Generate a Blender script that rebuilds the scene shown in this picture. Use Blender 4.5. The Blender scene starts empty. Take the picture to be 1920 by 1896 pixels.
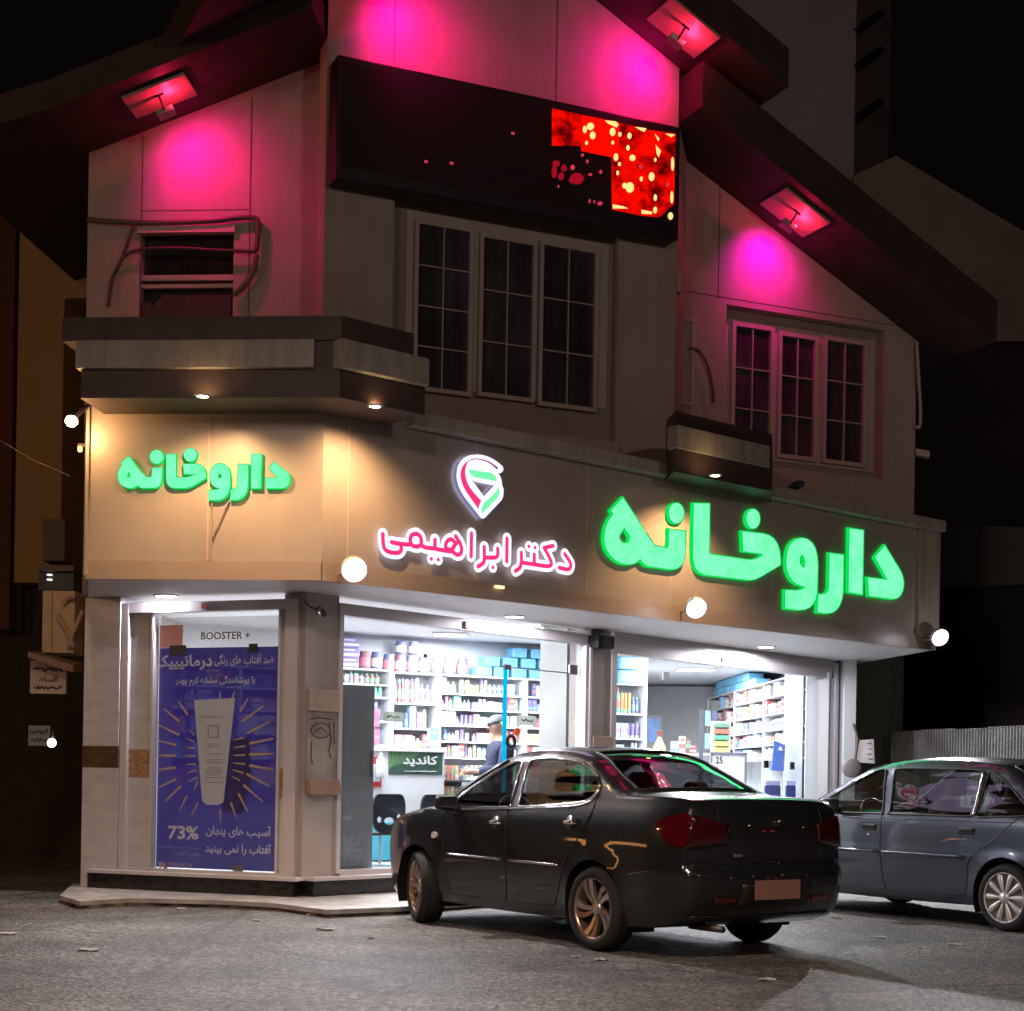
import bpy, math, random
from mathutils import Vector, Matrix
from mathutils.geometry import tessellate_polygon, delaunay_2d_cdt

# ------------------------------------------------------------------ camera, world, lights, exposure
sc = bpy.context.scene
COL = sc.collection
F_, CX_, CY_, ROLL, CAMH = 3000.0, 960.0, 1460.0, 0.017, 1.2
cd = bpy.data.cameras.new("camera")
cam = bpy.data.objects.new("camera", cd)
COL.objects.link(cam)
cr, sr = math.cos(ROLL), math.sin(ROLL)
cam.matrix_world = Matrix(((cr, -sr, 0, 0), (0, 0, -1, 0), (sr, cr, 0, CAMH), (0, 0, 0, 1)))
cd.sensor_width = 36.0
cd.lens = F_ / 1920 * 36.0
cd.shift_y = (CY_ - 948) / 1920
cd.clip_start = 0.1
cd.clip_end = 600
sc.camera = cam
sc.view_settings.view_transform = 'Standard'
sc.view_settings.look = 'None'
sc.view_settings.exposure = 0.0
sc.view_settings.gamma = 1.0
sc.cycles.max_bounces = 6
sc.cycles.diffuse_bounces = 3
sc.cycles.glossy_bounces = 4
sc.cycles.transparent_max_bounces = 16
sc.cycles.sample_clamp_indirect = 3.0
sc.cycles.caustics_reflective = False
sc.cycles.caustics_refractive = False
sc.cycles.use_denoising = True

world = bpy.data.worlds.new("World")
sc.world = world
world.use_nodes = True
_bg = world.node_tree.nodes['Background']
_bg.inputs[0].default_value = (0.020, 0.012, 0.012, 1)
_bg.inputs[1].default_value = 0.09


def light(name, kind, loc, power, color, target=None, size=0.3, size_y=None, spot=60, blend=0.6, radius=0.05, spread=None):
    l = bpy.data.lights.new(name, kind)
    l.energy = power
    l.color = color
    if kind == 'AREA':
        l.size = size
        if size_y:
            l.shape = 'RECTANGLE'
            l.size_y = size_y
        if spread:
            l.spread = math.radians(spread)
    else:
        l.shadow_soft_size = radius
    if kind == 'SPOT':
        l.spot_size = math.radians(spot)
        l.spot_blend = blend
    o = bpy.data.objects.new(name, l)
    COL.objects.link(o)
    o.location = loc
    if target is not None:
        o.rotation_euler = (Vector(target) - Vector(loc)).to_track_quat('-Z', 'Y').to_euler()
    return o


# street lighting behind and beside the photographer (it lights the walls and the ground from the front)
light('street_light', 'AREA', (-9, -10, 8.0), 330, (1.0, 0.70, 0.55), (-1, 14, 0), 1.2)
light('street_light', 'AREA', (13, -8, 9.0), 420, (1.0, 0.80, 0.70), (3, 14, 0), 1.0)
light('street_light', 'AREA', (-17, 9, 5.5), 150, (1.0, 0.50, 0.20), (-5, 17, 3), 0.5)
light('street_light', 'AREA', (-1.5, 3.0, 6.8), 320, (1.0, 0.77, 0.62), (-1.2, 6.5, 0), 0.7, spread=110)
# lit shop fronts and traffic down the streets to the left and right, outside the picture
light('street_front', 'AREA', (-15, 14.5, 1.7), 26, (1.0, 0.45, 0.14), (0, 12, .8), 4.5, .35)
for _x, _y, _z, _p, _c in ((13, 8.2, .85, 5, (1, .04, .02)), (14.2, 7.2, .85, 5, (1, .04, .02)), (16, 5, 3.2, 12, (1, .6, .3)), (19, 8, 5.0, 14, (1, .8, .5)), (15, 2, 1.4, 6, (1, .85, .7)), (20, 11, 2.2, 9, (1, .5, .2))):
    light('traffic_light', 'POINT', (_x, _y, _z), _p, _c, radius=.10)


def ray(u, v):
    a = (u - CX_) / F_
    b = (CY_ - v) / F_
    return a * cr - b * sr, a * sr + b * cr


def atz(u, v, z=0.0):
    x, k = ray(u, v)
    d = (z - CAMH) / k
    return Vector((x * d, d, z))


def atd(u, v, d):
    x, k = ray(u, v)
    return Vector((x * d, d, CAMH + k * d))


class Pl:
    """vertical plane through two plan points; s runs left to right, d outwards to the street"""
    def __init__(self, p, q):
        self.p = (p[0], p[1])
        L = math.hypot(q[0] - p[0], q[1] - p[1])
        self.e = ((q[0] - p[0]) / L, (q[1] - p[1]) / L)
        self.L = L
        self.n = (self.e[1], -self.e[0])

    def P(self, s, z, d=0.0):
        return Vector((self.p[0] + self.e[0] * s + self.n[0] * d, self.p[1] + self.e[1] * s + self.n[1] * d, z))

    def sz(self, u, v, d=0.0):
        x, k = ray(u, v)
        n, p = self.n, self.p
        t = (d + p[0] * n[0] + p[1] * n[1]) / (x * n[0] + n[1])
        return ((t * x - p[0]) * self.e[0] + (t - p[1]) * self.e[1], CAMH + k * t)


# plan of the building, measured from the photograph
A_ = atz(165, 1086, 2.9); B_ = atz(602, 1089, 2.9); C_ = atz(1748, 1222, 2.92)
G1 = Pl(A_, B_)                      # left face of the sign box
G2 = Pl(B_, Pl(B_, atz(1700, 1214, 2.9)).P(9.28, 0))   # long face of the sign box
S_ = atz(565, 1655, 0.2)
S1 = Pl(atz(224, 1640, 0.2), S_)     # left shop front
S2 = Pl(S_, atz(1600, 1242, 2.92))   # long shop front
_az = math.radians(65.4)
_ud = (math.sin(_az), math.cos(_az))
UP = Pl((-1.91, 16.4), (-1.91 + _ud[0], 16.4 + _ud[1]))      # upper bay
UR = Pl((1.95, 18.72), (1.95 + _ud[0], 18.72 + _ud[1]))      # upper wall set back on the right
UL = Pl((-4.62, 17.05), (-2.15, 16.85))                      # upper wall on the left

# ------------------------------------------------------------------ materials
MATS = {}


def mat(key, col, rough=0.6, metal=0.0, var=0.12, scale=6.0, bump=0.0, bscale=None, spec=0.5, coat=0.0, emis=None, estr=0.0, stretch=None, grime=0.0):
    """principled material whose colour and roughness vary with object-space noise"""
    if key in MATS:
        return MATS[key]
    m = bpy.data.materials.new(key)
    m.use_nodes = True
    nt = m.node_tree
    b = nt.nodes['Principled BSDF']
    b.inputs['Roughness'].default_value = rough
    b.inputs['Metallic'].default_value = metal
    b.inputs['Specular IOR Level'].default_value = spec
    b.inputs['Coat Weight'].default_value = coat
    b.inputs['Coat Roughness'].default_value = 0.03
    tc = nt.nodes.new('ShaderNodeTexCoord')
    mp = nt.nodes.new('ShaderNodeMapping')
    if stretch:
        mp.inputs['Scale'].default_value = stretch
    nt.links.new(tc.outputs['Object'], mp.inputs['Vector'])
    nz = nt.nodes.new('ShaderNodeTexNoise')
    nz.inputs['Scale'].default_value = scale
    nz.inputs['Detail'].default_value = 6
    nz.inputs['Roughness'].default_value = 0.6
    nt.links.new(mp.outputs[0], nz.inputs['Vector'])
    rp = nt.nodes.new('ShaderNodeValToRGB')
    e = rp.color_ramp.elements
    e[0].position = 0.3
    e[1].position = 0.72
    e[0].color = tuple(max(0, c * (1 - var)) for c in col) + (1,)
    e[1].color = tuple(min(1, c * (1 + var)) for c in col) + (1,)
    nt.links.new(nz.outputs[0], rp.inputs[0])
    if grime:
        g1 = nt.nodes.new('ShaderNodeMapping'); g1.inputs['Scale'].default_value = (2.2, 2.2, .22)
        nt.links.new(tc.outputs['Object'], g1.inputs['Vector'])
        g2 = nt.nodes.new('ShaderNodeTexNoise'); g2.inputs['Scale'].default_value = 3.0; g2.inputs['Detail'].default_value = 8; g2.inputs['Roughness'].default_value = .7
        nt.links.new(g1.outputs[0], g2.inputs['Vector'])
        g3 = nt.nodes.new('ShaderNodeMapRange'); g3.inputs[1].default_value = .35; g3.inputs[2].default_value = .62; g3.inputs[3].default_value = 1 - grime; g3.inputs[4].default_value = 1.0
        nt.links.new(g2.outputs[0], g3.inputs[0])
        g4 = nt.nodes.new('ShaderNodeMix'); g4.data_type = 'RGBA'; g4.blend_type = 'MULTIPLY'; g4.inputs[0].default_value = 1.0
        nt.links.new(rp.outputs[0], g4.inputs[6]); nt.links.new(g3.outputs[0], g4.inputs[7])
        nt.links.new(g4.outputs[2], b.inputs['Base Color'])
    else:
        nt.links.new(rp.outputs[0], b.inputs['Base Color'])
    if bump:
        bn = nt.nodes.new('ShaderNodeBump')
        bn.inputs['Strength'].default_value = bump
        bn.inputs['Distance'].default_value = 0.01
        n2 = nt.nodes.new('ShaderNodeTexNoise')
        n2.inputs['Scale'].default_value = bscale or scale * 8
        n2.inputs['Detail'].default_value = 4
        nt.links.new(mp.outputs[0], n2.inputs['Vector'])
        nt.links.new(n2.outputs[0], bn.inputs['Height'])
        nt.links.new(bn.outputs[0], b.inputs['Normal'])
    if emis:
        b.inputs['Emission Color'].default_value = tuple(emis) + (1,)
        b.inputs['Emission Strength'].default_value = estr
    MATS[key] = m
    return m


def emit(key, col, strength):
    if key in MATS:
        return MATS[key]
    m = bpy.data.materials.new(key)
    m.use_nodes = True
    nt = m.node_tree
    nt.nodes.remove(nt.nodes['Principled BSDF'])
    e = nt.nodes.new('ShaderNodeEmission')
    e.inputs[0].default_value = tuple(col) + (1,)
    e.inputs[1].default_value = strength
    nt.links.new(e.outputs[0], nt.nodes['Material Output'].inputs[0])
    MATS[key] = m
    return m


def glass(key, tint=(0.9, 0.95, 0.95), refl=1.0, rough=0.0, base=0.045):
    """thin pane: see-through, with a fresnel mirror on top"""
    if key in MATS:
        return MATS[key]
    m = bpy.data.materials.new(key)
    m.use_nodes = True
    nt = m.node_tree
    nt.nodes.remove(nt.nodes['Principled BSDF'])
    t = nt.nodes.new('ShaderNodeBsdfTransparent')
    t.inputs[0].default_value = tuple(tint) + (1,)
    g = nt.nodes.new('ShaderNodeBsdfGlossy')
    g.inputs['Roughness'].default_value = rough
    g.inputs[0].default_value = (refl, refl, refl, 1)
    lw = nt.nodes.new('ShaderNodeLayerWeight')
    lw.inputs[0].default_value = 0.5
    pw = nt.nodes.new('ShaderNodeMath'); pw.operation = 'POWER'; pw.inputs[1].default_value = 4.0
    ma = nt.nodes.new('ShaderNodeMath'); ma.operation = 'MULTIPLY_ADD'; ma.inputs[1].default_value = 0.95; ma.inputs[2].default_value = base
    nt.links.new(lw.outputs['Facing'], pw.inputs[0]); nt.links.new(pw.outputs[0], ma.inputs[0])
    mx = nt.nodes.new('ShaderNodeMixShader')
    nt.links.new(ma.outputs[0], mx.inputs[0])
    nt.links.new(t.outputs[0], mx.inputs[1])
    nt.links.new(g.outputs[0], mx.inputs[2])
    nt.links.new(mx.outputs[0], nt.nodes['Material Output'].inputs[0])
    MATS[key] = m
    return m


# ------------------------------------------------------------------ mesh building
class MB:
    def __init__(self):
        self.v = []
        self.f = []
        self.mi = []

    def add(self, vs, fs, mi=0):
        n = len(self.v)
        self.v += [Vector(p) for p in vs]
        for f in fs:
            self.f.append([i + n for i in f])
            self.mi.append(mi)
        return self

    def hexa(self, c, mi=0):
        # c: 8 corners, bottom loop 0-3 then top loop 4-7
        return self.add(c, [(0, 3, 2, 1), (4, 5, 6, 7), (0, 1, 5, 4), (1, 2, 6, 5), (2, 3, 7, 6), (3, 0, 4, 7)], mi)

    def box(self, x0, x1, y0, y1, z0, z1, mi=0):
        return self.hexa([(x0, y0, z0), (x1, y0, z0), (x1, y1, z0), (x0, y1, z0), (x0, y0, z1), (x1, y0, z1), (x1, y1, z1), (x0, y1, z1)], mi)

    def pbox(self, pl, s0, s1, z0, z1, d0, d1, mi=0):
        return self.hexa([pl.P(s0, z0, d1), pl.P(s1, z0, d1), pl.P(s1, z0, d0), pl.P(s0, z0, d0),
                          pl.P(s0, z1, d1), pl.P(s1, z1, d1), pl.P(s1, z1, d0), pl.P(s0, z1, d0)], mi)

    def extrude(self, loops, fn, d0, d1, mi=0, mi_side=None, dome=0.0):
        """loops: outer 2D loop then holes; fn(a, b, d) -> 3D point; d1 is the front"""
        cat = [p for l in loops for p in l]
        tris = tessellate_polygon([[Vector((p[0], p[1], 0)) for p in l] for l in loops])
        self.add([fn(a, b, d1) for a, b in cat], [tuple(t) for t in tris], mi)
        self.add([fn(a, b, d0) for a, b in cat], [tuple(reversed(t)) for t in tris], mi)
        for l in loops:
            n = len(l)
            self.add([fn(a, b, d1) for a, b in l] + [fn(a, b, d0) for a, b in l],
                     [(i, (i + 1) % n, n + (i + 1) % n, n + i) for i in range(n)], mi if mi_side is None else mi_side)
        return self

    def tube(self, pts, r, seg=8, closed=False, sq=None, up=None, mi=0):
        """tube through pts; r number or list; sq=(a,b) scales the section along side/up"""
        pts = [Vector(p) for p in pts]
        n = len(pts)
        rs = r if isinstance(r, (list, tuple)) else [r] * n
        rings = []
        prev = None
        for i, p in enumerate(pts):
            a = pts[(i - 1) % n] if (closed or i > 0) else p
            b = pts[(i + 1) % n] if (closed or i < n - 1) else p
            t = (b - a)
            if t.length < 1e-9:
                t = Vector((1, 0, 0))
            t.normalize()
            if up is not None:
                w = Vector(up)
            else:
                w = prev if prev is not None else (Vector((0, 0, 1)) if abs(t.z) < 0.9 else Vector((1, 0, 0)))
            side = t.cross(w)
            if side.length < 1e-6:
                side = t.cross(Vector((0, 1, 0)))
            side.normalize()
            w = side.cross(t).normalized()
            prev = w
            sa, sb = sq if sq else (1, 1)
            rings.append([p + side * (math.cos(2 * math.pi * k / seg) * rs[i] * sa) + w * (math.sin(2 * math.pi * k / seg) * rs[i] * sb) for k in range(seg)])
        vs = [q for rg in rings for q in rg]
        fs = []
        m = n if closed else n - 1
        for i in range(m):
            for k in range(seg):
                a = i * seg + k
                b = i * seg + (k + 1) % seg
                c = ((i + 1) % n) * seg + (k + 1) % seg
                d = ((i + 1) % n) * seg + k
                fs.append((a, b, c, d))
        if not closed:
            fs.append(tuple(reversed(range(seg))))
            fs.append(tuple((n - 1) * seg + k for k in range(seg)))
        return self.add(vs, fs, mi)

    def lathe(self, prof, org=(0, 0, 0), axis='Z', seg=24, mi=0, rot=None):
        """prof: list of (radius, height)"""
        vs = []
        for r, h in prof:
            for k in range(seg):
                a = 2 * math.pi * k / seg
                if axis == 'Z':
                    p = Vector((r * math.cos(a), r * math.sin(a), h))
                elif axis == 'Y':
                    p = Vector((r * math.cos(a), h, r * math.sin(a)))
                else:
                    p = Vector((h, r * math.cos(a), r * math.sin(a)))
                if rot is not None:
                    p = rot @ p
                vs.append(p + Vector(org))
        fs = []
        for i in range(len(prof) - 1):
            for k in range(seg):
                fs.append((i * seg + k, i * seg + (k + 1) % seg, (i + 1) * seg + (k + 1) % seg, (i + 1) * seg + k))
        return self.add(vs, fs, mi)

    def build(self, name, m, parent=None, smooth=False, bevel=0.0, merge=0.0, sub=0, angle=None):
        me = bpy.data.meshes.new(name)
        off = Vector(parent['_o']) if parent is not None and '_o' in parent else Vector((0, 0, 0))
        me.from_pydata([p - off for p in self.v], [], self.f)
        ms = m if isinstance(m, (list, tuple)) else [m]
        for q in ms:
            me.materials.append(q)
        if len(ms) > 1:
            for p, i in zip(me.polygons, self.mi):
                p.material_index = i
        import bmesh
        bm = bmesh.new()
        bm.from_mesh(me)
        if merge:
            bmesh.ops.remove_doubles(bm, verts=bm.verts, dist=merge)
        bmesh.ops.recalc_face_normals(bm, faces=bm.faces)
        bm.to_mesh(me)
        bm.free()
        if smooth:
            for p in me.polygons:
                p.use_smooth = True
            if angle:
                try:
                    me.set_sharp_from_angle(angle=math.radians(angle))
                except Exception:
                    pass
        o = bpy.data.objects.new(name, me)
        COL.objects.link(o)
        if parent is not None:
            o.parent = parent
        if bevel:
            bv = o.modifiers.new('bevel', 'BEVEL')
            bv.width = bevel
            bv.segments = 2
            bv.limit_method = 'ANGLE'
        if sub:
            ss = o.modifiers.new('sub', 'SUBSURF')
            ss.levels = ss.render_levels = sub
        return o


def tag(o, label, cat, group=None, kind=None):
    if label:
        o['label'] = label
    if cat:
        o['category'] = cat
    if group:
        o['group'] = group
    if kind:
        o['kind'] = kind
    return o


def thing(name, label, cat, loc=(0, 0, 0), group=None):
    o = bpy.data.objects.new(name, None)
    o.empty_display_size = 0.2
    COL.objects.link(o)
    o.location = loc
    o['_o'] = tuple(loc)
    return tag(o, label, cat, group)


def copy_thing(o, loc, rotz=None, label=None):
    r = o.copy()
    COL.objects.link(r)
    r.location = loc
    if rotz is not None:
        r.rotation_euler = (0, 0, rotz)
    if label:
        r['label'] = label
    for ch in list(o.children):
        c = ch.copy()
        COL.objects.link(c)
        c.parent = r
        for g in list(ch.children):
            d = g.copy()
            COL.objects.link(d)
            d.parent = c
    return r


def qcurve(pts, n=5):
    """TrueType style outline: (x, y) on the curve, (x, y, 1) control point"""
    full = []
    m = len(pts)
    for i, p in enumerate(pts):
        full.append(p)
        q = pts[(i + 1) % m]
        if len(p) == 3 and len(q) == 3:
            full.append(((p[0] + q[0]) / 2, (p[1] + q[1]) / 2))
    while len(full[0]) == 3:
        full = full[1:] + full[:1]
    out = []
    m = len(full)
    i = 0
    while i < m:
        p = full[i]
        q = full[(i + 1) % m]
        if len(q) == 3:
            r = full[(i + 2) % m]
            for k in range(n):
                t = k / n
                out.append(((1 - t) ** 2 * p[0] + 2 * t * (1 - t) * q[0] + t * t * r[0], (1 - t) ** 2 * p[1] + 2 * t * (1 - t) * q[1] + t * t * r[1]))
            i += 2
        else:
            out.append((p[0], p[1]))
            i += 1
    return out


def ell(cx, cy, rx, ry, n=20):
    return [(cx + rx * math.cos(2 * math.pi * k / n), cy + ry * math.sin(2 * math.pi * k / n)) for k in range(n)]


def catmull(pts, n=6, closed=False):
    pts = [Vector(p) for p in pts]
    m = len(pts)
    out = []
    rng = range(m) if closed else range(m - 1)
    for i in rng:
        p1, p2 = pts[i], pts[(i + 1) % m]
        p0 = pts[(i - 1) % m] if (closed or i > 0) else p1 * 2 - p2
        p3 = pts[(i + 2) % m] if (closed or i < m - 2) else p2 * 2 - p1
        for k in range(n):
            t = k / n
            out.append(0.5 * ((2 * p1) + (p2 - p0) * t + (2 * p0 - 5 * p1 + 4 * p2 - p3) * t * t + (3 * p1 - p0 - 3 * p2 + p3) * t ** 3))
    if not closed:
        out.append(pts[-1])
    return out


# ---- Persian text: join letters with presentation forms, in visual order
import unicodedata
_forms = {}
for _cp in list(range(0xFB50, 0xFE00)) + list(range(0xFE70, 0xFEFD)):
    _d = unicodedata.decomposition(chr(_cp)).split()
    if len(_d) == 2 and _d[0] in ('<isolated>', '<initial>', '<medial>', '<final>'):
        _forms.setdefault(chr(int(_d[1], 16)), {})[_d[0][1:-1]] = chr(_cp)


def shape(t):
    words = []
    for w in t.split(' '):
        out = []
        for i, ch in enumerate(w):
            f = _forms.get(ch)
            if not f:
                out.append(ch)
                continue
            pv = i > 0 and 'initial' in _forms.get(w[i - 1], {})
            nx = i < len(w) - 1 and w[i + 1] in _forms and 'initial' in f
            k = 'medial' if pv and nx else 'final' if pv else 'initial' if nx else 'isolated'
            out.append(f.get(k, f.get('isolated', ch)))
        words.append(''.join(reversed([c for c in out if c != '\u200c'])) if any(c in _forms for c in w) else w)
    return ' '.join(reversed(words))


def text(name, s, m, pl, u0, v0, u1, v1, d, parent=None, bold=0.0, rtl=True, thick=0.002):
    """lettering fitted between two picture corners of a plane (flat letters at their real place)"""
    c = bpy.data.curves.new('lettering', 'FONT')
    c.body = shape(s) if rtl else s
    c.size = 1.0
    c.offset = bold
    c.resolution_u = 3
    o = bpy.data.objects.new('lettering', c)
    COL.objects.link(o)
    dg = bpy.context.evaluated_depsgraph_get()
    me = bpy.data.meshes.new_from_object(o.evaluated_get(dg))
    bpy.data.objects.remove(o)
    bpy.data.curves.remove(c)
    xs = [v.co.x for v in me.vertices]
    ys = [v.co.y for v in me.vertices]
    if not xs:
        return None
    a0, z1 = pl.sz(u0, v0, d)
    a1, z0 = pl.sz(u1, v1, d)
    x0, x1, y0, y1 = min(xs), max(xs), min(ys), max(ys)
    off = Vector(parent['_o']) if parent is not None and '_o' in parent else Vector((0, 0, 0))
    for v in me.vertices:
        fs = (v.co.x - x0) / (x1 - x0)
        fz = (v.co.y - y0) / (y1 - y0)
        v.co = pl.P(a0 + (a1 - a0) * fs, z0 + (z1 - z0) * fz, d + thick) - off
    me.name = name
    me.materials.clear()
    me.materials.append(m)
    ob = bpy.data.objects.new(name, me)
    COL.objects.link(ob)
    if parent is not None:
        ob.parent = parent
    return ob
# ------------------------------------------------------------------ palette
M_panel = mat('brown_composite_panel', (0.385, 0.325, 0.29), 0.38, var=0.05, scale=1.5, bump=0.08, bscale=3, grime=0.06)
M_trim = mat('beige_trim_metal', (0.46, 0.40, 0.34), 0.45, var=0.08, scale=4, grime=.3)
M_wall = mat('cream_cement_board', (0.46, 0.39, 0.345), 0.8, var=0.10, scale=1.4, bump=0.25, bscale=90, grime=0.09)
M_dark = mat('dark_brown_cladding', (0.060, 0.038, 0.034), 0.55, var=0.25, scale=5, bump=0.1)
M_roof = mat('dark_roof_board', (0.050, 0.028, 0.028), 0.7, var=0.3, scale=4, bump=0.15)
M_strip = mat('grey_stone_strip', (0.36, 0.32, 0.28), 0.6, var=0.12, scale=9, grime=.3)
M_white = mat('white_aluminium', (0.62, 0.58, 0.60), 0.35, var=0.05, scale=3)
M_soffit = mat('white_soffit_panel', (0.66, 0.64, 0.66), 0.42, var=0.05, scale=1.2)
M_marble = mat('white_marble', (0.60, 0.58, 0.60), 0.3, var=0.14, scale=3, stretch=(1, 1, 4))
M_dmarb = mat('black_marble', (0.022, 0.020, 0.020), 0.22, var=0.8, scale=7, stretch=(1, 1, 3))
M_tan = mat('tan_stone', (0.44, 0.33, 0.25), 0.55, var=0.1, scale=5)
M_brownst = mat('veined_brown_stone', (0.42, 0.24, 0.14), 0.35, var=0.45, scale=14, stretch=(1, 1, 2.5))
M_pillar = mat('beige_plaster', (0.42, 0.37, 0.35), 0.75, var=0.07, scale=2, bump=0.15)
M_black = mat('black_plastic', (0.012, 0.012, 0.013), 0.4, var=0.2)
M_frame = mat('cream_window_frame', (0.52, 0.45, 0.40), 0.5, var=0.05)
M_dglass = mat('dark_upstairs_glass', (0.075, 0.062, 0.075), 0.10, var=0.6, scale=1.1, spec=0.8, grime=.5)  # paler mottled colour painted in for curtains and reflections
M_cable = mat('grey_cable', (0.10, 0.07, 0.06), 0.6)
M_metal = mat('brushed_steel', (0.45, 0.45, 0.47), 0.3, metal=0.9)
M_intwall = mat('white_interior_paint', (0.66, 0.67, 0.70), 0.6, var=0.03)
M_shelf = mat('white_shelf_board', (0.85, 0.86, 0.88), 0.45, var=0.02)
M_pane = glass('shop_glass', (0.94, 0.96, 0.97), 0.9)

# ------------------------------------------------------------------ ground
mg = bpy.data.materials.new('asphalt')
mg.use_nodes = True
nt = mg.node_tree
bs = nt.nodes['Principled BSDF']
tc = nt.nodes.new('ShaderNodeTexCoord')
n1 = nt.nodes.new('ShaderNodeTexVoronoi'); n1.inputs['Scale'].default_value = 42
n2 = nt.nodes.new('ShaderNodeTexNoise'); n2.inputs['Scale'].default_value = 1.1; n2.inputs['Detail'].default_value = 5
n3 = nt.nodes.new('ShaderNodeTexNoise'); n3.inputs['Scale'].default_value = 150; n3.inputs['Detail'].default_value = 3
n4 = nt.nodes.new('ShaderNodeTexNoise'); n4.inputs['Scale'].default_value = 14; n4.inputs['Detail'].default_value = 5
for n in (n1, n2, n3, n4):
    nt.links.new(tc.outputs['Object'], n.inputs['Vector'])
r1 = nt.nodes.new('ShaderNodeValToRGB')      # stones: light aggregate in dark binder
nt.links.new(n1.outputs['Color'], r1.inputs[0])
r1.color_ramp.elements[0].position = 0.15; r1.color_ramp.elements[0].color = (0.035, 0.032, 0.029, 1)
r1.color_ramp.elements[1].position = 0.95; r1.color_ramp.elements[1].color = (0.34, 0.315, 0.29, 1)
r2 = nt.nodes.new('ShaderNodeValToRGB')
nt.links.new(n2.outputs[0], r2.inputs[0])
r2.color_ramp.elements[0].position = 0.35; r2.color_ramp.elements[0].color = (0.42, 0.42, 0.42, 1)
r2.color_ramp.elements[1].position = 0.65; r2.color_ramp.elements[1].color = (1.0, 1.0, 1.0, 1)
mm = nt.nodes.new('ShaderNodeMix'); mm.data_type = 'RGBA'; mm.blend_type = 'MULTIPLY'; mm.inputs[0].default_value = 1.0
nt.links.new(r1.outputs[0], mm.inputs[6]); nt.links.new(r2.outputs[0], mm.inputs[7])
m3 = nt.nodes.new('ShaderNodeMix'); m3.data_type = 'RGBA'; m3.blend_type = 'OVERLAY'; m3.inputs[0].default_value = 0.6
nt.links.new(mm.outputs[2], m3.inputs[6]); nt.links.new(n4.outputs[0], m3.inputs[7])
ck = nt.nodes.new('ShaderNodeTexVoronoi'); ck.feature = 'DISTANCE_TO_EDGE'; ck.inputs['Scale'].default_value = .55
wn_ = nt.nodes.new('ShaderNodeTexNoise'); wn_.inputs['Scale'].default_value = 2.5; wn_.inputs['Detail'].default_value = 6
wm = nt.nodes.new('ShaderNodeMix'); wm.data_type = 'VECTOR'; wm.inputs[0].default_value = .12
nt.links.new(tc.outputs['Object'], wn_.inputs['Vector']); nt.links.new(tc.outputs['Object'], wm.inputs[4]); nt.links.new(wn_.outputs['Color'], wm.inputs[5])
nt.links.new(wm.outputs[1], ck.inputs['Vector'])
cr2 = nt.nodes.new('ShaderNodeMapRange'); cr2.inputs[1].default_value = .004; cr2.inputs[2].default_value = .02; cr2.inputs[3].default_value = .55; cr2.inputs[4].default_value = 1.0
nt.links.new(ck.outputs['Distance'], cr2.inputs[0])
st1 = nt.nodes.new('ShaderNodeTexNoise'); st1.inputs['Scale'].default_value = .8; st1.inputs['Detail'].default_value = 3; st1.inputs['Distortion'].default_value = 1.2
nt.links.new(tc.outputs['Object'], st1.inputs['Vector'])
st2 = nt.nodes.new('ShaderNodeMapRange'); st2.inputs[1].default_value = .60; st2.inputs[2].default_value = .70; st2.inputs[3].default_value = 1.0; st2.inputs[4].default_value = .55
nt.links.new(st1.outputs[0], st2.inputs[0])
mq = nt.nodes.new('ShaderNodeMath'); mq.operation = 'MULTIPLY'
nt.links.new(cr2.outputs[0], mq.inputs[0]); nt.links.new(st2.outputs[0], mq.inputs[1])
m5 = nt.nodes.new('ShaderNodeMix'); m5.data_type = 'RGBA'; m5.blend_type = 'MULTIPLY'; m5.inputs[0].default_value = 1.0
nt.links.new(m3.outputs[2], m5.inputs[6]); nt.links.new(mq.outputs[0], m5.inputs[7])
nt.links.new(m5.outputs[2], bs.inputs['Base Color'])
bs.inputs['Roughness'].default_value = 0.62
ad = nt.nodes.new('ShaderNodeMath'); ad.operation = 'ADD'
nt.links.new(n1.outputs['Distance'], ad.inputs[0]); nt.links.new(n3.outputs[0], ad.inputs[1])
bp = nt.nodes.new('ShaderNodeBump'); bp.inputs['Strength'].default_value = 0.9; bp.inputs['Distance'].default_value = 0.012
nt.links.new(ad.outputs[0], bp.inputs['Height']); nt.links.new(bp.outputs[0], bs.inputs['Normal'])
tag(MB().add([(-90, -40, 0), (90, -40, 0), (90, 140, 0), (-90, 140, 0)], [(0, 1, 2, 3)]).build('ground', mg), None, None, kind='structure')

# ------------------------------------------------------------------ kerb platform, plinth
S0, SE = S1.P(-0.45, 0), S2.P(10.35, 0)
pf = [atz(112, 1679, .07), atz(150, 1690, .07), atz(245, 1684, .07), atz(416, 1688, .07), atz(520, 1694, .07), atz(612, 1706, .07), atz(744, 1701, .07)]
pf = [Vector((p.x, p.y, 0)) for p in pf]
pb_ = [S2.P(11, 0, 0.9), S2.P(11, 0, -0.3), S2.P(-.02, 0, -0.3), S1.P(-0.75, 0, -0.3)]
loop = [(p.x, p.y) for p in pf + pb_]
up3 = lambda a, b, d: Vector((a, b, d))
platform = MB().extrude([loop], up3, 0.03, 0.07).build('pavement', mat('white_tile_paving', (0.38, 0.36, 0.34), 0.5, var=0.35, scale=5, bump=0.2, bscale=20), bevel=0.01)
tag(platform, None, None, kind='structure')
rnd = random.Random(4)
lp2 = []
for i in range(len(pf) - 1):
    for k in range(7):
        p = pf[i].lerp(pf[i + 1], k / 7)
        lp2.append((p.x + rnd.uniform(-.02, .05), p.y + rnd.uniform(0.0, .06)))
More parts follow.
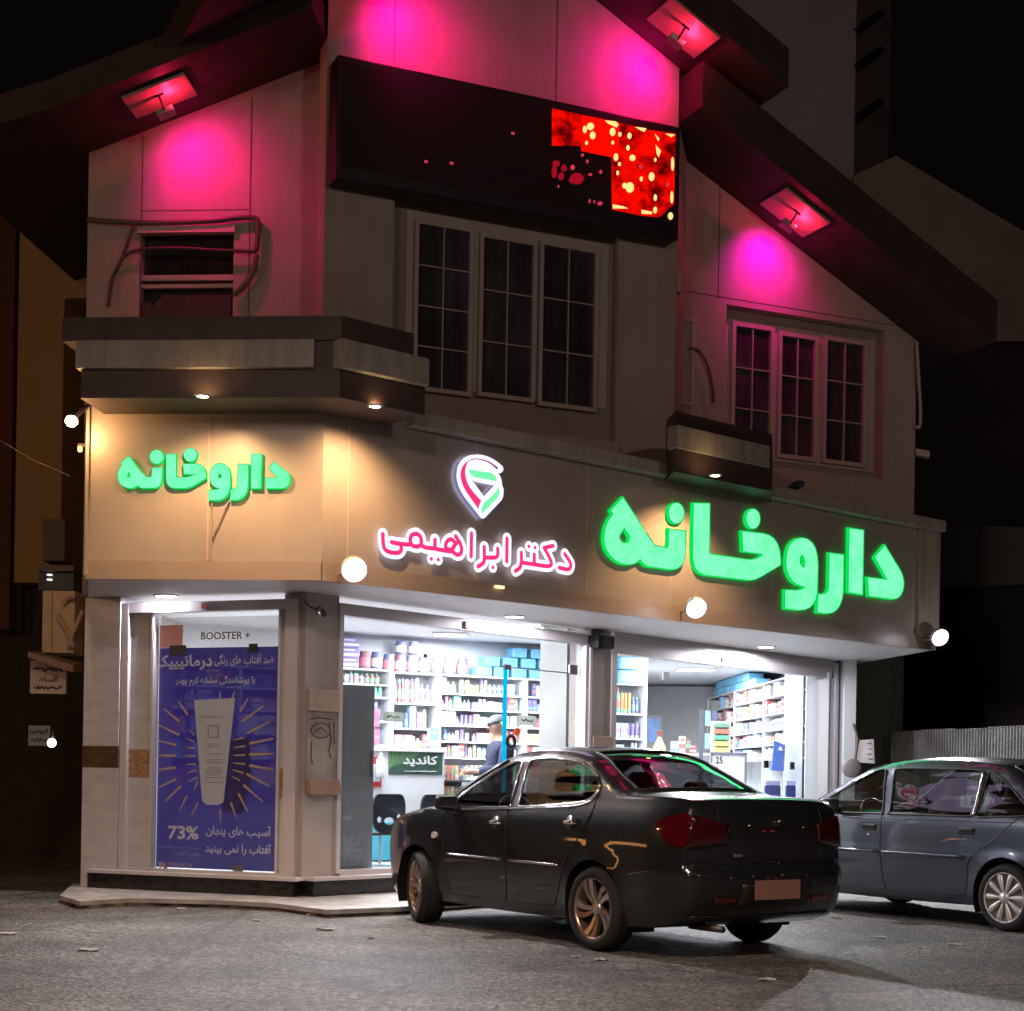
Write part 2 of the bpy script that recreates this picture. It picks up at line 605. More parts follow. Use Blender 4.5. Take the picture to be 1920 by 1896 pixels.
tag(MB().extrude([lp2 + [(p.x, p.y) for p in pb_]], up3, 0.0, 0.032).build('kerb', mat('broken_concrete', (0.16, 0.115, 0.085), 0.9, var=0.5, scale=12, bump=0.8, bscale=40)), None, None, kind='structure')
stn = thing('concrete_lump', 'rounded pale concrete lump lying at the left end of the kerb', 'stone', tuple(atz(165, 1690, 0.0)))
mb = MB()
for (dx, r, h) in ((0, .14, .09), (-.17, .09, .06)):
    vs = []; o = Vector(stn['_o']) + Vector((dx, 0, 0))
    prof = [(r * math.cos(a), h * math.sin(a)) for a in [0, .3, .6, .9, 1.2, 1.5]]
    mb.lathe([(rr * (1.0), hh) for rr, hh in prof] + [(0.001, h)], o, seg=14)
for v in mb.v:
    v.x += rnd.uniform(-.012, .012); v.y += rnd.uniform(-.012, .012)
mb.build('lump', mat('pale_concrete', (0.42, 0.38, 0.35), 0.9, var=0.2, bump=0.6), stn, smooth=True)

# ------------------------------------------------------------------ pharmacy building
B = thing('pharmacy_building', 'two storey corner pharmacy with brown sign band, gables and lit shop windows', 'building', (S_.x, S_.y + 1, 0))


def part(mb, name, m, smooth=False, bevel=0.0, parent=None, label=None):
    o = mb.build(name, m, parent or B, smooth=smooth, bevel=bevel)
    if parent is not None:
        o.parent = parent
    if label:
        o['label'] = label
    return o


def sub(mb, name, m, par, **kw):
    """child of a mesh part of the building (part origin sits at the building origin)"""
    o = mb.build(name, m, B, **kw)
    o.parent = par
    o.matrix_parent_inverse = Matrix.Identity(4)
    return o


# plinth and sills
mb = MB()
mb.pbox(S1, -0.30, 1.96, 0.07, 0.215, -0.3, 0.10)
mb.pbox(S2, 0.06, 10.3, 0.07, 0.214, -0.3, 0.10)
part(mb, 'plinth', M_dmarb)
mb = MB()
mb.pbox(S1, -0.30, 2.01, 0.215, 0.25, -0.3, 0.13)
mb.pbox(S2, 0.04, 10.3, 0.214, 0.249, -0.3, 0.13)
part(mb, 'sill', M_white, bevel=0.004)

# left shop front: white pillar, frame, marble strips
q = S1.sz
pl0 = q(160, 1400)[0]
part(MB().pbox(S1, pl0, -0.012, 0.0, 2.90, -0.35, 0.04), 'pillar', M_marble)
pb = part(MB().pbox(S1, pl0 - .003, -0.012, 1.24, 1.45, 0.02, 0.045), 'stone_band', mat('olive_brown_stone', (0.10, 0.065, 0.03), 0.25, var=0.5, scale=9))
mb = MB()
mb.pbox(S1, 0.0, 0.075, 0.25, 2.84, -0.1, 0.03)
mb.pbox(S1, 1.80, 1.93, 0.25, 2.84, -0.1, 0.03)
mb.pbox(S1, 0.075, 1.80, 2.745, 2.84, -0.1, 0.028)
mb.pbox(S1, 0.075, 1.80, 0.25, 0.275, -0.1, 0.028)
mb.pbox(S1, 0.335, 0.36, 0.275, 2.745, -0.1, 0.02)
mb.pbox(S1, 1.72, 1.745, 0.275, 2.745, -0.1, 0.02)
F1 = part(mb, 'window_frame', M_white)
part(MB().pbox(S1, 0.075, 0.335, 0.275, 2.745, -0.12, -0.02), 'marble_strip', M_marble)
part(MB().pbox(S1, 0.078, 0.333, 1.15, 1.42, -0.02, -0.012), 'brown_tile', M_brownst)
part(MB().pbox(S1, 1.745, 1.80, 0.275, 2.745, -0.12, -0.02), 'marble_strip', M_marble)
part(MB().pbox(S1, 1.745, 1.80, 0.98, 1.26, -0.02, -0.012), 'brown_tile', M_brownst)
part(MB().pbox(S1, 0.36, 1.72, 0.275, 2.745, -0.055, -0.047), 'window_pane', M_pane)

# long shop front
s_ = lambda u, v=1400, d=0.0: S2.sz(u, v, d)[0]
w1a, w1b = S2.sz(643, 1151)[0], S2.sz(1097, 1209)[0]
w2a, w2b = S2.sz(1155, 1228)[0], S2.sz(1556, 1262)[0]
mb = MB()
mb.pbox(S2, 0.0, w1a - 0.05, 0.25, 2.90, -0.3, 0.0)
part(mb, 'corner_pillar', M_pillar)
part(MB().pbox(S2, 0.03, w1a - 0.05, 1.80, 2.0, 0.0, 0.035), 'stone_ledge', M_tan, bevel=0.006)
part(MB().pbox(S2, 0.03, w1a - 0.053, 1.16, 1.80, 0.0, 0.012), 'marble_face', mat('stained_marble', (0.36, 0.30, 0.27), 0.45, var=0.35, scale=4, stretch=(1, 1, .6)))
part(MB().hexa([S2.P(.03, 1.0, .005), S2.P(w1a - .055, 1.0, .005), S2.P(w1a - .055, 1.0, 0), S2.P(.03, 1.0, 0)] and
              [S2.P(.02, 1.02, .10), S2.P(w1a - .06, 1.02, .10), S2.P(w1a - .06, 1.02, 0), S2.P(.02, 1.02, 0),
               S2.P(.02, 1.16, .06), S2.P(w1a - .06, 1.16, .06), S2.P(w1a - .06, 1.16, 0), S2.P(.02, 1.16, 0)]),
     'stone_ledge', mat('glossy_red_stone', (0.36, 0.22, 0.17), 0.15, var=0.2, scale=5), bevel=0.004)
# scribbles on the stained marble
mb = MB()
scr = [ell(.20, 1.62, .12, .07, 22), [(.12, 1.60), (.2, 1.65), (.28, 1.60)], [(.30, 1.70), (.33, 1.55), (.31, 1.45)], [(.36, 1.70), (.37, 1.5)], [(.09, 1.52), (.08, 1.40), (.1, 1.3)], [(.3, 1.45), (.33, 1.36)], [(.06, 1.72), (.15, 1.74), (.33, 1.73)]]
for st in scr:
    mb.tube([S2.P(a, z, .014) for a, z in st], .005, 5)
part(mb, 'scribble', mat('brown_marker', (0.09, 0.05, 0.03), 0.8))
mb = MB()
mb.pbox(S2, w1b + 0.10, w2a - 0.10, 0.25, 2.90, -0.3, -0.0)
part(mb, 'middle_pillar', M_pillar)
part(MB().pbox(S2, w1b + .12, w2a - .09, 1.52, 1.70, 0.0, 0.05), 'stone_ledge', M_tan, bevel=0.006)
part(MB().add([S2.P(w1b + .12, 1.52, .045), S2.P(w2a - .09, 1.52, .045), S2.P((w1b + w2a) / 2, 1.40, .045), S2.P(w1b + .12, 1.52, .0), S2.P(w2a - .09, 1.52, .0), S2.P((w1b + w2a) / 2, 1.40, .0)],
               [(0, 1, 2), (3, 5, 4), (0, 2, 5, 3), (1, 4, 5, 2), (0, 3, 4, 1)]), 'stone_drop', M_tan)
part(MB().pbox(S2, w2b + .16, 10.33, 0.05, 2.90, -0.3, -0.0), 'end_pillar', M_pillar)
part(MB().pbox(S2, w2b + .20, 10.36, 1.62, 1.86, 0.0, 0.05), 'stone_ledge', M_tan, bevel=0.006)
part(MB().pbox(S2, w2b + .30, 10.33, 0.3, 1.42, 0.0, 0.05), 'stone_face', M_brownst)
mb = MB()
mb.pbox(S2, w1a - .05, w1b + .02, 2.725, 2.84, -0.12, 0.02)
mb.pbox(S2, w1a - .05, w1a, 0.27, 2.725, -0.12, 0.02)
mb.pbox(S2, w1b, w1b + .05, 0.27, 2.725, -0.12, 0.02)
mb.pbox(S2, w1b + .055, w1b + .095, 0.25, 2.84, -0.1, 0.04)
mb.pbox(S2, w1a, w1b, 0.249, 0.30, -0.12, 0.02)
part(mb, 'window_frame', M_white)
mb = MB()
mb.pbox(S2, w2a - .05, w2b + .02, 2.66, 2.78, -0.12, 0.02)
mb.pbox(S2, w2a - .09, w2a, 0.27, 2.66, -0.12, 0.02)
mb.pbox(S2, w2b, w2b + .07, 0.27, 2.66, -0.12, 0.02)
mb.pbox(S2, w2b + .075, w2b + .15, 0.25, 2.87, -0.1, 0.06)
mb.pbox(S2, w2a, w2b, 0.249, 0.30, -0.12, 0.02)
part(mb, 'window_frame', M_white)
mb = MB()      # roller shutter boxes above the windows
for k in range(5):
    mb.pbox(S2, w2a - .05, w2b + .06, 2.782 + k * .024, 2.80 + k * .024, -0.1, 0.03 - .004 * (k % 2))
part(mb, 'roller_shutter', M_white)
part(MB().pbox(S2, w1a, w1b, 0.30, 2.725, -0.062, -0.054), 'window_pane', M_pane)
part(MB().pbox(S2, w2a, w2b, 0.30, 2.66, -0.062, -0.054), 'window_pane', M_pane)
M_redst = mat('red_sticker', (0.45, 0.07, 0.04), 0.6)
for u, v in ((877, 1172), (1357, 1236)):
    a, z = S2.sz(u, v, .03)
    part(MB().pbox(S2, a - .035, a + .035, z - .035, z + .035, .02, .034), 'sticker', M_redst)
a, z = S1.sz(383, 1136, .03)
part(MB().pbox(S1, a - .03, a + .03, z - .03, z + .03, .02, .034), 'sticker', M_redst)

# canopy: soffit, fascia, sign panels, cornice
GA, GB, GC = G1.P(0, 0), G1.P(G1.L, 0), G2.P(9.28, 0)
backR = S2.P(10.45, 0, -0.2)
plan = [(GA.x, GA.y), (GB.x, GB.y), (GC.x, GC.y), (backR.x, backR.y), (S_.x + .03, S_.y + .2), (S0.x - .05, S0.y + .3)]
part(MB().extrude([plan], up3, 2.905, 2.93), 'soffit', M_soffit)
mb = MB()
mb.pbox(G1, -0.02, G1.L, 2.90, 3.062, -0.04, 0.02)
mb.pbox(G2, 0.0, 9.30, 2.90, 3.062, -0.04, 0.02)
part(mb, 'fascia', mat('fascia_panel', (0.36, 0.28, 0.23), 0.35, var=0.08, scale=2))
mb = MB()
mb.pbox(G1, 0.0, G1.L, 3.065, 4.46, -0.06, 0.0)
mb.pbox(G2, 0.0, 9.28, 3.065, 4.46, -0.06, 0.0)
part(mb, 'sign_band', M_panel)
M_js = mat('joint_strip', (0.55, 0.44, 0.34), 0.4)      # joints between the panels, with thin bright edges
a = G1.sz(390, 900)[0]; part(MB().pbox(G1, a, a + .012, 3.07, 4.40, 0, .003), 'panel_joint', M_js)
for u, v in ((652, 900), (892, 900), (1099, 1000), (1258, 1000), (1448, 1050), (1712, 1080)):
    a = G2.sz(u, v)[0]; part(MB().pbox(G2, a, a + .012, 3.07, 4.40, 0, .003), 'panel_joint', M_js)
mb = MB()
a0 = G2.sz(777, 790, .12)[0]
mb.pbox(G2, a0, 9.33, 4.385, 4.52, -0.1, 0.12)
part(mb, 'cornice', M_trim, bevel=0.006)
mb = MB()
mb.pbox(G2, G2.sz(1718, 1080)[0], 9.32, 3.066, 4.385, 0.0, 0.05)
part(mb, 'end_pilaster', M_trim, bevel=0.005)
part(MB().pbox(G1, -0.03, 0.0, 2.93, 4.42, -0.45, 0.03), 'end_pilaster', M_trim)
# left return of the sign band, lit by the lamp on the corner
LR = Pl((GA.x - 0.02, GA.y), (S0.x - 0.35, S0.y + 4.0))
mb = MB(); mb.pbox(LR, 0.02, 3.6, 2.92, 4.46, -0.3, -0.0)
# outer side wall of the shop and upper storeys (seen edge on at the left)
part(MB().extrude([[(S0.x, S0.y + .02), (S0.x + .2, S0.y + .02), (S0.x + .2, S0.y + 6), (S0.x, S0.y + 6)]], up3, 0, 4.4), 'side_wall', M_wall)
part(MB().extrude([[(GA.x - .02, GA.y + .04), (GA.x + .04, GA.y + .04), (S0.x + .05, S0.y + .1), (S0.x - .06, S0.y + .1)]], up3, 2.93, 4.42), 'side_wall', M_trim)
rc = [(GC.x, GC.y), (GC.x - .06, GC.y - .02), (backR.x - .06, backR.y), (backR.x, backR.y)]
part(MB().extrude([rc], up3, 2.92, 4.45), 'side_wall', M_trim)
# roof slab of the canopy
part(MB().extrude([[(G1.P(.05, 0, -.1).x, G1.P(.05, 0, -.1).y), (G1.P(G1.L, 0, -.1).x, G1.P(G1.L, 0, -.1).y), (G2.P(9.2, 0, -.1).x, G2.P(9.2, 0, -.1).y), (S2.P(10.4, 0, -.9).x, S2.P(10.4, 0, -.9).y), (-2, 18.4), (-4.4, 17.3)]], up3, 4.30, 4.40), 'canopy_top', M_dark)

# balconies (dark bands with a stone strip)
D1 = 0.62


def wedge(pts_pl, z0, z1):
    return MB().extrude([[(p.x, p.y) for p in pts_pl]], up3, z0, z1)


def band(d, sL, sR, z0, z1, inner=-0.4):
    """L-shaped band round the corner at distance d in front of the sign box"""
    # intersection of the two offset lines
    n1, n2 = G1.n, G2.n
    p = Vector((GB.x, GB.y))
    det = n1[0] * n2[1] - n1[1] * n2[0]
    cx = p.x + (d * n2[1] - d * n1[1]) / det
    cy = p.y + (n1[0] * d - n2[0] * d) / det
    return wedge([G1.P(sL, 0, d), Vector((cx, cy, 0)), G2.P(sR, 0, d), G2.P(sR, 0, inner), G1.P(G1.L - .1, 0, inner), G1.P(sL, 0, inner)], z0, z1)


sL1 = G1.sz(117, 600, D1)[0]
sL2 = G1.sz(152, 710, D1 - .03)[0]
sR1 = G2.sz(776, 650, D1)[0]
sR2 = G2.sz(797, 740, D1 - .03)[0]
part(band(D1, sL1, sR1, 4.835, 5.035), 'balcony_parapet', M_dark)
part(band(D1 - .03, sL2, sR2, 4.36, 4.835), 'balcony', M_dark)
mb = MB()
a, z = G1.sz(142, 628, D1 + .03); a2, z2 = G1.sz(588, 678, D1 + .03)
mb.pbox(G1, a, a2, 4.60, 4.834, D1 - .1, D1 + .03)
part(mb, 'balcony_strip', M_strip, bevel=.004)
a, z = G2.sz(641, 650, D1 + .05); a2, z2 = G2.sz(805, 700, D1 + .05)
part(MB().pbox(G2, a, a2, 4.60, 4.834, D1 - .1, D1 + .05), 'balcony_strip', M_strip, bevel=.004)
D2 = 0.42
bl = [G2.P(G2.sz(1266, 800, D2)[0], 0, D2), G2.P(G2.sz(1447, 860, D2)[0], 0, D2), G2.P(G2.sz(1449, 860, -.6)[0], 0, -.6), G2.P(G2.sz(1250, 800, -.6)[0], 0, -.6), G2.P(G2.sz(1249, 800, 0.05)[0], 0, 0.05)]
part(wedge(bl, 4.36, 4.98), 'balcony', M_dark)
a, _ = G2.sz(1270, 800, D2 + .04); a2, _ = G2.sz(1444, 840, D2 + .04)
part(MB().pbox(G2, a, a2, 4.60, 4.83, D2 - .1, D2 + .04), 'balcony_strip', M_strip, bevel=.004)

# upper bay wall with the window hole, recessed surround
def win_rect(pl, u0, v0, u1, v1, d=0.0):
    a0_, z1_ = pl.sz(u0, v0, d)
    a1_, z0_ = pl.sz(u1, v1, d)
    return a0_, z0_, a1_, z1_


RK = lambda s: 10.23 - 0.5 * abs(s - 2.08)
hs0, hz1 = UP.sz(740, 372); hs1, _ = UP.sz(1160, 500)
hz0, hz1 = 4.9, 7.38
bay = [(-0.11, 4.4), (4.03, 4.4), (4.03, RK(4.03)), (2.08, RK(2.08)), (-0.11, RK(-.11))]
hole = [(hs0, hz0), (hs1, hz0), (hs1, hz1), (hs0, hz1)]
part(MB().extrude([bay, hole], UP.P, -0.25, 0.0), 'bay_wall', M_wall)
part(MB().pbox(UP, hs0 - .05, hs1 + .05, hz0 - .05, hz1 + .05, -.30, -.14), 'window_surround', mat('surround_panel', (0.33, 0.27, 0.225), 0.7, var=0.08, scale=3))
part(MB().pbox(UP, hs0 - .05, hs1 + .02, 4.4, 4.94, -.14, 0.05), 'bay_apron', M_wall)
for u in (1043, 738):
    a = UP.sz(u, 100)[0]; part(MB().pbox(UP, a, a + .01, 8.6, RK(a), 0, .004), 'wall_joint', mat('wall_joint_dark', (0.16, 0.10, 0.09), 0.8))
# side of the bay that faces left, and the one that faces right
part(MB().extrude([[(UP.P(-.11, 0, 0).x, UP.P(-.11, 0, 0).y), (UP.P(-.11, 0, -.25).x + .15, UP.P(-.11, 0, -.25).y), (-2.02, 17.4), (-2.20, 17.4)]], up3, 4.4, 8.9), 'bay_side', M_wall)
part(MB().extrude([[(UP.P(4.03, 0, 0).x, UP.P(4.03, 0, 0).y), (UP.P(3.9, 0, -.2).x, UP.P(3.9, 0, -.2).y), (UR.P(-.1, 0, -.1).x, UR.P(-.1, 0, -.1).y), (UR.P(.05, 0, -.1).x, UR.P(.05, 0, -.1).y)]], up3, 4.4, 9.0), 'bay_side', M_wall)


def casement(pl, a0, z0, a1, z1, d, nx, ny, fw=0.045, name='casement', bar=.014, par=None):
    mb = MB()
    mb.pbox(pl, a0, a0 + fw, z0, z1, d - .05, d + .012)
    mb.pbox(pl, a1 - fw, a1, z0, z1, d - .05, d + .012)
    mb.pbox(pl, a0 + fw, a1 - fw, z1 - fw, z1, d - .05, d + .010)
    mb.pbox(pl, a0 + fw, a1 - fw, z0, z0 + fw, d - .05, d + .010)
    w, h = a1 - a0 - 2 * fw, z1 - z0 - 2 * fw
    for i in range(1, nx):
        c = a0 + fw + w * i / nx
        mb.pbox(pl, c - bar / 2, c + bar / 2, z0 + fw, z1 - fw, d - .03, d - .005)
    for i in range(1, ny):
        c = z0 + fw + h * i / ny
        mb.pbox(pl, a0 + fw, a1 - fw, c - bar / 2, c + bar / 2, d - .031, d - .007)
    f = part(mb, name, M_frame)
    sub(MB().pbox(pl, a0 + fw * .8, a1 - fw * .8, z0 + fw * .8, z1 - fw * .8, d - .045, d - .035), 'pane', M_dglass, f)
    return f


dW = -0.12
a, z = UP.sz(770, 403, dW); b_, zb = UP.sz(1131, 745, dW)
part(MB().pbox(UP, a - .04, b_ + .04, 5.34, z + .05, -.14, dW), 'window_back', M_frame)
for (u0, u1, ztop, zbot) in ((775, 885, 7.08, 5.40), (897, 1004, 7.05, 5.42), (1010, 1120, 7.08, 5.40)):
    x0 = UP.sz(u0, 550, dW + .02)[0]; x1 = UP.sz(u1, 550, dW + .02)[0]
    casement(UP, x0, zbot - .12, x1, ztop, dW + .04, 2, 4 if u0 < 800 else 3)

# upper wall set back on the right
RK2 = lambda s: 8.437 - 0.492 * s
hA, hB = UR.sz(1362, 600)[0], UR.sz(1658, 640)[0]
wallp = [(-0.2, 4.4), (3.35, 4.4), (3.35, RK2(3.35)), (-0.2, RK2(-.2))]
holep = [(hA, 5.0), (hB, 5.0), (hB, 6.86), (hA, 6.86)]
part(MB().extrude([wallp, holep], UR.P, -.25, 0), 'upper_wall', M_wall)
part(MB().pbox(UR, hA - .05, hB + .05, 4.95, 6.91, -.3, -.14), 'window_surround', MATS['surround_panel'])
for (u0, u1) in ((1368, 1447), (1455, 1530), (1540, 1622)):
    x0 = UR.sz(u0, 720, dW)[0]; x1 = UR.sz(u1, 720, dW)[0]
    casement(UR, x0, 5.14, x1, 6.70 if u0 != 1455 else 6.67, dW + .04, 2, 3, fw=.05)
part(MB().pbox(UR, hA, UR.sz(1640, 700, dW)[0], 5.10, 6.74, -.14, dW), 'window_back', M_frame)
a, z = UR.sz(1262, 590, 0); b_, zz = UR.sz(1292, 740, 0)
casement(UR, a - .1, 5.6, b_ + .05, 6.62, 0.02, 1, 2, fw=.04)
mb = MB()
a = UR.sz(1346, 550)[0]; mb.pbox(UR, a, a + .01, 6.9, RK2(a), 0, .004); mb.pbox(UR, -.1, 3.3, 6.93, 6.94, 0, .004)
part(mb, 'wall_joint', MATS['wall_joint_dark'])
er = UR.P(3.35, 0, 0)
part(MB().extrude([[(er.x, er.y), (er.x - .2, er.y), (er.x + .3, er.y + 5), (er.x + .5, er.y + 5)]], up3, 4.4, 6.9), 'side_wall', M_wall)

# upper wall on the left with its small dark window
ulw = [(-0.0, 4.4), (2.55, 4.4), (2.55, 8.73), (0.0, 7.79)]
wa, wz1 = UL.sz(263, 432); wb, wz0 = UL.sz(436, 600)
holel = [(wa, 5.55), (wb, 5.55), (wb, wz1), (wa, wz1)]
part(MB().extrude([ulw, holel], UL.P, -.2, 0), 'upper_wall', M_wall)
mb = MB()
mb.pbox(UL, wa - .02, wb + .02, wz1 - .04, wz1 + .03, -.05, .04)
mb.pbox(UL, wa + .0, wb, 6.44, 6.50, -.12, -.06)
mb.pbox(UL, wa + .0, wb, 6.36, 6.40, -.12, -.05)
part(mb, 'window_bar', M_frame)
part(MB().pbox(UL, wa - .05, wb + .05, 5.5, wz1 + .02, -.24, -.17), 'window_pane', M_dglass)
mb = MB()
mb.pbox(UL, wa + .0, wa + .12, 5.6, 6.2, -.16, -.03)
mb.extrude([[(wa + .12, 5.6), (wb - .03, 5.6), (wb - .03, 6.28), (wa + .25, 6.28), (wa + .12, 6.15)]], UL.P, -.15, -.04)
part(mb, 'window_box', M_dark)
mb = MB()
for u in (263, 466):
    a = UL.sz(u, 500)[0]; mb.pbox(UL, a, a + .012, 5.0, 7.76 + .34 * a, 0, .004)
mb.pbox(UL, wa, UL.sz(466, 380)[0], 7.16, 7.17, 0, .004)
part(mb, 'wall_joint', MATS['wall_joint_dark'])
lw = UL.P(0, 0, 0)
part(MB().extrude([[(lw.x, lw.y), (lw.x + .2, lw.y), (lw.x + .1, lw.y + 5), (lw.x - .1, lw.y + 5)]], up3, 4.4, 7.75), 'side_wall', M_wall)


# gabled roofs: thick dark slabs whose undersides are the soffits
def slab(pl, line, h, d0, d1):
    return MB().extrude([line + [(a, z + h) for a, z in reversed(line)]], pl.P, d0, d1)


part(slab(UP, [(-1.62, RK(-1.62)), (2.08, RK(2.08) + .0), (4.86, RK(4.86))], .42, -5, 0.95), 'gable_roof', M_roof)
part(slab(UR, [(-0.43, RK2(-.43)), (3.75, RK2(3.75))], .50, -5, 1.0), 'lean_roof', M_roof)
part(slab(UL, [(-1.3, 7.43), (-0.01, 7.79), (2.62, 8.755)], .30, -5, 1.12), 'lean_roof', M_roof)

# downpipe and bits on the right corner
mb = MB()
pts = [atd(1719, 640, 20.05), atd(1722, 700, 20.05), atd(1726, 770, 20.05), atd(1724, 800, 20.05), atd(1716, 800, 20.05)]
mb.tube(catmull(pts, 4), .022, 8)
dp = thing('downpipe', 'thin cream downpipe bent at its foot on the right upper corner', 'pipe', tuple(pts[0]))
mb.build('pipe', M_frame, dp, smooth=True)
p = atd(1716, 850, 20.1)
ob = MB().hexa([p + Vector(v) for v in [(0, -.05, -.03), (.17, -.05, -.06), (.17, .05, -.06), (0, .05, -.03), (0, -.05, .05), (.17, -.05, .02), (.17, .05, .02), (0, .05, .05)]]).build('bracket', M_frame)
tag(ob, 'small white bracket sticking out below the downpipe on the right upper corner', 'bracket')
# ------------------------------------------------------------------ lamps on the building
E_warm = emit('warm_lamp_glow', (1.0, 0.62, 0.28), 60)
E_cool = emit('cool_lamp_glow', (0.93, 0.95, 1.0), 14)
E_flood = emit('flood_glow', (0.93, 0.94, 1.0), 42)
_nt = E_flood.node_tree      # bright core, dimmer bowl towards the rim; falloff painted in to imitate soft glare
_tc = _nt.nodes.new('ShaderNodeTexCoord'); _vl = _nt.nodes.new('ShaderNodeVectorMath'); _vl.operation = 'LENGTH'
_mr = _nt.nodes.new('ShaderNodeMapRange'); _mr.interpolation_type = 'SMOOTHERSTEP'
_mr.inputs[1].default_value = .06; _mr.inputs[2].default_value = .125; _mr.inputs[3].default_value = 1.0; _mr.inputs[4].default_value = 0.0
_pw = _nt.nodes.new('ShaderNodeMath'); _pw.operation = 'POWER'; _pw.inputs[1].default_value = 1.6
_ml = _nt.nodes.new('ShaderNodeMath'); _ml.operation = 'MULTIPLY_ADD'; _ml.inputs[1].default_value = 40; _ml.inputs[2].default_value = .12
_nt.links.new(_tc.outputs['Object'], _vl.inputs[0]); _nt.links.new(_vl.outputs['Value'], _mr.inputs[0]); _nt.links.new(_mr.outputs[0], _pw.inputs[0])
_nt.links.new(_pw.outputs[0], _ml.inputs[0]); _nt.links.new(_ml.outputs[0], _nt.nodes['Emission'].inputs[1])


def downlight(p, label, power, col, mtl, r=0.05, aim=None, spot=118, ring=M_white, grp=None):
    t = thing('recessed_light', label, 'light', tuple(p), grp)
    MB().lathe([(r, 0.0), (r, -.006), (0.001, -.006)], p, seg=20).build('bulb', mtl, t)
    MB().lathe([(r + .002, 0.004), (r + .002, -.009), (r + .02, -.009), (r + .024, 0.004)], p, seg=20).build('ring', ring, t)
    if power: light('lamp', 'SPOT', Vector(p) - Vector((0, 0, .02)), power, col, aim or (p[0], p[1], 0), spot=spot, blend=.8, radius=.02)
    return t


for u, v, pl, lab in ((380, 742, G1, 'warm recessed light under the balcony above the left green sign'),
                      (703, 761, G2, 'warm recessed light under the balcony at the corner of the sign band')):
    x, k = ray(u, v)
    p = atz(u, v, 4.352)
    nr = pl.n
    downlight(p, lab, 150, (1.0, 0.58, 0.26), E_warm, .045, (p[0] - nr[0] * .28, p[1] - nr[1] * .28, 3.6), 125)
p = atz(1341, 891, 4.352)
downlight(p, 'warm recessed light under the small balcony above the big green sign', 190, (1.0, 0.58, 0.26), E_warm, .045, (p[0] - G2.n[0] * .2, p[1] - G2.n[1] * .2, 3.6), 115)
# corner lamp on the left return
p = atd(134, 790, 13.9)
t = thing('corner_lamp', 'round glowing warm lamp on the left outer corner below the balcony', 'lamp', tuple(p))
vs = MB(); vs.lathe([(0.001, -.05), (.03, -.043), (.052, -.015), (.052, .012), (.035, .04), (.001, .05)], p, seg=16); vs.build('globe', E_warm, t, smooth=True)
MB().tube([p + Vector((.03, .0, .03)), p + Vector((.1, .03, .12)), p + Vector((.18, .1, .2))], .018, 8).build('arm', M_dark, t)
light('lamp', 'POINT', p + Vector((.0, -.05, -.07)), 20, (1.0, 0.52, 0.18), radius=.04)
# small yellow lamp glow on the left return
p = atd(150, 842, 14.3)
t = thing('wall_lamp', 'small yellow lamp low on the left edge of the sign band', 'lamp', tuple(p))
MB().lathe([(.001, -.03), (.02, -.02), (.02, .02), (.001, .03)], p, seg=12).build('globe', emit('amber_glow', (1, .55, .15), 4), t, smooth=True)
MB().box(p[0] - .02, p[0] + .05, p[1], p[1] + .03, p[2] + .02, p[2] + .05).build('arm', M_dark, t)

for u, v, lab in ((312, 1117, 'round white recessed light in the canopy soffit above the poster'),
                  (965, 1156, 'round white recessed light in the canopy soffit above the first shop window'),
                  (1436, 1213, 'round white recessed light in the canopy soffit above the second shop window')):
    p = atz(u, v, 2.902)
    downlight(p, lab, 0, (0.95, 0.94, 1.0), E_cool, .10, None, 172)
    light('lamp', 'SPOT', p - Vector((0, 0, .03)), 230 if u < 400 else 130, (0.95, 0.92, 1.0), (p[0], p[1], 0), spot=177, blend=.12, radius=.03)
# small warm spot on the fascia under the pink name sign
p = atd(936, 1101, 15.4)
t = thing('fascia_light', 'tiny warm light on the fascia under the pink name sign', 'light', tuple(p))
MB().pbox(G2, *[c + s for c, s in zip([G2.sz(936, 1101, .03)[0]] * 2, (-.05, .05))], G2.sz(936, 1101, .03)[1] - .012, G2.sz(936, 1101, .03)[1] + .012, .02, .05).build('lens', emit('soft_amber', (1, .7, .3), 2.2), t)
MB().pbox(G2, G2.sz(936, 1101, .03)[0] - .06, G2.sz(936, 1101, .03)[0] + .06, G2.sz(936, 1101, .03)[1] + .013, G2.sz(936, 1101, .03)[1] + .03, .02, .055).build('housing', M_trim, t)

# floodlights
for u, v, pl, d, lab, pw in ((664, 1068, G2, .24, 'glaring white floodlight on the canopy edge at the building corner', 420),
                         (1305, 1140, G2, .24, 'glaring white floodlight on the canopy edge between the two shop windows', 520),
                         (1762, 1195, G2, .26, 'glaring white floodlight at the far right end of the canopy', 900)):
    s, z = pl.sz(u, v, d)
    c = pl.P(s, z, d)
    t = thing('floodlight', lab, 'floodlight', tuple(c))
    out = Vector((pl.n[0] * .8 - .25, pl.n[1] * .8 - .6, -.62)).normalized()
    rot = out.to_track_quat('Z', 'Y').to_matrix()
    r = .108
    MB().lathe([(r * .92, .012), (r * .6, .03), (0.001, .036)], c, seg=24, rot=rot).build('lens', E_flood, t, smooth=True)
    MB().lathe([(r, .02), (r * 1.03, .01), (r * 1.0, -.05), (r * .5, -.09), (.001, -.09)], c, seg=24, rot=rot).build('housing', M_white, t, smooth=True)
    MB().tube([c + out * -.06, pl.P(s, z - .02, d - .15), pl.P(s, z - .02, 0.02)], .014, 8).build('bracket', M_trim, t)
    light('lamp', 'SPOT', c + out * .06, pw, (0.96, 0.95, 1.0), tuple(c + out), spot=150, blend=.5, radius=.03)
    light('lamp', 'POINT', c + Vector((pl.n[0], pl.n[1], 0)) * .30, 2.5, (0.93, 0.90, 1.0), radius=.006)  # added point lamp imitating the flood's glare on the fascia


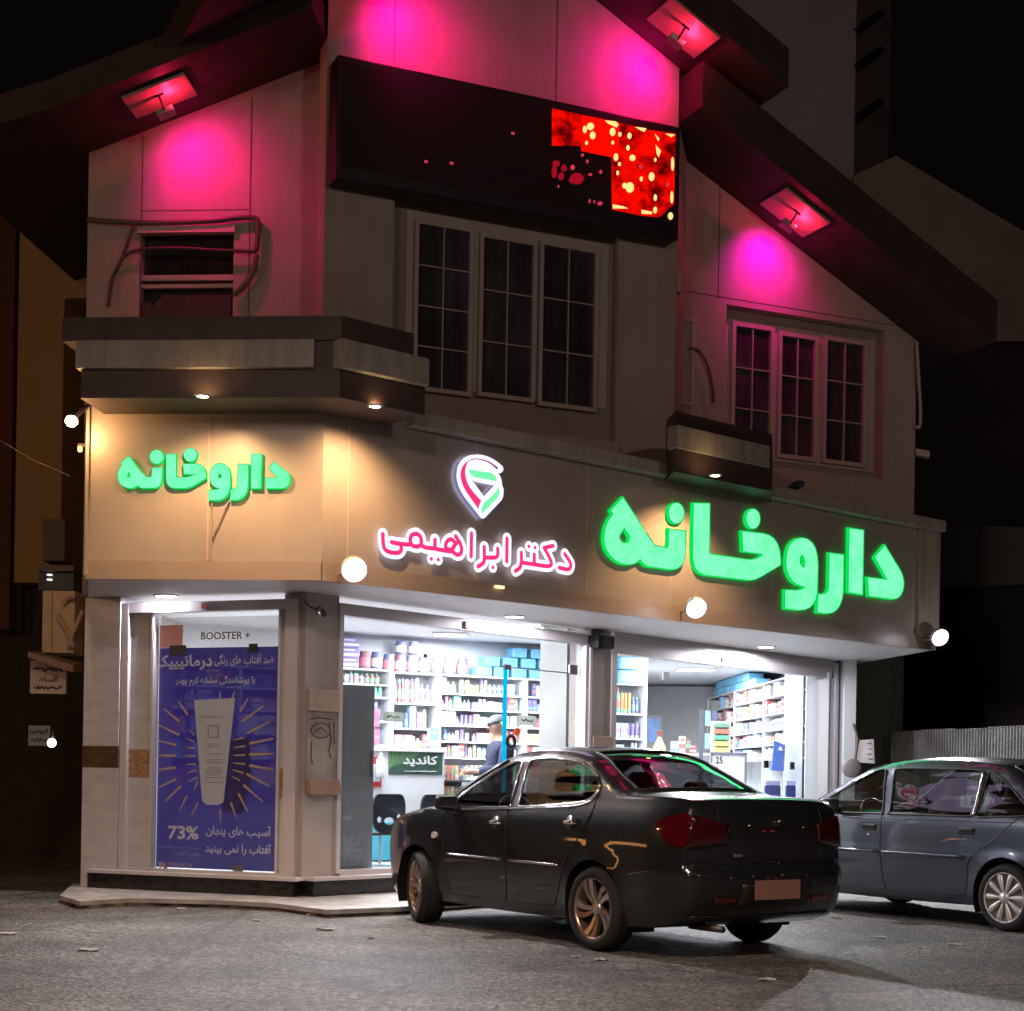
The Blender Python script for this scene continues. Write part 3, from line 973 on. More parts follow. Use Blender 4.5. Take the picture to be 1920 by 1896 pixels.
# pink wall washers hanging from the soffits
M_pinkp = mat('pale_soffit_panel', (0.50, 0.30, 0.30), 0.5)


def washer(pl, rk, s, dm, hit, lab, col=(1.0, 0.0, 0.29), pw=120, hs=.34, wd=.27, sp=138):
    sl = rk(s + .01) - rk(s)
    sl /= .01
    L = math.hypot(1, sl)
    ux, uz = 1 / L, sl / L
    z = rk(s) - .008
    f = lambda a, b, c: pl.P(s + ux * a + uz * c * 1.0, z + uz * a - ux * c, dm + b)
    c0 = f(0, 0, 0)
    t = thing('wall_washer', lab, 'light', tuple(c0))
    MB().hexa([f(-hs, -wd, .03), f(hs, -wd, .03), f(hs, wd, .03), f(-hs, wd, .03), f(-hs, -wd, 0), f(hs, -wd, 0), f(hs, wd, 0), f(-hs, wd, 0)]).build('panel', M_pinkp, t)
    mb = MB()
    mb.tube([f(0, .06, .03), f(0, .04, .12), f(0, -.02, .2)], .014, 6)
    mb.tube([f(-.05, .06, .034), f(.05, .06, .034)], .016, 6)
    mb.build('arm', M_black, t)
    h = f(0, -.03, .2)
    mb = MB(); mb.hexa([f(-.09, -.06, .17), f(.09, -.06, .17), f(.09, .02, .15), f(-.09, .02, .15), f(-.09, -.09, .22), f(.09, -.09, .22), f(.09, .0, .2), f(-.09, .0, .2)])
    mb.build('lamp_head', M_metal, t, bevel=.004)
    hp = pl.P(hit[0], hit[1], 0)
    lp = f(0, -.10, .25)
    light('lamp', 'SPOT', lp, pw * 3.6, col, tuple(hp), spot=sp, blend=1.0, radius=.02)
    hp2 = pl.P(hit[0] + .1, hit[1] - .3, 0)
    light('lamp', 'SPOT', lp, pw * 1.5, (1.0, 0.0, 0.02), tuple(hp2), spot=110, blend=1.0, radius=.02)
    light('lamp', 'POINT', f(.10, .05, .13), 9, (1.0, 0.02, 0.08), radius=.008)
    return t


RK3 = lambda s: 7.79 + .368 * s
washer(UR, RK2, 1.12, .55, UR.sz(1430, 500), 'pink wall washer under the right sloping eave', pw=15, col=(1.0, 0.0, 0.55), sp=120)
washer(UP, RK, 3.72, .62, UP.sz(1180, 140), 'pink wall washer under the right slope of the tall gable', pw=20)
washer(UP, RK, 0.38, .62, UP.sz(770, 80), 'pink wall washer under the left slope of the tall gable, cut by the photo edge', pw=20)
washer(UL, RK3, 0.95, .62, UL.sz(385, 330), 'pink wall washer under the left sloping eave', pw=17, wd=.24)

# ------------------------------------------------------------------ display board
t = thing('display_board', 'long black electronic display board, lit red only at its right end', 'screen', tuple(UP.P(0, 8, .2)))
dB = .28
k1 = UP.sz(634, 98, dB); k2 = UP.sz(1272, 240, dB); k3 = UP.sz(1275, 448, dB); k4 = UP.sz(632, 338, dB)
zt, zb_ = (k1[1] + k2[1]) / 2, (k3[1] + k4[1]) / 2
MB().pbox(UP, k1[0], k2[0] + .03, zb_, zt, 0.01, dB).build('casing', mat('black_casing', (.006, .005, .006), .5), t, bevel=.02)
MB().pbox(UP, k1[0] + .05, k2[0] - .0, zb_ + .14, zt - .07, dB, dB + .004).build('dark_modules', mat('unlit_led', (.004, .003, .004), .7, bump=.2, bscale=200), t)
mled = bpy.data.materials.new('lit_red_led'); mled.use_nodes = True
nt = mled.node_tree; nt.nodes.remove(nt.nodes['Principled BSDF'])
tc = nt.nodes.new('ShaderNodeTexCoord'); nz = nt.nodes.new('ShaderNodeTexNoise'); nz.inputs['Scale'].default_value = 4.5; nz.inputs['Detail'].default_value = 7; nz.inputs['Roughness'].default_value = .7
nt.links.new(tc.outputs['Object'], nz.inputs['Vector'])
rp = nt.nodes.new('ShaderNodeValToRGB'); nt.links.new(nz.outputs[0], rp.inputs[0])
e = rp.color_ramp.elements; e[0].position = .36; e[0].color = (.10, 0, 0, 1); e[1].position = .56; e[1].color = (1.0, .003, 0, 1)
em = nt.nodes.new('ShaderNodeEmission'); em.inputs[1].default_value = 1.05
nt.links.new(rp.outputs[0], em.inputs[0]); nt.links.new(em.outputs[0], nt.nodes['Material Output'].inputs[0])
zl = lambda x, y: (1020 + x * 270 / 1920, 190 + y * 250 / 1778)
fnp = lambda a, b, d: UP.P(a, b, d)


def blob(pts, d, mm=None):
    return [UP.sz(*zl(x, y), d) for x, y in pts]


region = blob([(110, 95), (490, 175), (560, 190), (1000, 280), (1380, 380), (1755, 430), (1735, 1380), (1700, 1400), (1540, 1545), (1280, 1520), (910, 1440), (905, 745), (500, 660), (495, 590), (110, 590)], dB + .012)
MB().extrude([region], fnp, dB + .004, dB + .012).build('lit_modules', mled, t)
MB().extrude([blob([(500, 190), (1000, 280), (1010, 760), (905, 745), (515, 665)], dB + .013)], fnp, dB + .0125, dB + .0135).build('red_patch', emit('pure_red_led', (1.0, .003, 0), 1.1), t)
hot = [(620, 335, 48, 50), (545, 375, 28, 48), (650, 455, 38, 52), (915, 408, 38, 55), (1012, 440, 22, 32), (1140, 460, 28, 42), (918, 552, 18, 28), (568, 555, 18, 28), (1120, 620, 22, 38),
       (960, 745, 30, 52), (1180, 755, 40, 42), (1008, 838, 20, 28), (983, 955, 18, 32), (1435, 1005, 38, 60), (1298, 1035, 20, 32), (1145, 1150, 55, 72), (1075, 1125, 30, 40), (1485, 1285, 22, 45), (1483, 1450, 26, 46),
       (1715, 835, 20, 95), (1705, 1280, 20, 85), (1688, 1530, 34, 50), (1485, 780, 16, 28)]
mb = MB()
for x, y, a, b_ in hot:
    mb.extrude([blob(ell(x, y, a, b_, 12), dB + .016)], fnp, dB + .0136, dB + .016)
for pts in ([(810, 255), (960, 268), (995, 310), (970, 350), (860, 300)], [(1215, 340), (1365, 360), (1345, 408), (1280, 385)], [(1615, 430), (1750, 445), (1700, 480)], [(915, 1375), (1060, 1400), (1120, 1430), (920, 1430)],
            [(1300, 1445), (1440, 1475), (1440, 1505), (1305, 1500)], [(1490, 580), (1560, 660), (1530, 750), (1505, 700)], [(1475, 430), (1540, 500), (1525, 535)]):
    mb.extrude([blob(pts, dB + .016)], fnp, dB + .0136, dB + .016)
mb.build('bright_dots', emit('yellow_led', (1.0, .55, .18), 1.6), t)
mb = MB()
for x, y, a, b_ in [(385, 880, 28, 34), (515, 715, 18, 22), (580, 800, 14, 26), (760, 940, 18, 26), (620, 975, 24, 18), (750, 1360, 34, 26), (610, 1330, 10, 28), (675, 1340, 8, 22), (195, 1135, 9, 18), (1290, 875, 24, 34), (1645, 1110, 20, 34)]:
    mb.extrude([blob(ell(x, y, a, b_, 10), dB + .0145)], fnp, dB + .004, dB + .0145)
for (u, v) in ((962, 250), (847, 306), (799, 303)):
    a, z = UP.sz(u, v, dB + .01); mb.pbox(UP, a - .018, a + .018, z - .012, z + .012, dB + .004, dB + .012)
mb.build('pink_dots', emit('pink_led', (.75, .05, .10), .8), t)
mb = MB()
for x, y, a, b_ in [(165, 830, 48, 45), (140, 940, 34, 80), (230, 1000, 38, 50), (270, 890, 34, 48), (440, 1030, 92, 78), (375, 1050, 40, 36)]:
    mb.extrude([blob(ell(x, y, a, b_, 12), dB + .0143)], fnp, dB + .004, dB + .0141 + .0002 * (len(mb.f) % 5))
mb.build('dim_blots', emit('blot_led', (.45, .005, .02), .8), t)

# ------------------------------------------------------------------ green signs and pink sign
E_green = emit('mint_letter_face', (0.16, 1.0, 0.42), 1.0)
_nt = E_green.node_tree       # uneven LEDs behind the acrylic
_tc = _nt.nodes.new('ShaderNodeTexCoord'); _nz = _nt.nodes.new('ShaderNodeTexNoise'); _nz.inputs['Scale'].default_value = 7; _nz.inputs['Detail'].default_value = 3
_cr = _nt.nodes.new('ShaderNodeValToRGB'); _cr.color_ramp.elements[0].position = .35; _cr.color_ramp.elements[1].position = .68
_cr.color_ramp.elements[0].color = (0.17, 1.0, .46, 1); _cr.color_ramp.elements[1].color = (0.27, 1.0, .62, 1)
_nt.links.new(_tc.outputs['Object'], _nz.inputs['Vector']); _nt.links.new(_nz.outputs[0], _cr.inputs[0]); _nt.links.new(_cr.outputs[0], _nt.nodes['Emission'].inputs[0])
E_gside = emit('green_letter_side', (0.0, 0.75, 0.08), 1.1)
E_rim = emit('green_glow_rim', (0.0, .80, .10), .8)  # border added round each letter to imitate its green glow


def sign(name, label, pl, glyphs, conv_list, d0, d1, mface, mside, parts='letter', grp=None):
    t = thing(name, label, 'sign', tuple(pl.P(*pl.sz(*conv_list[0], 0), 0)))
    return t


def glyph_mesh(pl, loops, d0, d1):
    """loops in picture pixels -> extruded letter standing off the plane"""
    ll = [[pl.sz(u, v, d1) for u, v in l] for l in loops]
    return MB().extrude(ll, pl.P, d0, d1, 0, 1)


def grow(loop, dpx):
    """move a closed outline outwards (dpx > 0) by a constant distance"""
    n = len(loop)
    ar_ = sum(loop[i][0] * loop[(i + 1) % n][1] - loop[(i + 1) % n][0] * loop[i][1] for i in range(n))
    sg = 1 if ar_ > 0 else -1
    out = []
    for i in range(n):
        a, b_, c = loop[i - 1], loop[i], loop[(i + 1) % n]
        e1_ = Vector((b_[0] - a[0], b_[1] - a[1])); e2_ = Vector((c[0] - b_[0], c[1] - b_[1]))
        if e1_.length < 1e-6: e1_ = e2_
        if e2_.length < 1e-6: e2_ = e1_
        e1_.normalize(); e2_.normalize()
        n1_ = Vector((e1_.y, -e1_.x)) * sg; n2_ = Vector((e2_.y, -e2_.x)) * sg
        m = n1_ + n2_
        if m.length < .3: m = n1_
        m.normalize()
        k = dpx / max(.55, m.dot(n1_))
        out.append((b_[0] + m.x * k, b_[1] + m.y * k))
    return out


def Z(x0, y0, k):
    return lambda pts: [(x0 + p[0] * k, y0 + p[1] * k) for p in pts]


def gl(conv, outline, *holes):
    return [conv(qcurve(outline))] + [conv(qcurve(h)) for h in holes]


z1 = Z(1110, 910, .16146); z2 = Z(1400, 950, 1 / 6)
big = [
    gl(z1, [(220, 295), (360, 145), (725, 705), (870, 728), (893, 700), (895, 510), (1085, 535), (1083, 760), (1075, 975, 1), (930, 978), (650, 940), (605, 930, 1), (560, 855), (510, 920, 1), (410, 920), (250, 905, 1), (165, 740), (140, 660, 1), (143, 600), (150, 440, 1), (250, 335)],
       [(375, 490), (440, 590), (445, 675, 1), (385, 675), (310, 665, 1), (315, 585)]),
    [z1(ell(980, 325, 88, 118))],
    [z2(ell(72, 138, 76, 108))],
    [z2(qcurve([(435, 940), (560, 945), (620, 945, 1), (665, 905), (640, 898), (445, 860, 1), (445, 620), (450, 357, 1), (625, 355), (795, 365, 1), (800, 660), (792, 960), (770, 1165, 1), (590, 1163), (435, 1145)])),
     z2(qcurve([(625, 540), (662, 570, 1), (655, 690), (592, 680, 1), (597, 590), (600, 545, 1)]))],
    [z2(qcurve([(935, 525), (1090, 545), (1085, 950), (1060, 1205, 1), (900, 1200), (797, 1187), (806, 988), (850, 990), (925, 985, 1), (928, 900)]))],
    [z2([(1157, 245), (1313, 270), (1302, 988), (1147, 960)])],
    [z2(qcurve([(1555, 440), (1720, 710), (1765, 790, 1), (1765, 880), (1750, 1040, 1), (1640, 1038), (1378, 1003), (1365, 800), (1588, 825), (1445, 570)]))],
]
kh = z1([(1183, 210), (1365, 215), (1360, 780)]) + z1([(1372, 800), (1400, 805)]) + [(1400.6, 1049.7)] + z2(qcurve([(40, 600), (120, 600, 1), (195, 535), (195, 534)]))[0:6] + \
     [(1393.4, 1033.5), (1391.8, 996.4)] + z2(qcurve([(180, 305), (375, 330, 1), (380, 600), (380, 655)]))[0:6] + z2([(378, 655), (160, 785)]) + z2([(100, 815), (50, 824)]) + z1([(1830, 1100), (1310, 1040), (1245, 1010), (1200, 960), (1172, 850)])
big.insert(2, [kh])
t = thing('green_pharmacy_sign', 'large glowing green Persian pharmacy letters at the right of the sign band', 'sign', tuple(G2.P(6, 3.7, 0)))
for g in big:
    o = glyph_mesh(G2, [grow(g[0], 1.8)] + [grow(h, -1.8) for h in g[1:]], 0.003, 0.040).build('letter', [E_rim, E_gside], t)
    glyph_mesh(G2, g, 0.0404, 0.045).build('letter_face', [E_green, E_rim], t).parent = o

z3 = Z(210, 830, .09375); z4 = Z(380, 830, .09375)
sm = [
    gl(z3, [(185, 410), (310, 290), (340, 280, 1), (365, 310), (560, 570), (680, 690), (740, 695), (800, 690, 1), (800, 640), (808, 505), (1005, 505), (1000, 720), (985, 905, 1), (840, 905), (600, 905), (545, 895, 1), (515, 850), (450, 910, 1), (350, 910), (120, 880, 1), (118, 660), (130, 520, 1), (205, 455)],
       [(335, 580), (400, 690, 1), (330, 700), (270, 690, 1)]),
    [z3(ell(893, 288, 137, 137))], [z3(ell(1568, 245, 133, 133))],
    gl(z3, [(1085, 235), (1280, 235), (1280, 640), (1280, 698, 1), (1330, 700), (1450, 698), (1560, 690, 1), (1680, 628), (1440, 630), (1425, 430), (1700, 425), (1880, 440, 1), (1883, 710), (1600, 870), (1520, 910, 1), (1420, 910), (1240, 910), (1090, 890, 1), (1085, 720)]),
    gl(z4, [(130, 950), (270, 945), (320, 945, 1), (350, 915), (330, 913), (140, 880, 1), (138, 680), (150, 420, 1), (350, 415), (545, 430, 1), (555, 680), (550, 880), (500, 1160, 1), (270, 1158), (125, 1150)],
       [(345, 620), (385, 640, 1), (378, 712), (300, 720, 1), (303, 660), (305, 622, 1)]),
    gl(z4, [(712, 430), (912, 435), (905, 850), (880, 1150, 1), (640, 1150), (555, 1145), (560, 945), (695, 935, 1), (692, 830)]),
    [z4([(970, 235), (1178, 235), (1160, 915), (970, 915)])],
    gl(z4, [(1425, 385), (1700, 600), (1745, 650, 1), (1745, 740), (1740, 910, 1), (1570, 915), (1270, 915), (1245, 705), (1500, 705), (1325, 520)]),
]
t = thing('green_pharmacy_sign', 'small glowing green Persian pharmacy letters on the left face of the sign band', 'sign', tuple(G1.P(1, 3.7, 0)))
for g in sm:
    o = glyph_mesh(G1, [grow(g[0], 1.1)] + [grow(h, -1.0) for h in g[1:]], 0.003, 0.038).build('letter', [E_rim, E_gside], t)
    glyph_mesh(G1, g, 0.0384, 0.043).build('letter_face', [E_green, E_rim], t).parent = o
mb = MB()
for (a, b_) in (((398, 935), (396, 1050)), ((430, 940), (399, 1010))):
    s0_, q0 = G1.sz(*a, .01); s1_, q1 = G1.sz(*b_, .01)
    mb.tube([G1.P(s0_, q0, .012), G1.P(s1_, q1, .012)], .018, 6, sq=(1, .4))
mb.build('cable_duct', M_panel, t)
light('sign_glow', 'AREA', G2.P(6.2, 3.7, .35), 11, (0.05, 1.0, 0.3), tuple(G2.P(6.2, 3.7, 3)), 2.6, .6)

E_pink = emit('pink_letter', (1.0, 0.035, 0.22), 1.0)
E_wht = emit('white_halo', (0.93, 0.86, 1.0), 1.25)
z5 = Z(700, 960, .104167); z6 = Z(890, 970, .109375)
st = [z5(p) for p in (
    [(172, 400), (178, 560), (205, 665), (270, 715), (360, 735), (450, 735), (500, 690), (500, 620)], [(330, 545), (450, 570), (640, 590)],
    [(775, 390), (690, 420), (665, 510), (700, 600), (790, 625), (860, 580), (850, 450), (775, 390)], [(860, 590), (940, 640), (1100, 660), (1250, 690), (1420, 715)], [(1110, 500), (1110, 650)],
    [(1300, 690), (1310, 560), (1390, 490), (1470, 560), (1440, 650), (1380, 680), (1300, 660)], [(1480, 440), (1560, 560), (1590, 680), (1560, 760), (1490, 765), (1430, 700), (1450, 620), (1500, 560)], [(1768, 390), (1760, 800)])]
st += [z6(p) for p in (
    [(165, 510), (165, 690), (150, 780), (60, 845)], [(165, 690), (350, 690), (395, 640), (395, 540)], [(555, 365), (550, 755)],
    [(800, 610), (800, 770), (770, 870), (700, 920)], [(800, 775), (1000, 805), (1250, 840), (1315, 800), (1290, 710), (1195, 530)], [(1345, 490), (1190, 525)], [(1022, 640), (1022, 800)],
    [(1545, 630), (1640, 780), (1640, 860), (1590, 895), (1450, 865)])]
dots = [z5([(1045, 845)])[0], z5([(1170, 860)])[0], z6([(312, 860)])[0], z6([(930, 500)])[0], z6([(1035, 520)])[0]]
t = thing('pink_name_sign', 'glowing pink Persian name in a white outline on the middle of the sign band', 'sign', tuple(G2.P(2, 3.3, 0)))


def stroke(mb, pts, d, r):
    p3 = [G2.P(*G2.sz(u, v, d), d) for u, v in pts]
    p3 = catmull(p3, 4) if len(p3) > 2 else p3
    nn = Vector((G2.n[0], G2.n[1], 0))
    # flat rounded ribbon with its width in the sign plane
    mb.tube(p3, r, 10, sq=(1, .22), up=nn)
    for e_ in (p3[0], p3[-1]):
        rot = nn.to_track_quat('Z', 'Y').to_matrix()
        mb.lathe([(.001, -.22 * r), (r * .7, -.16 * r), (r, 0), (r * .7, .16 * r), (.001, .22 * r)], e_, seg=14, rot=rot)


mw, mp_ = MB(), MB()
kpx = 15.0 / 3000
for i, p in enumerate(st):
    stroke(mw, p, .045 + .0006 * i, 11.3 * kpx)
    stroke(mp_, p, .062 + .0006 * i, 4.1 * kpx)
for i, (u, v) in enumerate(dots):
    c = G2.P(*G2.sz(u, v, .05), .05)
    rot = Vector((G2.n[0], G2.n[1], 0)).to_track_quat('Z', 'Y').to_matrix()
    r = 10.5 * kpx; mw.lathe([(.001, -.2 * r), (r * .8, -.1 * r), (r, 0), (r * .8, .15 * r), (.001, .2 * r)], c, seg=16, rot=rot)
    c = G2.P(*G2.sz(u, v, .066), .066)
    r = 3.7 * kpx; mp_.lathe([(.001, -.2 * r), (r, 0), (r * .8, .15 * r), (.001, .2 * r)], c, seg=12, rot=rot)
mw.build('white_backing', E_wht, t, smooth=True)
mp_.build('pink_lettering', E_pink, t, smooth=True)

z7 = Z(840, 840, .073846)
t = thing('logo_sign', 'glowing pin-shaped pharmacy emblem in red and green on white above the pink name', 'sign', tuple(G2.P(2, 4, 0)))
base = gl(z7, [(820, 1760), (420, 1250), (215, 950, 1), (215, 680), (230, 170, 1), (740, 165), (1060, 170, 1), (1370, 450), (1430, 520, 1), (1390, 590), (1350, 650, 1), (1270, 645), (1370, 740, 1), (1375, 960), (1425, 1040, 1), (1410, 1130), (1410, 1270, 1), (1340, 1350), (940, 1770), (870, 1820, 1)],
          [(580, 775), (640, 850, 1), (720, 870), (1170, 955), (910, 1230)])
glyph_mesh(G2, base, .02, .07).build('backing', [E_wht, emit('blue_white_side', (.35, .4, .9), .5)], t)
for nm, o, mm_ in (('red_band', [(550, 305), (445, 420, 1), (436, 600), (440, 780, 1), (520, 940), (600, 1090, 1), (850, 1345), (785, 1440, 1), (780, 1555), (480, 1130), (330, 900, 1), (322, 680), (330, 420, 1)], E_pink),
                   ('green_band', [(530, 540), (800, 590), (1050, 620), (1235, 660, 1), (1245, 860), (1110, 820, 1), (1000, 800), (740, 760), (560, 720, 1)], emit('logo_green', (.2, 1.0, .45), 1.0)),
                   ('green_band', [(1275, 990), (1345, 1100, 1), (1280, 1240), (870, 1670), (830, 1500, 1), (950, 1360), (1255, 1130, 1)], emit('logo_green', (.2, 1.0, .45), 1.0))):
    glyph_mesh(G2, gl(z7, o), .0702, .074).build(nm, mm_, t)
mb = MB()
pp = catmull([Vector((x, y, 0)) for x, y in [(530, 325), (640, 285), (780, 285), (950, 325), (1080, 385), (1190, 470), (1260, 525)]], 4)
nn = Vector((G2.n[0], G2.n[1], 0))
uv = z7([(p.x, p.y) for p in pp])
mb.tube([G2.P(*G2.sz(u, v, .072), .072) for u, v in uv], [(.004 + .010 * (i / len(uv)) ** 2) for i in range(len(uv))], 8, sq=(1, .3), up=nn)
mb.build('thin_curl', emit('plum', (.45, .04, .30), .8), t)
light('sign_glow', 'AREA', G2.P(2.1, 3.7, .4), 3.5, (0.75, 0.6, 1.0), tuple(G2.P(2.1, 3.7, 3)), 1.2, .9)



def scrawl(name, m, pl, u0, v0, u1, v1, d, parent, n=26, seed=1):
    """a line of handwriting too blurred to read"""
    r_ = random.Random(seed)
    a0_, z1_ = pl.sz(u0, v0, d); a1_, z0_ = pl.sz(u1, v1, d)
    pts = [pl.P(a0_ + (a1_ - a0_) * k / n, z0_ + (z1_ - z0_) * r_.uniform(.2, .8), d + .003) for k in range(n + 1)]
    return MB().tube(catmull(pts, 3), (z1_ - z0_) * .13, 5).build(name, m, parent)


# ------------------------------------------------------------------ poster in the left window
dP = -0.075
t = thing('sunscreen_poster', 'tall purple sunscreen poster with a white tube and golden rays in the left window', 'poster', tuple(S1.P(1, .3, dP)))


def translucent(key, col, tr=.18, tl_=.5):
    m = bpy.data.materials.new(key); m.use_nodes = True
    nt = m.node_tree; b_ = nt.nodes['Principled BSDF']
    b_.inputs['Base Color'].default_value = tuple(col) + (1,); b_.inputs['Roughness'].default_value = .5
    tl = nt.nodes.new('ShaderNodeBsdfTranslucent'); tl.inputs[0].default_value = tuple(col) + (1,)
    tp = nt.nodes.new('ShaderNodeBsdfTransparent')
    m1 = nt.nodes.new('ShaderNodeMixShader'); m1.inputs[0].default_value = tl_
    m2 = nt.nodes.new('ShaderNodeMixShader'); m2.inputs[0].default_value = tr
    nt.links.new(b_.outputs[0], m1.inputs[1]); nt.links.new(tl.outputs[0], m1.inputs[2])
    nt.links.new(m1.outputs[0], m2.inputs[1]); nt.links.new(tp.outputs[0], m2.inputs[2])
    nt.links.new(m2.outputs[0], nt.nodes['Material Output'].inputs[0])
    nz = nt.nodes.new('ShaderNodeTexNoise'); nz.inputs['Scale'].default_value = 1.3
    mx = nt.nodes.new('ShaderNodeMix'); mx.data_type = 'RGBA'
    mx.inputs[6].default_value = tuple(c * .75 for c in col) + (1,); mx.inputs[7].default_value = tuple(min(1, c * 1.3) for c in col) + (1,)
    nt.links.new(nz.outputs[0], mx.inputs[0]); nt.links.new(mx.outputs[2], b_.inputs['Base Color'])
    return m


a0, z0_ = .365, .285
a1 = 1.715
zt_ = S1.sz(400, 1214, dP)[1]
MB().pbox(S1, a0, a1, z0_, zt_, dP - .004, dP).build('sheet', translucent('purple_film', (.055, .032, .28), .12, .30), t)
MB().pbox(S1, a0, a1, zt_ + .002, 2.70, dP - .004, dP).build('header_sheet', translucent('cream_film', (.42, .38, .36), .68), t)
MB().pbox(S1, a0, a0 + .26, zt_ + .002, zt_ + .22, dP, dP + .002).build('orange_patch', translucent('orange_film', (.55, .22, .12), .2), t)
zp = lambda x, y: (200 + x * .3164, 1100 + y * .3164)
M_pw = mat('poster_white', (.80, .78, .85), .5, var=.03)
M_pg = mat('poster_gold', (.85, .58, .34), .5, var=.05)
M_pw = mat('poster_white_film', (.88, .86, .93), .5, var=.03)
# rays
mb = MB()
for x0_, y0__, x1_, y1_, w in ((425, 680, 480, 760, 9), (340, 725, 430, 800, 9), (305, 820, 430, 880, 9), (275, 905, 415, 940, 9), (275, 1000, 410, 1002, 10), (270, 1090, 410, 1072, 9), (310, 1190, 410, 1140, 9), (345, 1275, 440, 1180, 9), (430, 1330, 475, 1240, 8), (500, 1360, 540, 1280, 7),
                            (670, 620, 672, 660, 8), (760, 620, 740, 670, 8), (840, 660, 790, 740, 8), (925, 710, 800, 800, 9), (965, 800, 830, 870, 9), (990, 900, 845, 930, 10), (990, 990, 845, 995, 11), (990, 1085, 845, 1060, 10), (965, 1185, 830, 1110, 9), (925, 1275, 810, 1175, 9), (835, 1335, 780, 1225, 8), (770, 1375, 735, 1280, 8), (675, 1395, 672, 1320, 7),
                            (470, 900, 520, 920, 6), (465, 950, 520, 960, 6), (465, 1000, 525, 1005, 6), (468, 1055, 528, 1050, 6), (470, 1105, 530, 1090, 6), (485, 1155, 535, 1130, 6), (515, 1205, 540, 1160, 6), (490, 850, 520, 880, 6),
                            (750, 910, 815, 895, 7), (752, 955, 818, 945, 7), (752, 1000, 820, 998, 7), (748, 1045, 820, 1052, 7), (745, 1085, 812, 1105, 7), (742, 1125, 790, 1150, 6)):
    (ua, va), (ub, vb) = zp(x0_, y0__), zp(x1_, y1_)
    dx, dy = ub - ua, vb - va
    L = math.hypot(dx, dy); ox, oy = -dy / L * w * .3164 * .8, dx / L * w * .3164 * .8
    mb.extrude([[S1.sz(p[0], p[1], dP + .003) for p in ((ua + ox * .5, va + oy * .5), (ub + ox, vb + oy), (ub - ox, vb - oy), (ua - ox * .5, va - oy * .5))]], S1.P, dP + .001, dP + .003)
mb.build('rays', M_pg, t)
cv = lambda pts, d: [S1.sz(*zp(*p), d) for p in pts]
MB().extrude([cv([(518, 672), (760, 660), (700, 1200), (690, 1280), (660, 1295), (590, 1292), (565, 1270)], dP + .006)], S1.P, dP + .001, dP + .006).build('tube', M_pw, t)
MB().extrude([cv([(700, 1200), (730, 900), (850, 900), (860, 1150), (800, 1350), (690, 1330)], dP + .0025)], S1.P, dP + .0005, dP + .0025).build('tube_shadow', translucent('poster_lilac', (.13, .09, .34), .1, .30), t)
mb = MB()
for pts in (((598, 822), (662, 822), (662, 828), (598, 828)), ((598, 890), (662, 890), (662, 896), (598, 896)), ((598, 828), (604, 828), (604, 890), (598, 890)), ((656, 828), (662, 828), (662, 890), (656, 890))):
    mb.extrude([cv(pts, dP + .009)], S1.P, dP + .0062, dP + .009)
for i, y in enumerate((990, 1025, 1040, 1072, 1085, 1098, 1111, 1130, 1160)):
    x = 585 if i % 3 else 600
    mb.extrude([cv([(x, y), (1275 - x, y), (1275 - x, y + 4), (x, y + 4)], dP + .009)], S1.P, dP + .0062, dP + .009)
mb.build('tube_print', mat('tube_print_brown', (.45, .33, .30), .6), t)
M_ptx = mat('poster_letter_white', (.92, .90, .96), .5, var=.02)
M_pdim = mat('poster_letter_lilac', (.52, .48, .72), .5, var=.02)


def ptext(s, x0, y0, x1, y1, m=M_ptx, rtl=True, bold=.012):
    (u0, v0), (u1, v1) = zp(x0, y0), zp(x1, y1)
    text('lettering', s, m, S1, u0, v0, u1, v1, dP + .004, t, bold, rtl)


ptext('درماتیپیک', 290, 405, 625, 500, bold=.03)
ptext('ضد آفتاب های رنگی', 640, 400, 990, 470)
ptext('با پوشانندگی مشابه کرم پودر', 410, 530, 880, 590)
ptext('73%', 365, 1415, 545, 1502, rtl=False, bold=.03)
ptext('آسیب های پنهان', 590, 1410, 975, 1500, bold=.02)
ptext('آفتاب را نمی بینید', 585, 1515, 975, 1600, bold=.02)
ptext('نسبت به آسیب های پوستی', 290, 1530, 550, 1558, M_pdim)
ptext('ناشی از آفتاب', 400, 1568, 550, 1600, M_pdim)
ptext('FRENCH', 365, 1635, 505, 1665, M_pdim, rtl=False)
ptext('PROTECTION', 370, 1672, 505, 1692, M_pdim, rtl=False, bold=0)
ptext('BOOSTER +', 560, 270, 850, 310, mat('poster_letter_pale', (.62, .52, .50), .5), rtl=False, bold=.02)
ptext('درماتیپیک' if False else 'dermatypique', 555, 765, 705, 782, mat('tube_logo_blue', (.30, .30, .42), .5), rtl=False, bold=.01)
ptext('50+', 595, 925, 660, 958, mat('tube_logo_rose', (.60, .42, .44), .5), rtl=False, bold=0)
for x0_, c in ((310, (.8, .8, .85)), (333, (.75, .70, .75)), (345, (.6, .05, .08))):
    (u0, v0), (u1, v1) = zp(x0_, 1635), zp(x0_ + 14, 1690)
    a, z = S1.sz(u0, v0, dP + .004); b_, zb = S1.sz(u1, v1, dP + .004)
    MB().pbox(S1, a, b_, zb, z, dP + .001, dP + .004).build('flag_stripe', mat('flag_%d' % x0_, c, .5), t)
(u0, v0), (u1, v1) = zp(752, 1652), zp(805, 1710)
a, z = S1.sz(u0, v0, dP + .006); b_, zb = S1.sz(u1, v1, dP + .006)
MB().pbox(S1, a, b_, zb, z, dP + .001, dP + .006).build('sticker', mat('olive_sticker', (.20, .18, .14), .6), t)
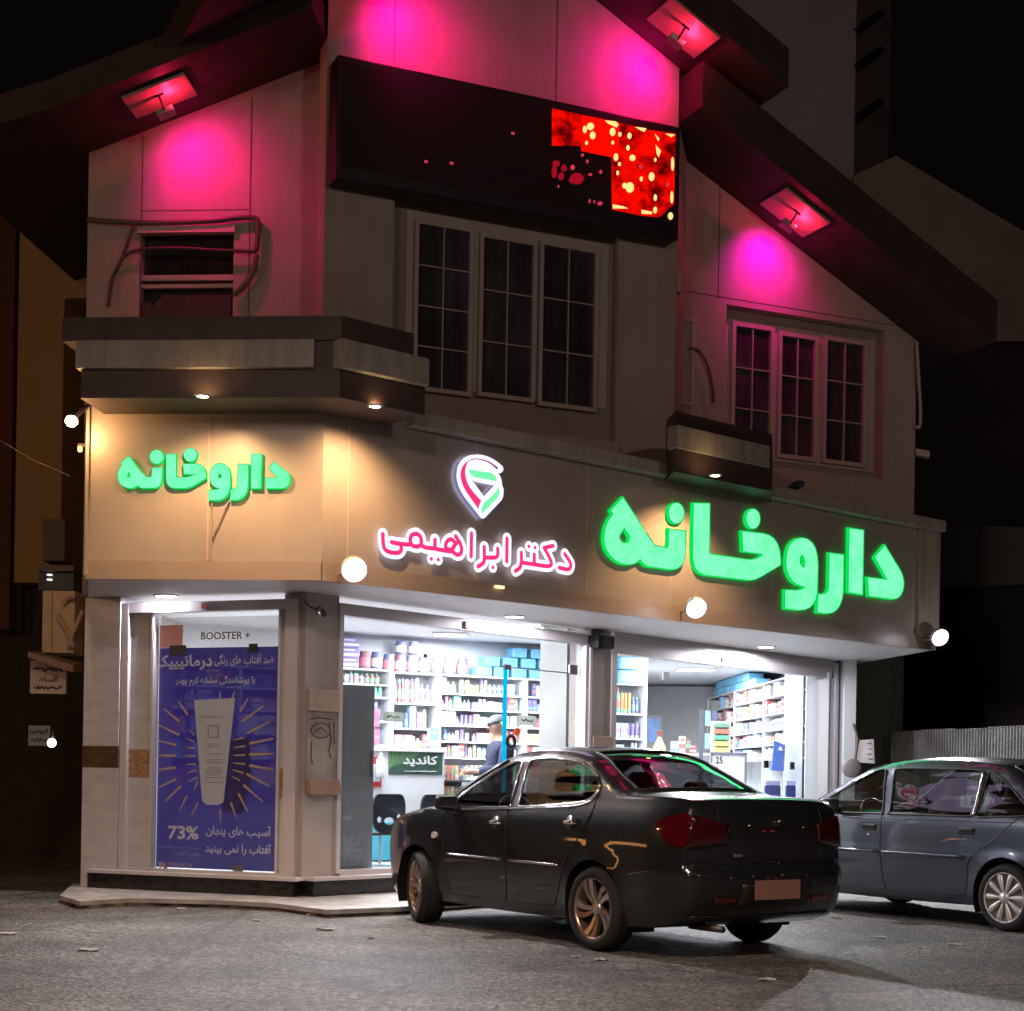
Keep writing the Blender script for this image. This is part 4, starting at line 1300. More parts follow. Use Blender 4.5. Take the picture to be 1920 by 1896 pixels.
# glass door clamps at the top of the poster
for i, (x0_, y0__, x1_, y1_) in enumerate(((372, 348, 468, 405), (842, 338, 892, 385))):
    (u0, v0), (u1, v1) = zp(x0_, y0__), zp(x1_, y1_)
    a, z = S1.sz(u0, v0, -.03); b_, zb = S1.sz(u1, v1, -.03)
    tag(MB().pbox(S1, a, b_, zb, z, -.046, -.03).build('glass_clamp', M_black, bevel=.003), ('wide' if i == 0 else 'narrow') + ' black glass clamp on the ' + ('left' if i == 0 else 'right') + ' top of the poster window', 'clamp')
# ------------------------------------------------------------------ shop interior
BW = Pl((-5.17, 18.62), (-5.17 + .88, 18.62 + .476))       # back wall
RW = Pl((3.55, 29.6), (4.02, 21.9))                        # front plane of the long right bookcase
e1 = BW.sz(1213, 1330)[0]
bwe = BW.P(e1, 0)
fl = [S1.P(-.2, 0, -.1), S2.P(.05, 0, -.1), S2.P(10.2, 0, -.1), RW.P(RW.L, 0, -.6), RW.P(0, 0, -.6), Vector((bwe.x + .35, 29.9, 0)), Vector((bwe.x, bwe.y, 0)), BW.P(1.25, 0)]
tag(MB().extrude([[(p.x, p.y) for p in fl]], up3, 0.2, 0.25).build('floor', mat('pale_floor_tile', (.62, .60, .58), .25, var=.06, scale=2)), None, None, kind='structure')
part(MB().extrude([[(p.x, p.y) for p in fl]], up3, 3.0, 3.05), 'ceiling', M_intwall)
mb = MB()
for a, b_ in ((fl[7], fl[6]), (fl[6], fl[5]), (fl[5], fl[4]), (fl[4], fl[3]), (fl[3], S2.P(10.25, 0, -.3)), (S1.P(-.3, 0, -.2), fl[7])):
    L = (b_ - a).length; dx, dy = (b_ - a).x / L, (b_ - a).y / L
    mb.hexa([(a.x, a.y, .25), (b_.x, b_.y, .25), (b_.x - dy * .08, b_.y + dx * .08, .25), (a.x - dy * .08, a.y + dx * .08, .25),
             (a.x, a.y, 3.0), (b_.x, b_.y, 3.0), (b_.x - dy * .08, b_.y + dx * .08, 3.0), (a.x - dy * .08, a.y + dx * .08, 3.0)])
part(mb, 'interior_wall', M_intwall)
g0, g1 = Vector((bwe.x + .3, 29.82, 0)), RW.P(0.02, 0, -.3)
part(MB().hexa([(g0.x, g0.y, .25), (g1.x, g1.y - .1, .25), (g1.x, g1.y, .25), (g0.x, g0.y + .05, .25), (g0.x, g0.y, 2.96), (g1.x, g1.y - .1, 2.96), (g1.x, g1.y, 2.96), (g0.x, g0.y + .05, 2.96)]), 'rear_wall', mat('grey_rear_wall', (.48, .48, .49), .7, var=.15, scale=.7))
# header wall above the windows, inside
E_ceil = emit('ceiling_panel_glow', (0.95, 0.97, 1.0), 9)
for x, y, L, pw in ((-1.5, 17.6, 1.3, 225), (0.7, 19.2, 1.3, 225), (2.6, 21.9, 1.3, 225), (2.9, 25.5, 1.3, 225), (-3.4, 17.3, .8, 110), (-.8, 20.0, .9, 120)):
    c = Vector((x, y, 2.992))
    tt = thing('ceiling_light', {-1.5: 'bright square ceiling light inside nearest the corner pillar', 0.7: 'bright square ceiling light inside above the standing man', 2.6: 'bright square ceiling light inside the second shop window', 2.9: 'bright square ceiling light far back beside the long bookcase', -3.4: 'bright square ceiling light behind the poster', -.8: 'bright square ceiling light close to the back shelves'}[x], 'light', tuple(c))
    MB().box(x - L * .22, x + L * .22, y - L * .22, y + L * .22, 2.98, 2.99).build('diffuser', E_ceil, tt)
    mb = MB()
    h = L * .22
    for q in ((x - h - .02, x + h + .02, y - h - .02, y - h), (x - h - .02, x + h + .02, y + h, y + h + .02), (x - h - .02, x - h, y - h, y + h), (x + h, x + h + .02, y - h, y + h)):
        mb.box(*q, 2.975, 2.998)
    mb.build('frame', M_white, tt)
    light('ceiling_lamp', 'AREA', (x, y, 2.96), pw, (0.93, 0.96, 1.0), (x, y, 0), L, L)

# white tiled column seen through the first window, steel hinges, cyan door edge
a, z = S2.sz(1062, 1300, -.35); b_, zz = S2.sz(1098, 1300, -.35)
part(MB().pbox(S2, a, b_ + .12, .25, 3.0, -.75, -.35), 'tiled_column', mat('white_tiles', (.40, .40, .39), .3, var=.03))
a, z = S2.sz(1506, 1300, -.25); b_, zz = S2.sz(1541, 1300, -.25)
part(MB().pbox(S2, a, b_, .25, 2.9, -.55, -.25), 'grey_partition', mat('blue_grey_panel', (.33, .36, .40), .5, var=.08))
# frosted grey door leaf
a, z = S2.sz(640, 1284, -.16); b_, zz = S2.sz(697, 1640, -.16)
t = thing('door_leaf', 'grey frosted door leaf standing behind the left edge of the first window', 'door', tuple(S2.P(a, .3, -.16)))
MB().pbox(S2, a - .05, b_, .26, z, -.19, -.16).build('leaf', mat('frosted_grey', (.36, .39, .43), .25, var=.12, scale=1), t)
MB().pbox(S2, b_ - .05, b_ - .035, 1.2, 1.45, -.16, -.13).build('handle', M_metal, t)
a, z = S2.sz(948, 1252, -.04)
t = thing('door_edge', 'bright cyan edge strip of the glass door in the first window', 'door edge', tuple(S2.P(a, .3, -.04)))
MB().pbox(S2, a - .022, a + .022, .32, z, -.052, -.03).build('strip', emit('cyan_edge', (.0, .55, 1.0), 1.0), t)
rot = Vector((S2.n[0], S2.n[1], 0)).to_track_quat('Z', 'Y').to_matrix()
c = S2.P(a + .07, S2.sz(955, 1390, 0)[1], -.02)
MB().lathe([(.075, 0), (.085, .012), (.075, .025), (.045, .025), (.04, .01), (.045, 0)], c, seg=18, rot=rot).build('handle_ring', M_black, t, smooth=True)
MB().pbox(S2, a - .03, a + .07, z - .02, z + .035, -.055, -.02).build('hinge', M_black, t, bevel=.004)
a2, z2 = S2.sz(1078, 1252, -.04)
tag(MB().pbox(S2, a2 - .10, a2 + .04, z2 - .08, z2 + .03, -.055, -.03).build('steel_hinge', M_metal, bevel=.006), 'brushed steel hinge on the glass at the white column', 'hinge')
tag(MB().pbox(S2, a + .05, a2 - .08, z - .0, z + .012, -.05, -.036).build('glass_rail', M_metal), 'thin steel rail between the black hinge and the steel hinge', 'rail')
a, z = S2.sz(797, 1230, -.045)
tag(MB().pbox(S2, a - .02, a + .02, z - .02, z + .02, -.052, -.03).build('glass_clamp', M_black, bevel=.003), 'small black clamp on the glass above the jars', 'clamp')
a, z = S2.sz(1248, 1268, -.045)
tag(MB().pbox(S2, a - .06, a + .06, z - .05, z + .05, -.052, -.03).build('glass_clamp', mat('grey_clamp', (.2, .2, .22), .4), bevel=.003), 'grey clamp high on the glass of the second window', 'clamp')
for u, v, lab in ((1436, 1433, 'black lock plate on the glass left of the blue bag'), (1485, 1436, 'black lock plate on the glass right of the blue bag')):
    a, z = S2.sz(u, v, -.045)
    tag(MB().pbox(S2, a - .045, a + .045, z - .05, z + .05, -.052, -.03).build('lock_plate', M_black, bevel=.004), lab, 'lock')
for (u0, v0, u1, v1, lab) in ((720, 1334, 755, 1354, 'small grey-green notice stuck on the glass over the left shelves'), (972, 1341, 1005, 1361, 'small grey-green notice stuck on the glass right of the cyan strip')):
    a, z = S2.sz(u0, v0, -.045); b_, zz = S2.sz(u1, v1, -.045)
    t = thing('glass_notice', lab, 'notice', tuple(S2.P(a, z, -.045)))
    MB().pbox(S2, a, b_, zz, z, -.054, -.046).build('plate', translucent('grey_green_plate', (.40, .46, .38), .25), t)
    scrawl('scrawl', M_black, S2, u0 + 6, v0 + 5, u1 - 6, v1 - 5, -.045, t, 10, u0)
a, z = S2.sz(970, 1372, -.045)
tag(MB().lathe([(.045, 0), (.045, .004), (.001, .004)], S2.P(a, z, -.05), seg=18, rot=rot).build('round_sticker', mat('orange_red', (.75, .10, .02), .5)), 'round orange-red sticker on the glass right of the cyan strip', 'sticker')

# ---- products
PALETTE = [('white', (.82, .82, .84)), ('white', (.78, .79, .82)), ('cream', (.75, .70, .52)), ('pale green', (.35, .62, .35)), ('pink', (.75, .30, .42)), ('red', (.60, .08, .06)),
           ('light blue', (.30, .52, .80)), ('purple', (.18, .12, .42)), ('orange', (.80, .30, .06)), ('yellow', (.80, .62, .12)), ('teal', (.08, .45, .45)), ('navy', (.05, .07, .25)), ('maroon', (.28, .05, .08))]
BANDS = [(.15, .35, .7), (.7, .1, .15), (.2, .55, .25), (.85, .85, .85), (.75, .5, .1), (.3, .15, .5), (.85, .87, .9)]
prot = {}


def proto(kind, ci, bi):
    k = (kind, ci, bi)
    if k in prot:
        return prot[k]
    c = mat('pack_%s_%d' % (PALETTE[ci][0].replace(' ', '_'), ci), tuple(.12 * .85 + .88 * q_ for q_ in PALETTE[ci][1]), .45, var=.04)
    b_ = mat('label_band_%d' % bi, tuple(.15 * .85 + .85 * q_ for q_ in BANDS[bi]), .45, var=.05)
    mb = MB()
    if kind == 'carton':
        mb.box(-.5, .5, -.5, .5, 0, 1, 0)
        mb.box(-.502, .502, -.503, -.45, .18 + .1 * (bi % 3), .42 + .12 * (bi % 3), 1)
        mb.box(-.30, .30, -.504, -.46, .72, .84, 1)
    elif kind == 'bottle':
        if (ci + bi) % 3 == 0:      # squat with a wide cap
            mb.lathe([(.001, 0), (.46, 0), (.48, .05), (.48, .70), (.40, .78)], seg=12)
            mb.lathe([(.42, .76), (.42, .99), (.001, 1.0)], seg=12, mi=1)
            mb.lathe([(.49, .15), (.49, .40)], seg=12, mi=1)
        elif (ci + bi) % 3 == 1:    # standing tube on its cap
            mb.lathe([(.001, 0), (.40, 0), (.40, .20)], seg=12, mi=1)
            mb.lathe([(.42, .20), (.46, .55), (.44, .97), (.001, 1.0)], seg=12)
        else:
            mb.lathe([(.001, 0), (.45, 0), (.48, .05), (.48, .66), (.30, .76), (.16, .80), (.16, .84)], seg=12)
            mb.lathe([(.20, .82), (.20, .99), (.001, 1.0)], seg=12, mi=1)
            mb.lathe([(.49, .2), (.49, .55)], seg=12, mi=1)
    elif kind == 'jar':
        mb.lathe([(.001, 0), (.46, 0), (.5, .04), (.5, .72), (.42, .80)], seg=14)
        mb.lathe([(.44, .79), (.45, .98), (.001, 1.0)], seg=14, mi=0)
        mb.lathe([(.507, .15), (.507, .62)], seg=14, mi=1)
    me_o = mb.build(kind, [c, b_], bevel=0.0, smooth=(kind != 'carton'))
    me = me_o.data
    bpy.data.objects.remove(me_o)
    prot[k] = me
    return me


ORD = ['first', 'second', 'third', 'fourth', 'fifth', 'sixth', 'seventh', 'eighth', 'ninth', 'tenth', 'eleventh', 'twelfth', 'thirteenth', 'fourteenth', 'fifteenth', 'sixteenth', 'seventeenth', 'eighteenth', 'nineteenth', 'twentieth', 'twenty-first', 'twenty-second', 'twenty-third', 'twenty-fourth']
GRP = {'carton': 'cartons on the pharmacy shelves', 'bottle': 'bottles on the pharmacy shelves', 'jar': 'tubs on the pharmacy shelves'}


def product(kind, pl, s, z, d, w, dep, h, ci, bi, label, rz=0.0):
    o = bpy.data.objects.new(kind, proto(kind, ci, bi))
    COL.objects.link(o)
    o.location = pl.P(s, z, d)
    o.rotation_euler = (0, 0, math.atan2(pl.e[1], pl.e[0]) + rz)
    o.scale = (w, dep, h)
    tag(o, label, kind, GRP[kind])
    return o


def bookcase(pl, d, s0, s1, zs, divs, label, dep=.30, z0=.25, where='shelf', fill=None, rnd_=None, kinds=('carton', 'bottle')):
    """zs: heights of the boards from the top down"""
    t = thing('bookcase', label, 'shelves', tuple(pl.P(s0, z0, d)))
    mb = MB()
    mb.pbox(pl, s0, s1, z0, zs[0], d - dep, d - dep + .012)
    mb.build('back_panel', mat('shelf_back', (.60, .62, .66), .6), t)
    for s in (s0, s1 - .025):
        MB().pbox(pl, s, s + .025, z0, zs[0] - .002, d - dep + .012, d).build('side_panel', M_shelf, t)
    for s in divs:
        MB().pbox(pl, s, s + .02, z0, zs[0] - .002, d - dep + .012, d - .004).build('divider', M_shelf, t)
    for z in zs:
        MB().pbox(pl, s0 + .0255, s1 - .0255, z - .02, z, d - dep + .012, d - .002).build('shelf', M_shelf, t)
    if fill:
        edges = [s0 + .025] + list(divs) + [s1 - .025]
        for ri in range(1, len(zs)):
            n = 0
            room = zs[ri - 1] - zs[ri] - .025
            for ei in range(len(edges) - 1):
                s = edges[ei] + .03
                while s < edges[ei + 1] - .06:
                    k = rnd_.choice(kinds)
                    w = rnd_.uniform(*fill) if k == 'carton' else rnd_.uniform(.045, .068)
                    if s + w > edges[ei + 1] - .012:
                        break
                    if rnd_.random() < .10:
                        s += w * .7
                        continue
                    ci = rnd_.choice([0, 0, 1, 1, 0, 1, 2, 2, 3, 4, 5, 6, 6, 7, 8, 9, 10, 11, 12])
                    bi = rnd_.randrange(len(BANDS))
                    rep = rnd_.choice([1, 1, 2, 3]) if k == 'bottle' else rnd_.choice([1, 1, 1, 2])
                    h = rnd_.uniform(.55, .97) * room
                    for _ in range(rep):
                        if s + w > edges[ei + 1] - .012 or n >= 24:
                            break
                        if k == 'carton' and len(fill_count) >= 284:
                            k = 'bottle'
                        if True:
                            lab = '%s %s, %s from left on the %s %s' % (PALETTE[ci][0], k, ORD[n], ORD[ri - 1], where)
                            product(k, pl, s + w / 2, zs[ri], d - .02 - dep * .25, w * .96, min(dep * .5, w * 1.2), h, ci, bi, lab)
                            if k == 'carton':
                                fill_count.append(1)
                        n += 1
                        s += w + rnd_.uniform(.002, .012)
    return t


fill_count = []
R5 = random.Random(11)
sx = lambda u, d=.3: BW.sz(u, 1330, d)[0]
zr = [2.53, 2.29, 2.09, 1.88, 1.67, 1.46, 1.2]
rz = [2.74, 2.50, 2.24, 2.00, 1.78, 1.56]
sd = lambda t_: RW.L - t_
for s0_, s1_, nm_, wh_ in ((.2, sd(5.05), 'far', 'row of the far right case'), (sd(5.05) + .003, sd(2.77), 'middle', 'row of the middle right case'), (sd(2.77) + .003, RW.L - .05, 'near', 'row of the near right case')):
    bookcase(RW, 0, s0_, s1_, rz, [], '%s one of three white bookcases lining the right wall of the shop' % nm_, where=wh_, fill=(.12, .24), rnd_=R5, kinds=('carton', 'carton', 'carton', 'bottle'), dep=.32)

bookcase(BW, .3, sx(735), sx(822), [2.53, 2.14, 1.82, 1.53], [], 'white bookcase with tall rows left of the centre of the back wall', where='row of the tall back case', fill=(.07, .13), rnd_=R5, kinds=('carton', 'bottle', 'jar'))
bookcase(BW, .3, sx(824), sx(984), zr, [], 'wide white bookcase in the middle of the back wall', where='row of the wide back case', fill=(.06, .11), rnd_=R5, kinds=('carton', 'bottle', 'bottle'))
bookcase(BW, .3, sx(986), sx(1100), zr, [], 'white bookcase beside the white tiled column', where='row of the case by the column', fill=(.06, .12), rnd_=R5, kinds=('carton', 'carton', 'bottle'))
bookcase(BW, .3, sx(1102), sx(1211), [2.53, 2.12, 1.78, 1.45], [sx(1150)], 'white bookcase at the left edge of the second window', where='row of the second window case', fill=(.09, .16), rnd_=R5, kinds=('bottle', 'carton', 'jar'))
bookcase(BW, .3, sx(600), sx(733), [2.55, 2.36, 2.2, 1.9, 1.6], [], 'white bookcase partly hidden by the grey door leaf', where='row behind the door leaf', fill=(.10, .18), rnd_=R5)
bookcase(BW, .3, sx(300), sx(598), [2.5, 2.25, 1.98, 1.7, 1.4, 1.1], [sx(450)], 'white bookcase behind the purple poster', where='row behind the poster', fill=(.12, .22), rnd_=R5)
# black protein tubs on top of the back bookcases
for i, u in enumerate((690, 712, 735, 757, 779, 801, 826, 850, 874)):
    s = sx(u); product('jar', BW, s, 2.535 + (.02 if u < 733 else 0), .17, .145, .145, .225, 11 if i % 3 else 12, 3 if i % 2 else 1, 'dark tub with a pale label, %s from the left on top of the back bookcases' % ORD[i])
for i, u in enumerate((757, 782)):
    product('jar', BW, sx(u), 2.765, .17, .14, .14, .17, 11, 3, ('left' if i == 0 else 'right') + ' tub of the pair stacked above the row of dark tubs')
for i in range(3):
    s = sx(655)
    product('carton', BW, s, 2.555 + .125 * i, .17, .26, .2, .12, 7, 6, '%s lilac carton of the stack above the grey door leaf' % ['bottom', 'middle', 'top'][i])
# sky-blue nappy packs
M_nap = mat('sky_blue_plastic', (.22, .58, .88), .35, var=.25, scale=5)
npk = None


def pack(pl, s, z, d, w, h, dep, lab, m=M_nap, first=[None]):
    if first[0] is None:
        mb = MB(); mb.box(-.5, .5, -.5, .5, 0, 1)
        o = mb.build('nappy_pack', m, bevel=.10)
        first[0] = o
    else:
        o = first[0].copy(); COL.objects.link(o)
    o.location = pl.P(s, z, d); o.rotation_euler = (0, 0, math.atan2(pl.e[1], pl.e[0])); o.scale = (w, dep, h)
    tag(o, lab, 'nappy pack', 'sky-blue nappy packs on top of the bookcases')


n = 0
for row, (us, zz_) in enumerate((((910, 942, 975, 1008, 1040), 2.532), ((925, 958, 992, 1025), 2.665), ((975, 1010, 1040), 2.80))):
    for i, u in enumerate(us):
        pack(BW, sx(u), zz_, .16, .215, .13, .24, 'sky-blue nappy pack, %s from the left in the %s layer beside the column' % (ORD[i], ('bottom', 'middle', 'top')[row]))
for row, zz_ in enumerate((2.742, 2.865)):
    for i in range(5 - row):
        pack(RW, 1.0 + row * .2 + i * .72, zz_, -.15, .66, .12, .28, 'sky-blue nappy pack, %s from the far end in the %s layer on the long bookcase' % (ORD[i], ('lower', 'upper')[row]))
for i in range(2):
    pack(BW, sx(1181), 2.532 + i * .19, .16, .36, .18, .25, '%s turquoise pack on the bookcase at the left of the second window' % ('lower', 'upper')[i])

# ---- counter with its signs, chairs
CTp = atz(760, 1612, .27)
CT = Pl((CTp.x - 1.0 * .88, CTp.y - 1.0 * .476), (CTp.x, CTp.y))
cA, cB = CT.sz(690, 1500)[0], CT.sz(832, 1500)[0]
zc = CT.sz(760, 1403)[1]
t = thing('counter', 'white sales counter with a cyan base behind the waiting chairs', 'counter', tuple(CT.P(cA, .25)))
MB().pbox(CT, cA - .8, cB, .275, zc - .04, -.6, 0).build('body', M_shelf, t)
MB().pbox(CT, cA - .82, cB + .02, zc - .04, zc, -.62, .03).build('top', M_shelf, t, bevel=.005)
MB().pbox(CT, cA - .8, cB, CT.sz(760, 1612)[1], CT.sz(760, 1542)[1], 0, .02).build('cyan_panel', mat('cyan_laminate', (.10, .58, .74), .35), t)
MB().pbox(CT, cA - .8, cB, .25, .272, -.58, -.03).build('base', M_shelf, t)
a, z = CT.sz(730, 1408, .02); b_, zz = CT.sz(830, 1453, .02)
t = thing('counter_banner', 'dark green banner with white Persian lettering on the front of the counter', 'banner', tuple(CT.P(a, z, .02)))
MB().pbox(CT, a, b_, zz, z, .003, .012).build('sheet', mat('dark_green_banner', (.035, .085, .06), .5, var=.3, scale=6), t)
mb = MB()
for i in range(9):
    aa = a + .01 + i * .045
    mb.extrude([[(aa, z - .005), (aa + .012, z - .005), (max(a + .005, aa - .16), zz + .03 + i * .012), (max(a + .003, aa - .168), zz + .03 + i * .012)]], CT.P, .0122, .0135 + i * .0002)
mb.build('green_rays', mat('lime_ray', (.22, .42, .16), .5), t)
text('lettering', 'کاندید', mat('banner_white', (.85, .85, .85), .5, var=.02), CT, 756, 1416, 820, 1438, .013, t, .03)
(u0, v0, u1, v1) = (758, 1444, 818, 1449)
scrawl('small_print', MATS['banner_white'], CT, u0, v0, u1, v1, .013, t, 30, 3)
a, z = CT.sz(697, 1419, .02); b_, zz = CT.sz(716, 1476, .02)
t = thing('red_notice', 'red framed white sheet on the left end of the counter', 'notice', tuple(CT.P(a, z, .02)))
MB().pbox(CT, a, b_, zz, z, .003, .010).build('frame', mat('red_paper', (.62, .04, .06), .5), t)
MB().pbox(CT, a + .012, b_ - .02, zz + .06, z - .08, .010, .013).build('sheet', M_pw, t)
a, z = CT.sz(712, 1425, .03)
t = thing('pump_bottle', 'white pump bottle standing in front of the dark green banner', 'bottle', tuple(CT.P(a, z, .03)))
bc = CT.P(CT.sz(722, 1440, .2)[0], zc - .34, .08)
MB().lathe([(.001, 0), (.045, 0), (.05, .02), (.05, .2), (.02, .24), (.02, .27), (.001, .27)], bc, seg=14).build('body', M_shelf, t, smooth=True)
MB().tube([bc + Vector((0, 0, .27)), bc + Vector((0, 0, .31)), bc + Vector((-.05, 0, .31))], .008, 6).build('pump', M_white, t)
# small goods on the counter
for i, (u, w, h, k, c) in enumerate(((740, .10, .06, 'carton', 2), (752, .07, .10, 'bottle', 0), (764, .06, .08, 'bottle', 4), (775, .08, .07, 'carton', 0), (786, .07, .09, 'jar', 1), (797, .08, .06, 'jar', 0), (811, .10, .24, 'carton', 6))):
    product(k, CT, CT.sz(u, 1400, -.15)[0], zc, -.15, w, w * .8, h, c, i % 7, '%s %s standing %s from the left on the sales counter' % (PALETTE[c][0], k, ORD[i]))
# pink strip rack by the door leaf
a, z = CT.sz(704, 1330, -.2)
t = thing('strip_rack', 'narrow rack of pink sachets hanging just right of the grey door leaf', 'rack', tuple(CT.P(a, zc, -.2)))
MB().tube([CT.P(a, zc, -.2), CT.P(a, z + .03, -.2)], .008, 6).build('pole', M_metal, t)
for i in range(5):
    MB().pbox(CT, a - .05, a + .05, z - .09 - i * .105, z - i * .105 - .01, -.2, -.18).build('sachet', mat('pink_sachet', (.62, .18, .28), .45, var=.5, scale=20), t)

# snack rack right of the counter
a, z = CT.sz(833, 1430, -.1); b_, zz = CT.sz(880, 1490, -.1)
t = thing('snack_rack', 'grey two row rack of colourful packets right of the counter', 'rack', tuple(CT.P(a, .25, -.1)))
MB().pbox(CT, a, b_, .25, z + .05, -.45, -.30).build('back', mat('dark_grey_rack', (.08, .08, .09), .5), t)
for r_ in range(3):
    MB().pbox(CT, a, b_, z - .22 - r_ * .24, z - .20 - r_ * .24, -.3, -.08).build('tray', MATS['dark_grey_rack'], t)
for r_ in range(2):
    for i in range(6):
        w = (b_ - a) / 6.2
        ci = (2, 8, 4, 9, 7, 3)[(i + r_) % 6]
        product('carton', CT, a + w * (i + .6), z - .20 - r_ * .24, -.18, w * .85, .05, .17, ci, (i + r_) % 7, '%s packet, %s from left in the %s row of the snack rack' % (PALETTE[ci][0], ORD[i], ('upper', 'lower')[r_]))

# waiting chairs
M_chair = mat('black_chair_plastic', (.018, .018, .022), .35, var=.2)


def chair(u, v, depth, lab):
    p = atd(u, v, depth)
    base = Vector((p.x, p.y, .25))
    t = thing('waiting_chair', lab, 'chair', tuple(base), 'black waiting chairs inside the first window')
    e, nn = Vector((S2.e[0] * .95 + .05, S2.e[1] * .8, 0)).normalized(), None
    nn = Vector((-e.y, e.x, 0))
    zt2 = p.z
    f = lambda a_, b2, d_: base + e * a_ + nn * (-d_ + .04) + Vector((0, 0, b2))
    H = zt2 - .25
    out = qcurve([(-.13, H), (.13, H), (.20, H, 1), (.215, H - .12), (.215, H - .30), (.17, H - .43, 1), (.0, H - .43), (-.17, H - .43, 1), (-.215, H - .30), (-.215, H - .12), (-.20, H, 1)])
    holes = [ell(-.125, H - .27, .035, .035, 12), ell(.135, H - .25, .035, .042, 12), ell(.005, H - .285, .075, .04, 14)]
    MB().extrude([out] + holes, f, 0, .03).build('backrest', M_chair, t, bevel=.006)
    mb = MB(); c = [f(-.21, H - .44, 0), f(.21, H - .44, 0), f(.21, H - .44, -.42), f(-.21, H - .44, -.42)]
    mb.hexa(c + [q + Vector((0, 0, .03)) for q in c]); mb.build('seat', M_chair, t, bevel=.01)
    for sgn in (-1, 1):
        MB().tube([f(sgn * .19, 0, -.06), f(sgn * .19, H - .45, -.06)], .014, 8).build('leg', M_metal, t)
        MB().tube([f(sgn * .19, 0, -.38), f(sgn * .19, H - .45, -.38)], .014, 8).build('leg', M_metal, t)


chair(732, 1489, 16.9, 'black waiting chair nearest the grey door leaf, with three holes in its back')
chair(821, 1490, 17.6, 'black waiting chair half hidden by the dark car, right of the other chair')

# ---- things seen through the second window
def at(u, v, d): return atd(u, v, d)


T2 = atd(1270, 1412, 24.5)
t = thing('sales_table', 'low white counter in the middle of the second window', 'counter', (T2.x, T2.y, .25))
MB().box(T2.x - .75, T2.x + .9, T2.y, T2.y + .6, T2.z - .04, T2.z).build('top', M_shelf, t, bevel=.006)
MB().box(T2.x - .72, T2.x + .87, T2.y + .03, T2.y + .57, .25, T2.z - .04).build('body', mat('grey_counter_front', (.45, .46, .5), .5), t)
def solo(name, lab, cat, p):
    return thing(name, lab, cat, tuple(p))


XP = Pl((T2.x - .75, T2.y + .1), (T2.x + .9, T2.y + .1))
p = atd(1236, 1408, 24.4); p.z = T2.z
t = solo('spray_bottle', 'yellow spray bottle with a red cap on the low white counter', 'bottle', p)
MB().lathe([(.001, 0), (.10, 0), (.10, .08), (.03, .22), (.03, .24)], p, seg=14).build('body', mat('pale_yellow_plastic', (.75, .72, .40), .4), t, smooth=True)
MB().lathe([(.025, .24), (.025, .33), (.001, .335)], p, seg=12).build('cap', mat('brick_red_plastic', (.35, .06, .03), .4), t)
MB().tube([p + Vector((0, 0, .30)), p + Vector((-.06, 0, .31))], .012, 6).build('nozzle', MATS['brick_red_plastic'], t)
for i, (u, w, h, c) in enumerate(((1265, .12, .18, 0), (1279, .10, .26, 2), (1290, .09, .22, 12), (1299, .10, .13, 5))):
    product('carton', XP, XP.sz(u, 1400)[0], T2.z, 0, w, .08, h, c, i, '%s carton, %s from the left in the group on the low white counter' % (PALETTE[c][0], ORD[i]))
p = atd(1238, 1350, 28.8)
t = solo('blue_leaflet_stand', 'grey stand with a blue leaflet against the rear wall', 'stand', (p.x, p.y, .25))
FP = Pl((p.x - .3, p.y), (p.x + .3, p.y))
a, z = FP.sz(1212, 1347); b_, zz = FP.sz(1236, 1392)
MB().pbox(FP, a - .05, b_ + .05, .25, z + .06, -.12, -.02).build('stand', mat('mid_grey_metal', (.25, .26, .28), .5), t)
MB().pbox(FP, a, b_, zz, z, -.02, 0).build('leaflet', mat('leaflet_blue', (.16, .30, .62), .4, var=.3, scale=6), t)
p = atd(1316, 1330, 24.0)
t = solo('display_stand', 'tall grey pole stand with blue hanging packets in the second window', 'stand', (p.x, p.y, .25))
MB().box(p.x - .03, p.x + .03, p.y, p.y + .05, .25, p.z).build('pole', mat('dark_grey_pole', (.10, .10, .13), .4), t)
for i in range(4):
    MB().box(p.x + .05 + (i % 2) * .10, p.x + .13 + (i % 2) * .10, p.y - .02, p.y + .03, p.z - .25 - (i // 2) * .34, p.z - .02 - (i // 2) * .34).build('packet', mat('hung_blue_%d' % (i % 2), ((.30, .45, .70), (.12, .12, .22))[i % 2], .4), t)
p = atd(1352, 1355, 23.4)
t = solo('carton_tower', 'open rack with stacked green, red and yellow cartons near the long bookcase', 'rack', (p.x, p.y, .25))
MB().box(p.x - .13, p.x + .15, p.y + .05, p.y + .20, .25, p.z + .02).build('frame', M_shelf, t)
for i, c in enumerate(((.10, .22, .14), (.62, .12, .08), (.08, .30, .16), (.62, .58, .12), (.66, .60, .14))):
    MB().box(p.x - .10, p.x + .12, p.y - .05, p.y + .05, p.z - .07 - i * .09, p.z - .01 - i * .09).build('carton', mat('tower_%d' % i, c, .5), t)
p = atd(1362, 1412, 22.6)
t = solo('monitor_desk', 'desk with a grey framed box marked 25 in the second window', 'desk', (p.x, p.y, .25))
MB().box(p.x - .2, p.x + .26, p.y, p.y + .3, p.z - .5, p.z - .02).build('box', mat('grey_desk_box', (.40, .41, .45), .5), t)
for q in ((-.22, -.2), (.26, .29)):
    MB().box(p.x + q[0], p.x + q[1], p.y - .02, p.y + .02, .25, p.z).build('post', MATS['dark_grey_pole'], t)
MB().box(p.x - .22, p.x + .29, p.y - .02, p.y + .02, p.z - .02, p.z + .01).build('rail', MATS['dark_grey_pole'], t)
FP = Pl((p.x - .3, p.y - .005), (p.x + .3, p.y - .005))
text('lettering', '25', M_black, FP, 1342, 1419, 1355, 1432, .0, t, .02, rtl=False)
p = atd(1461, 1416, 21.9)
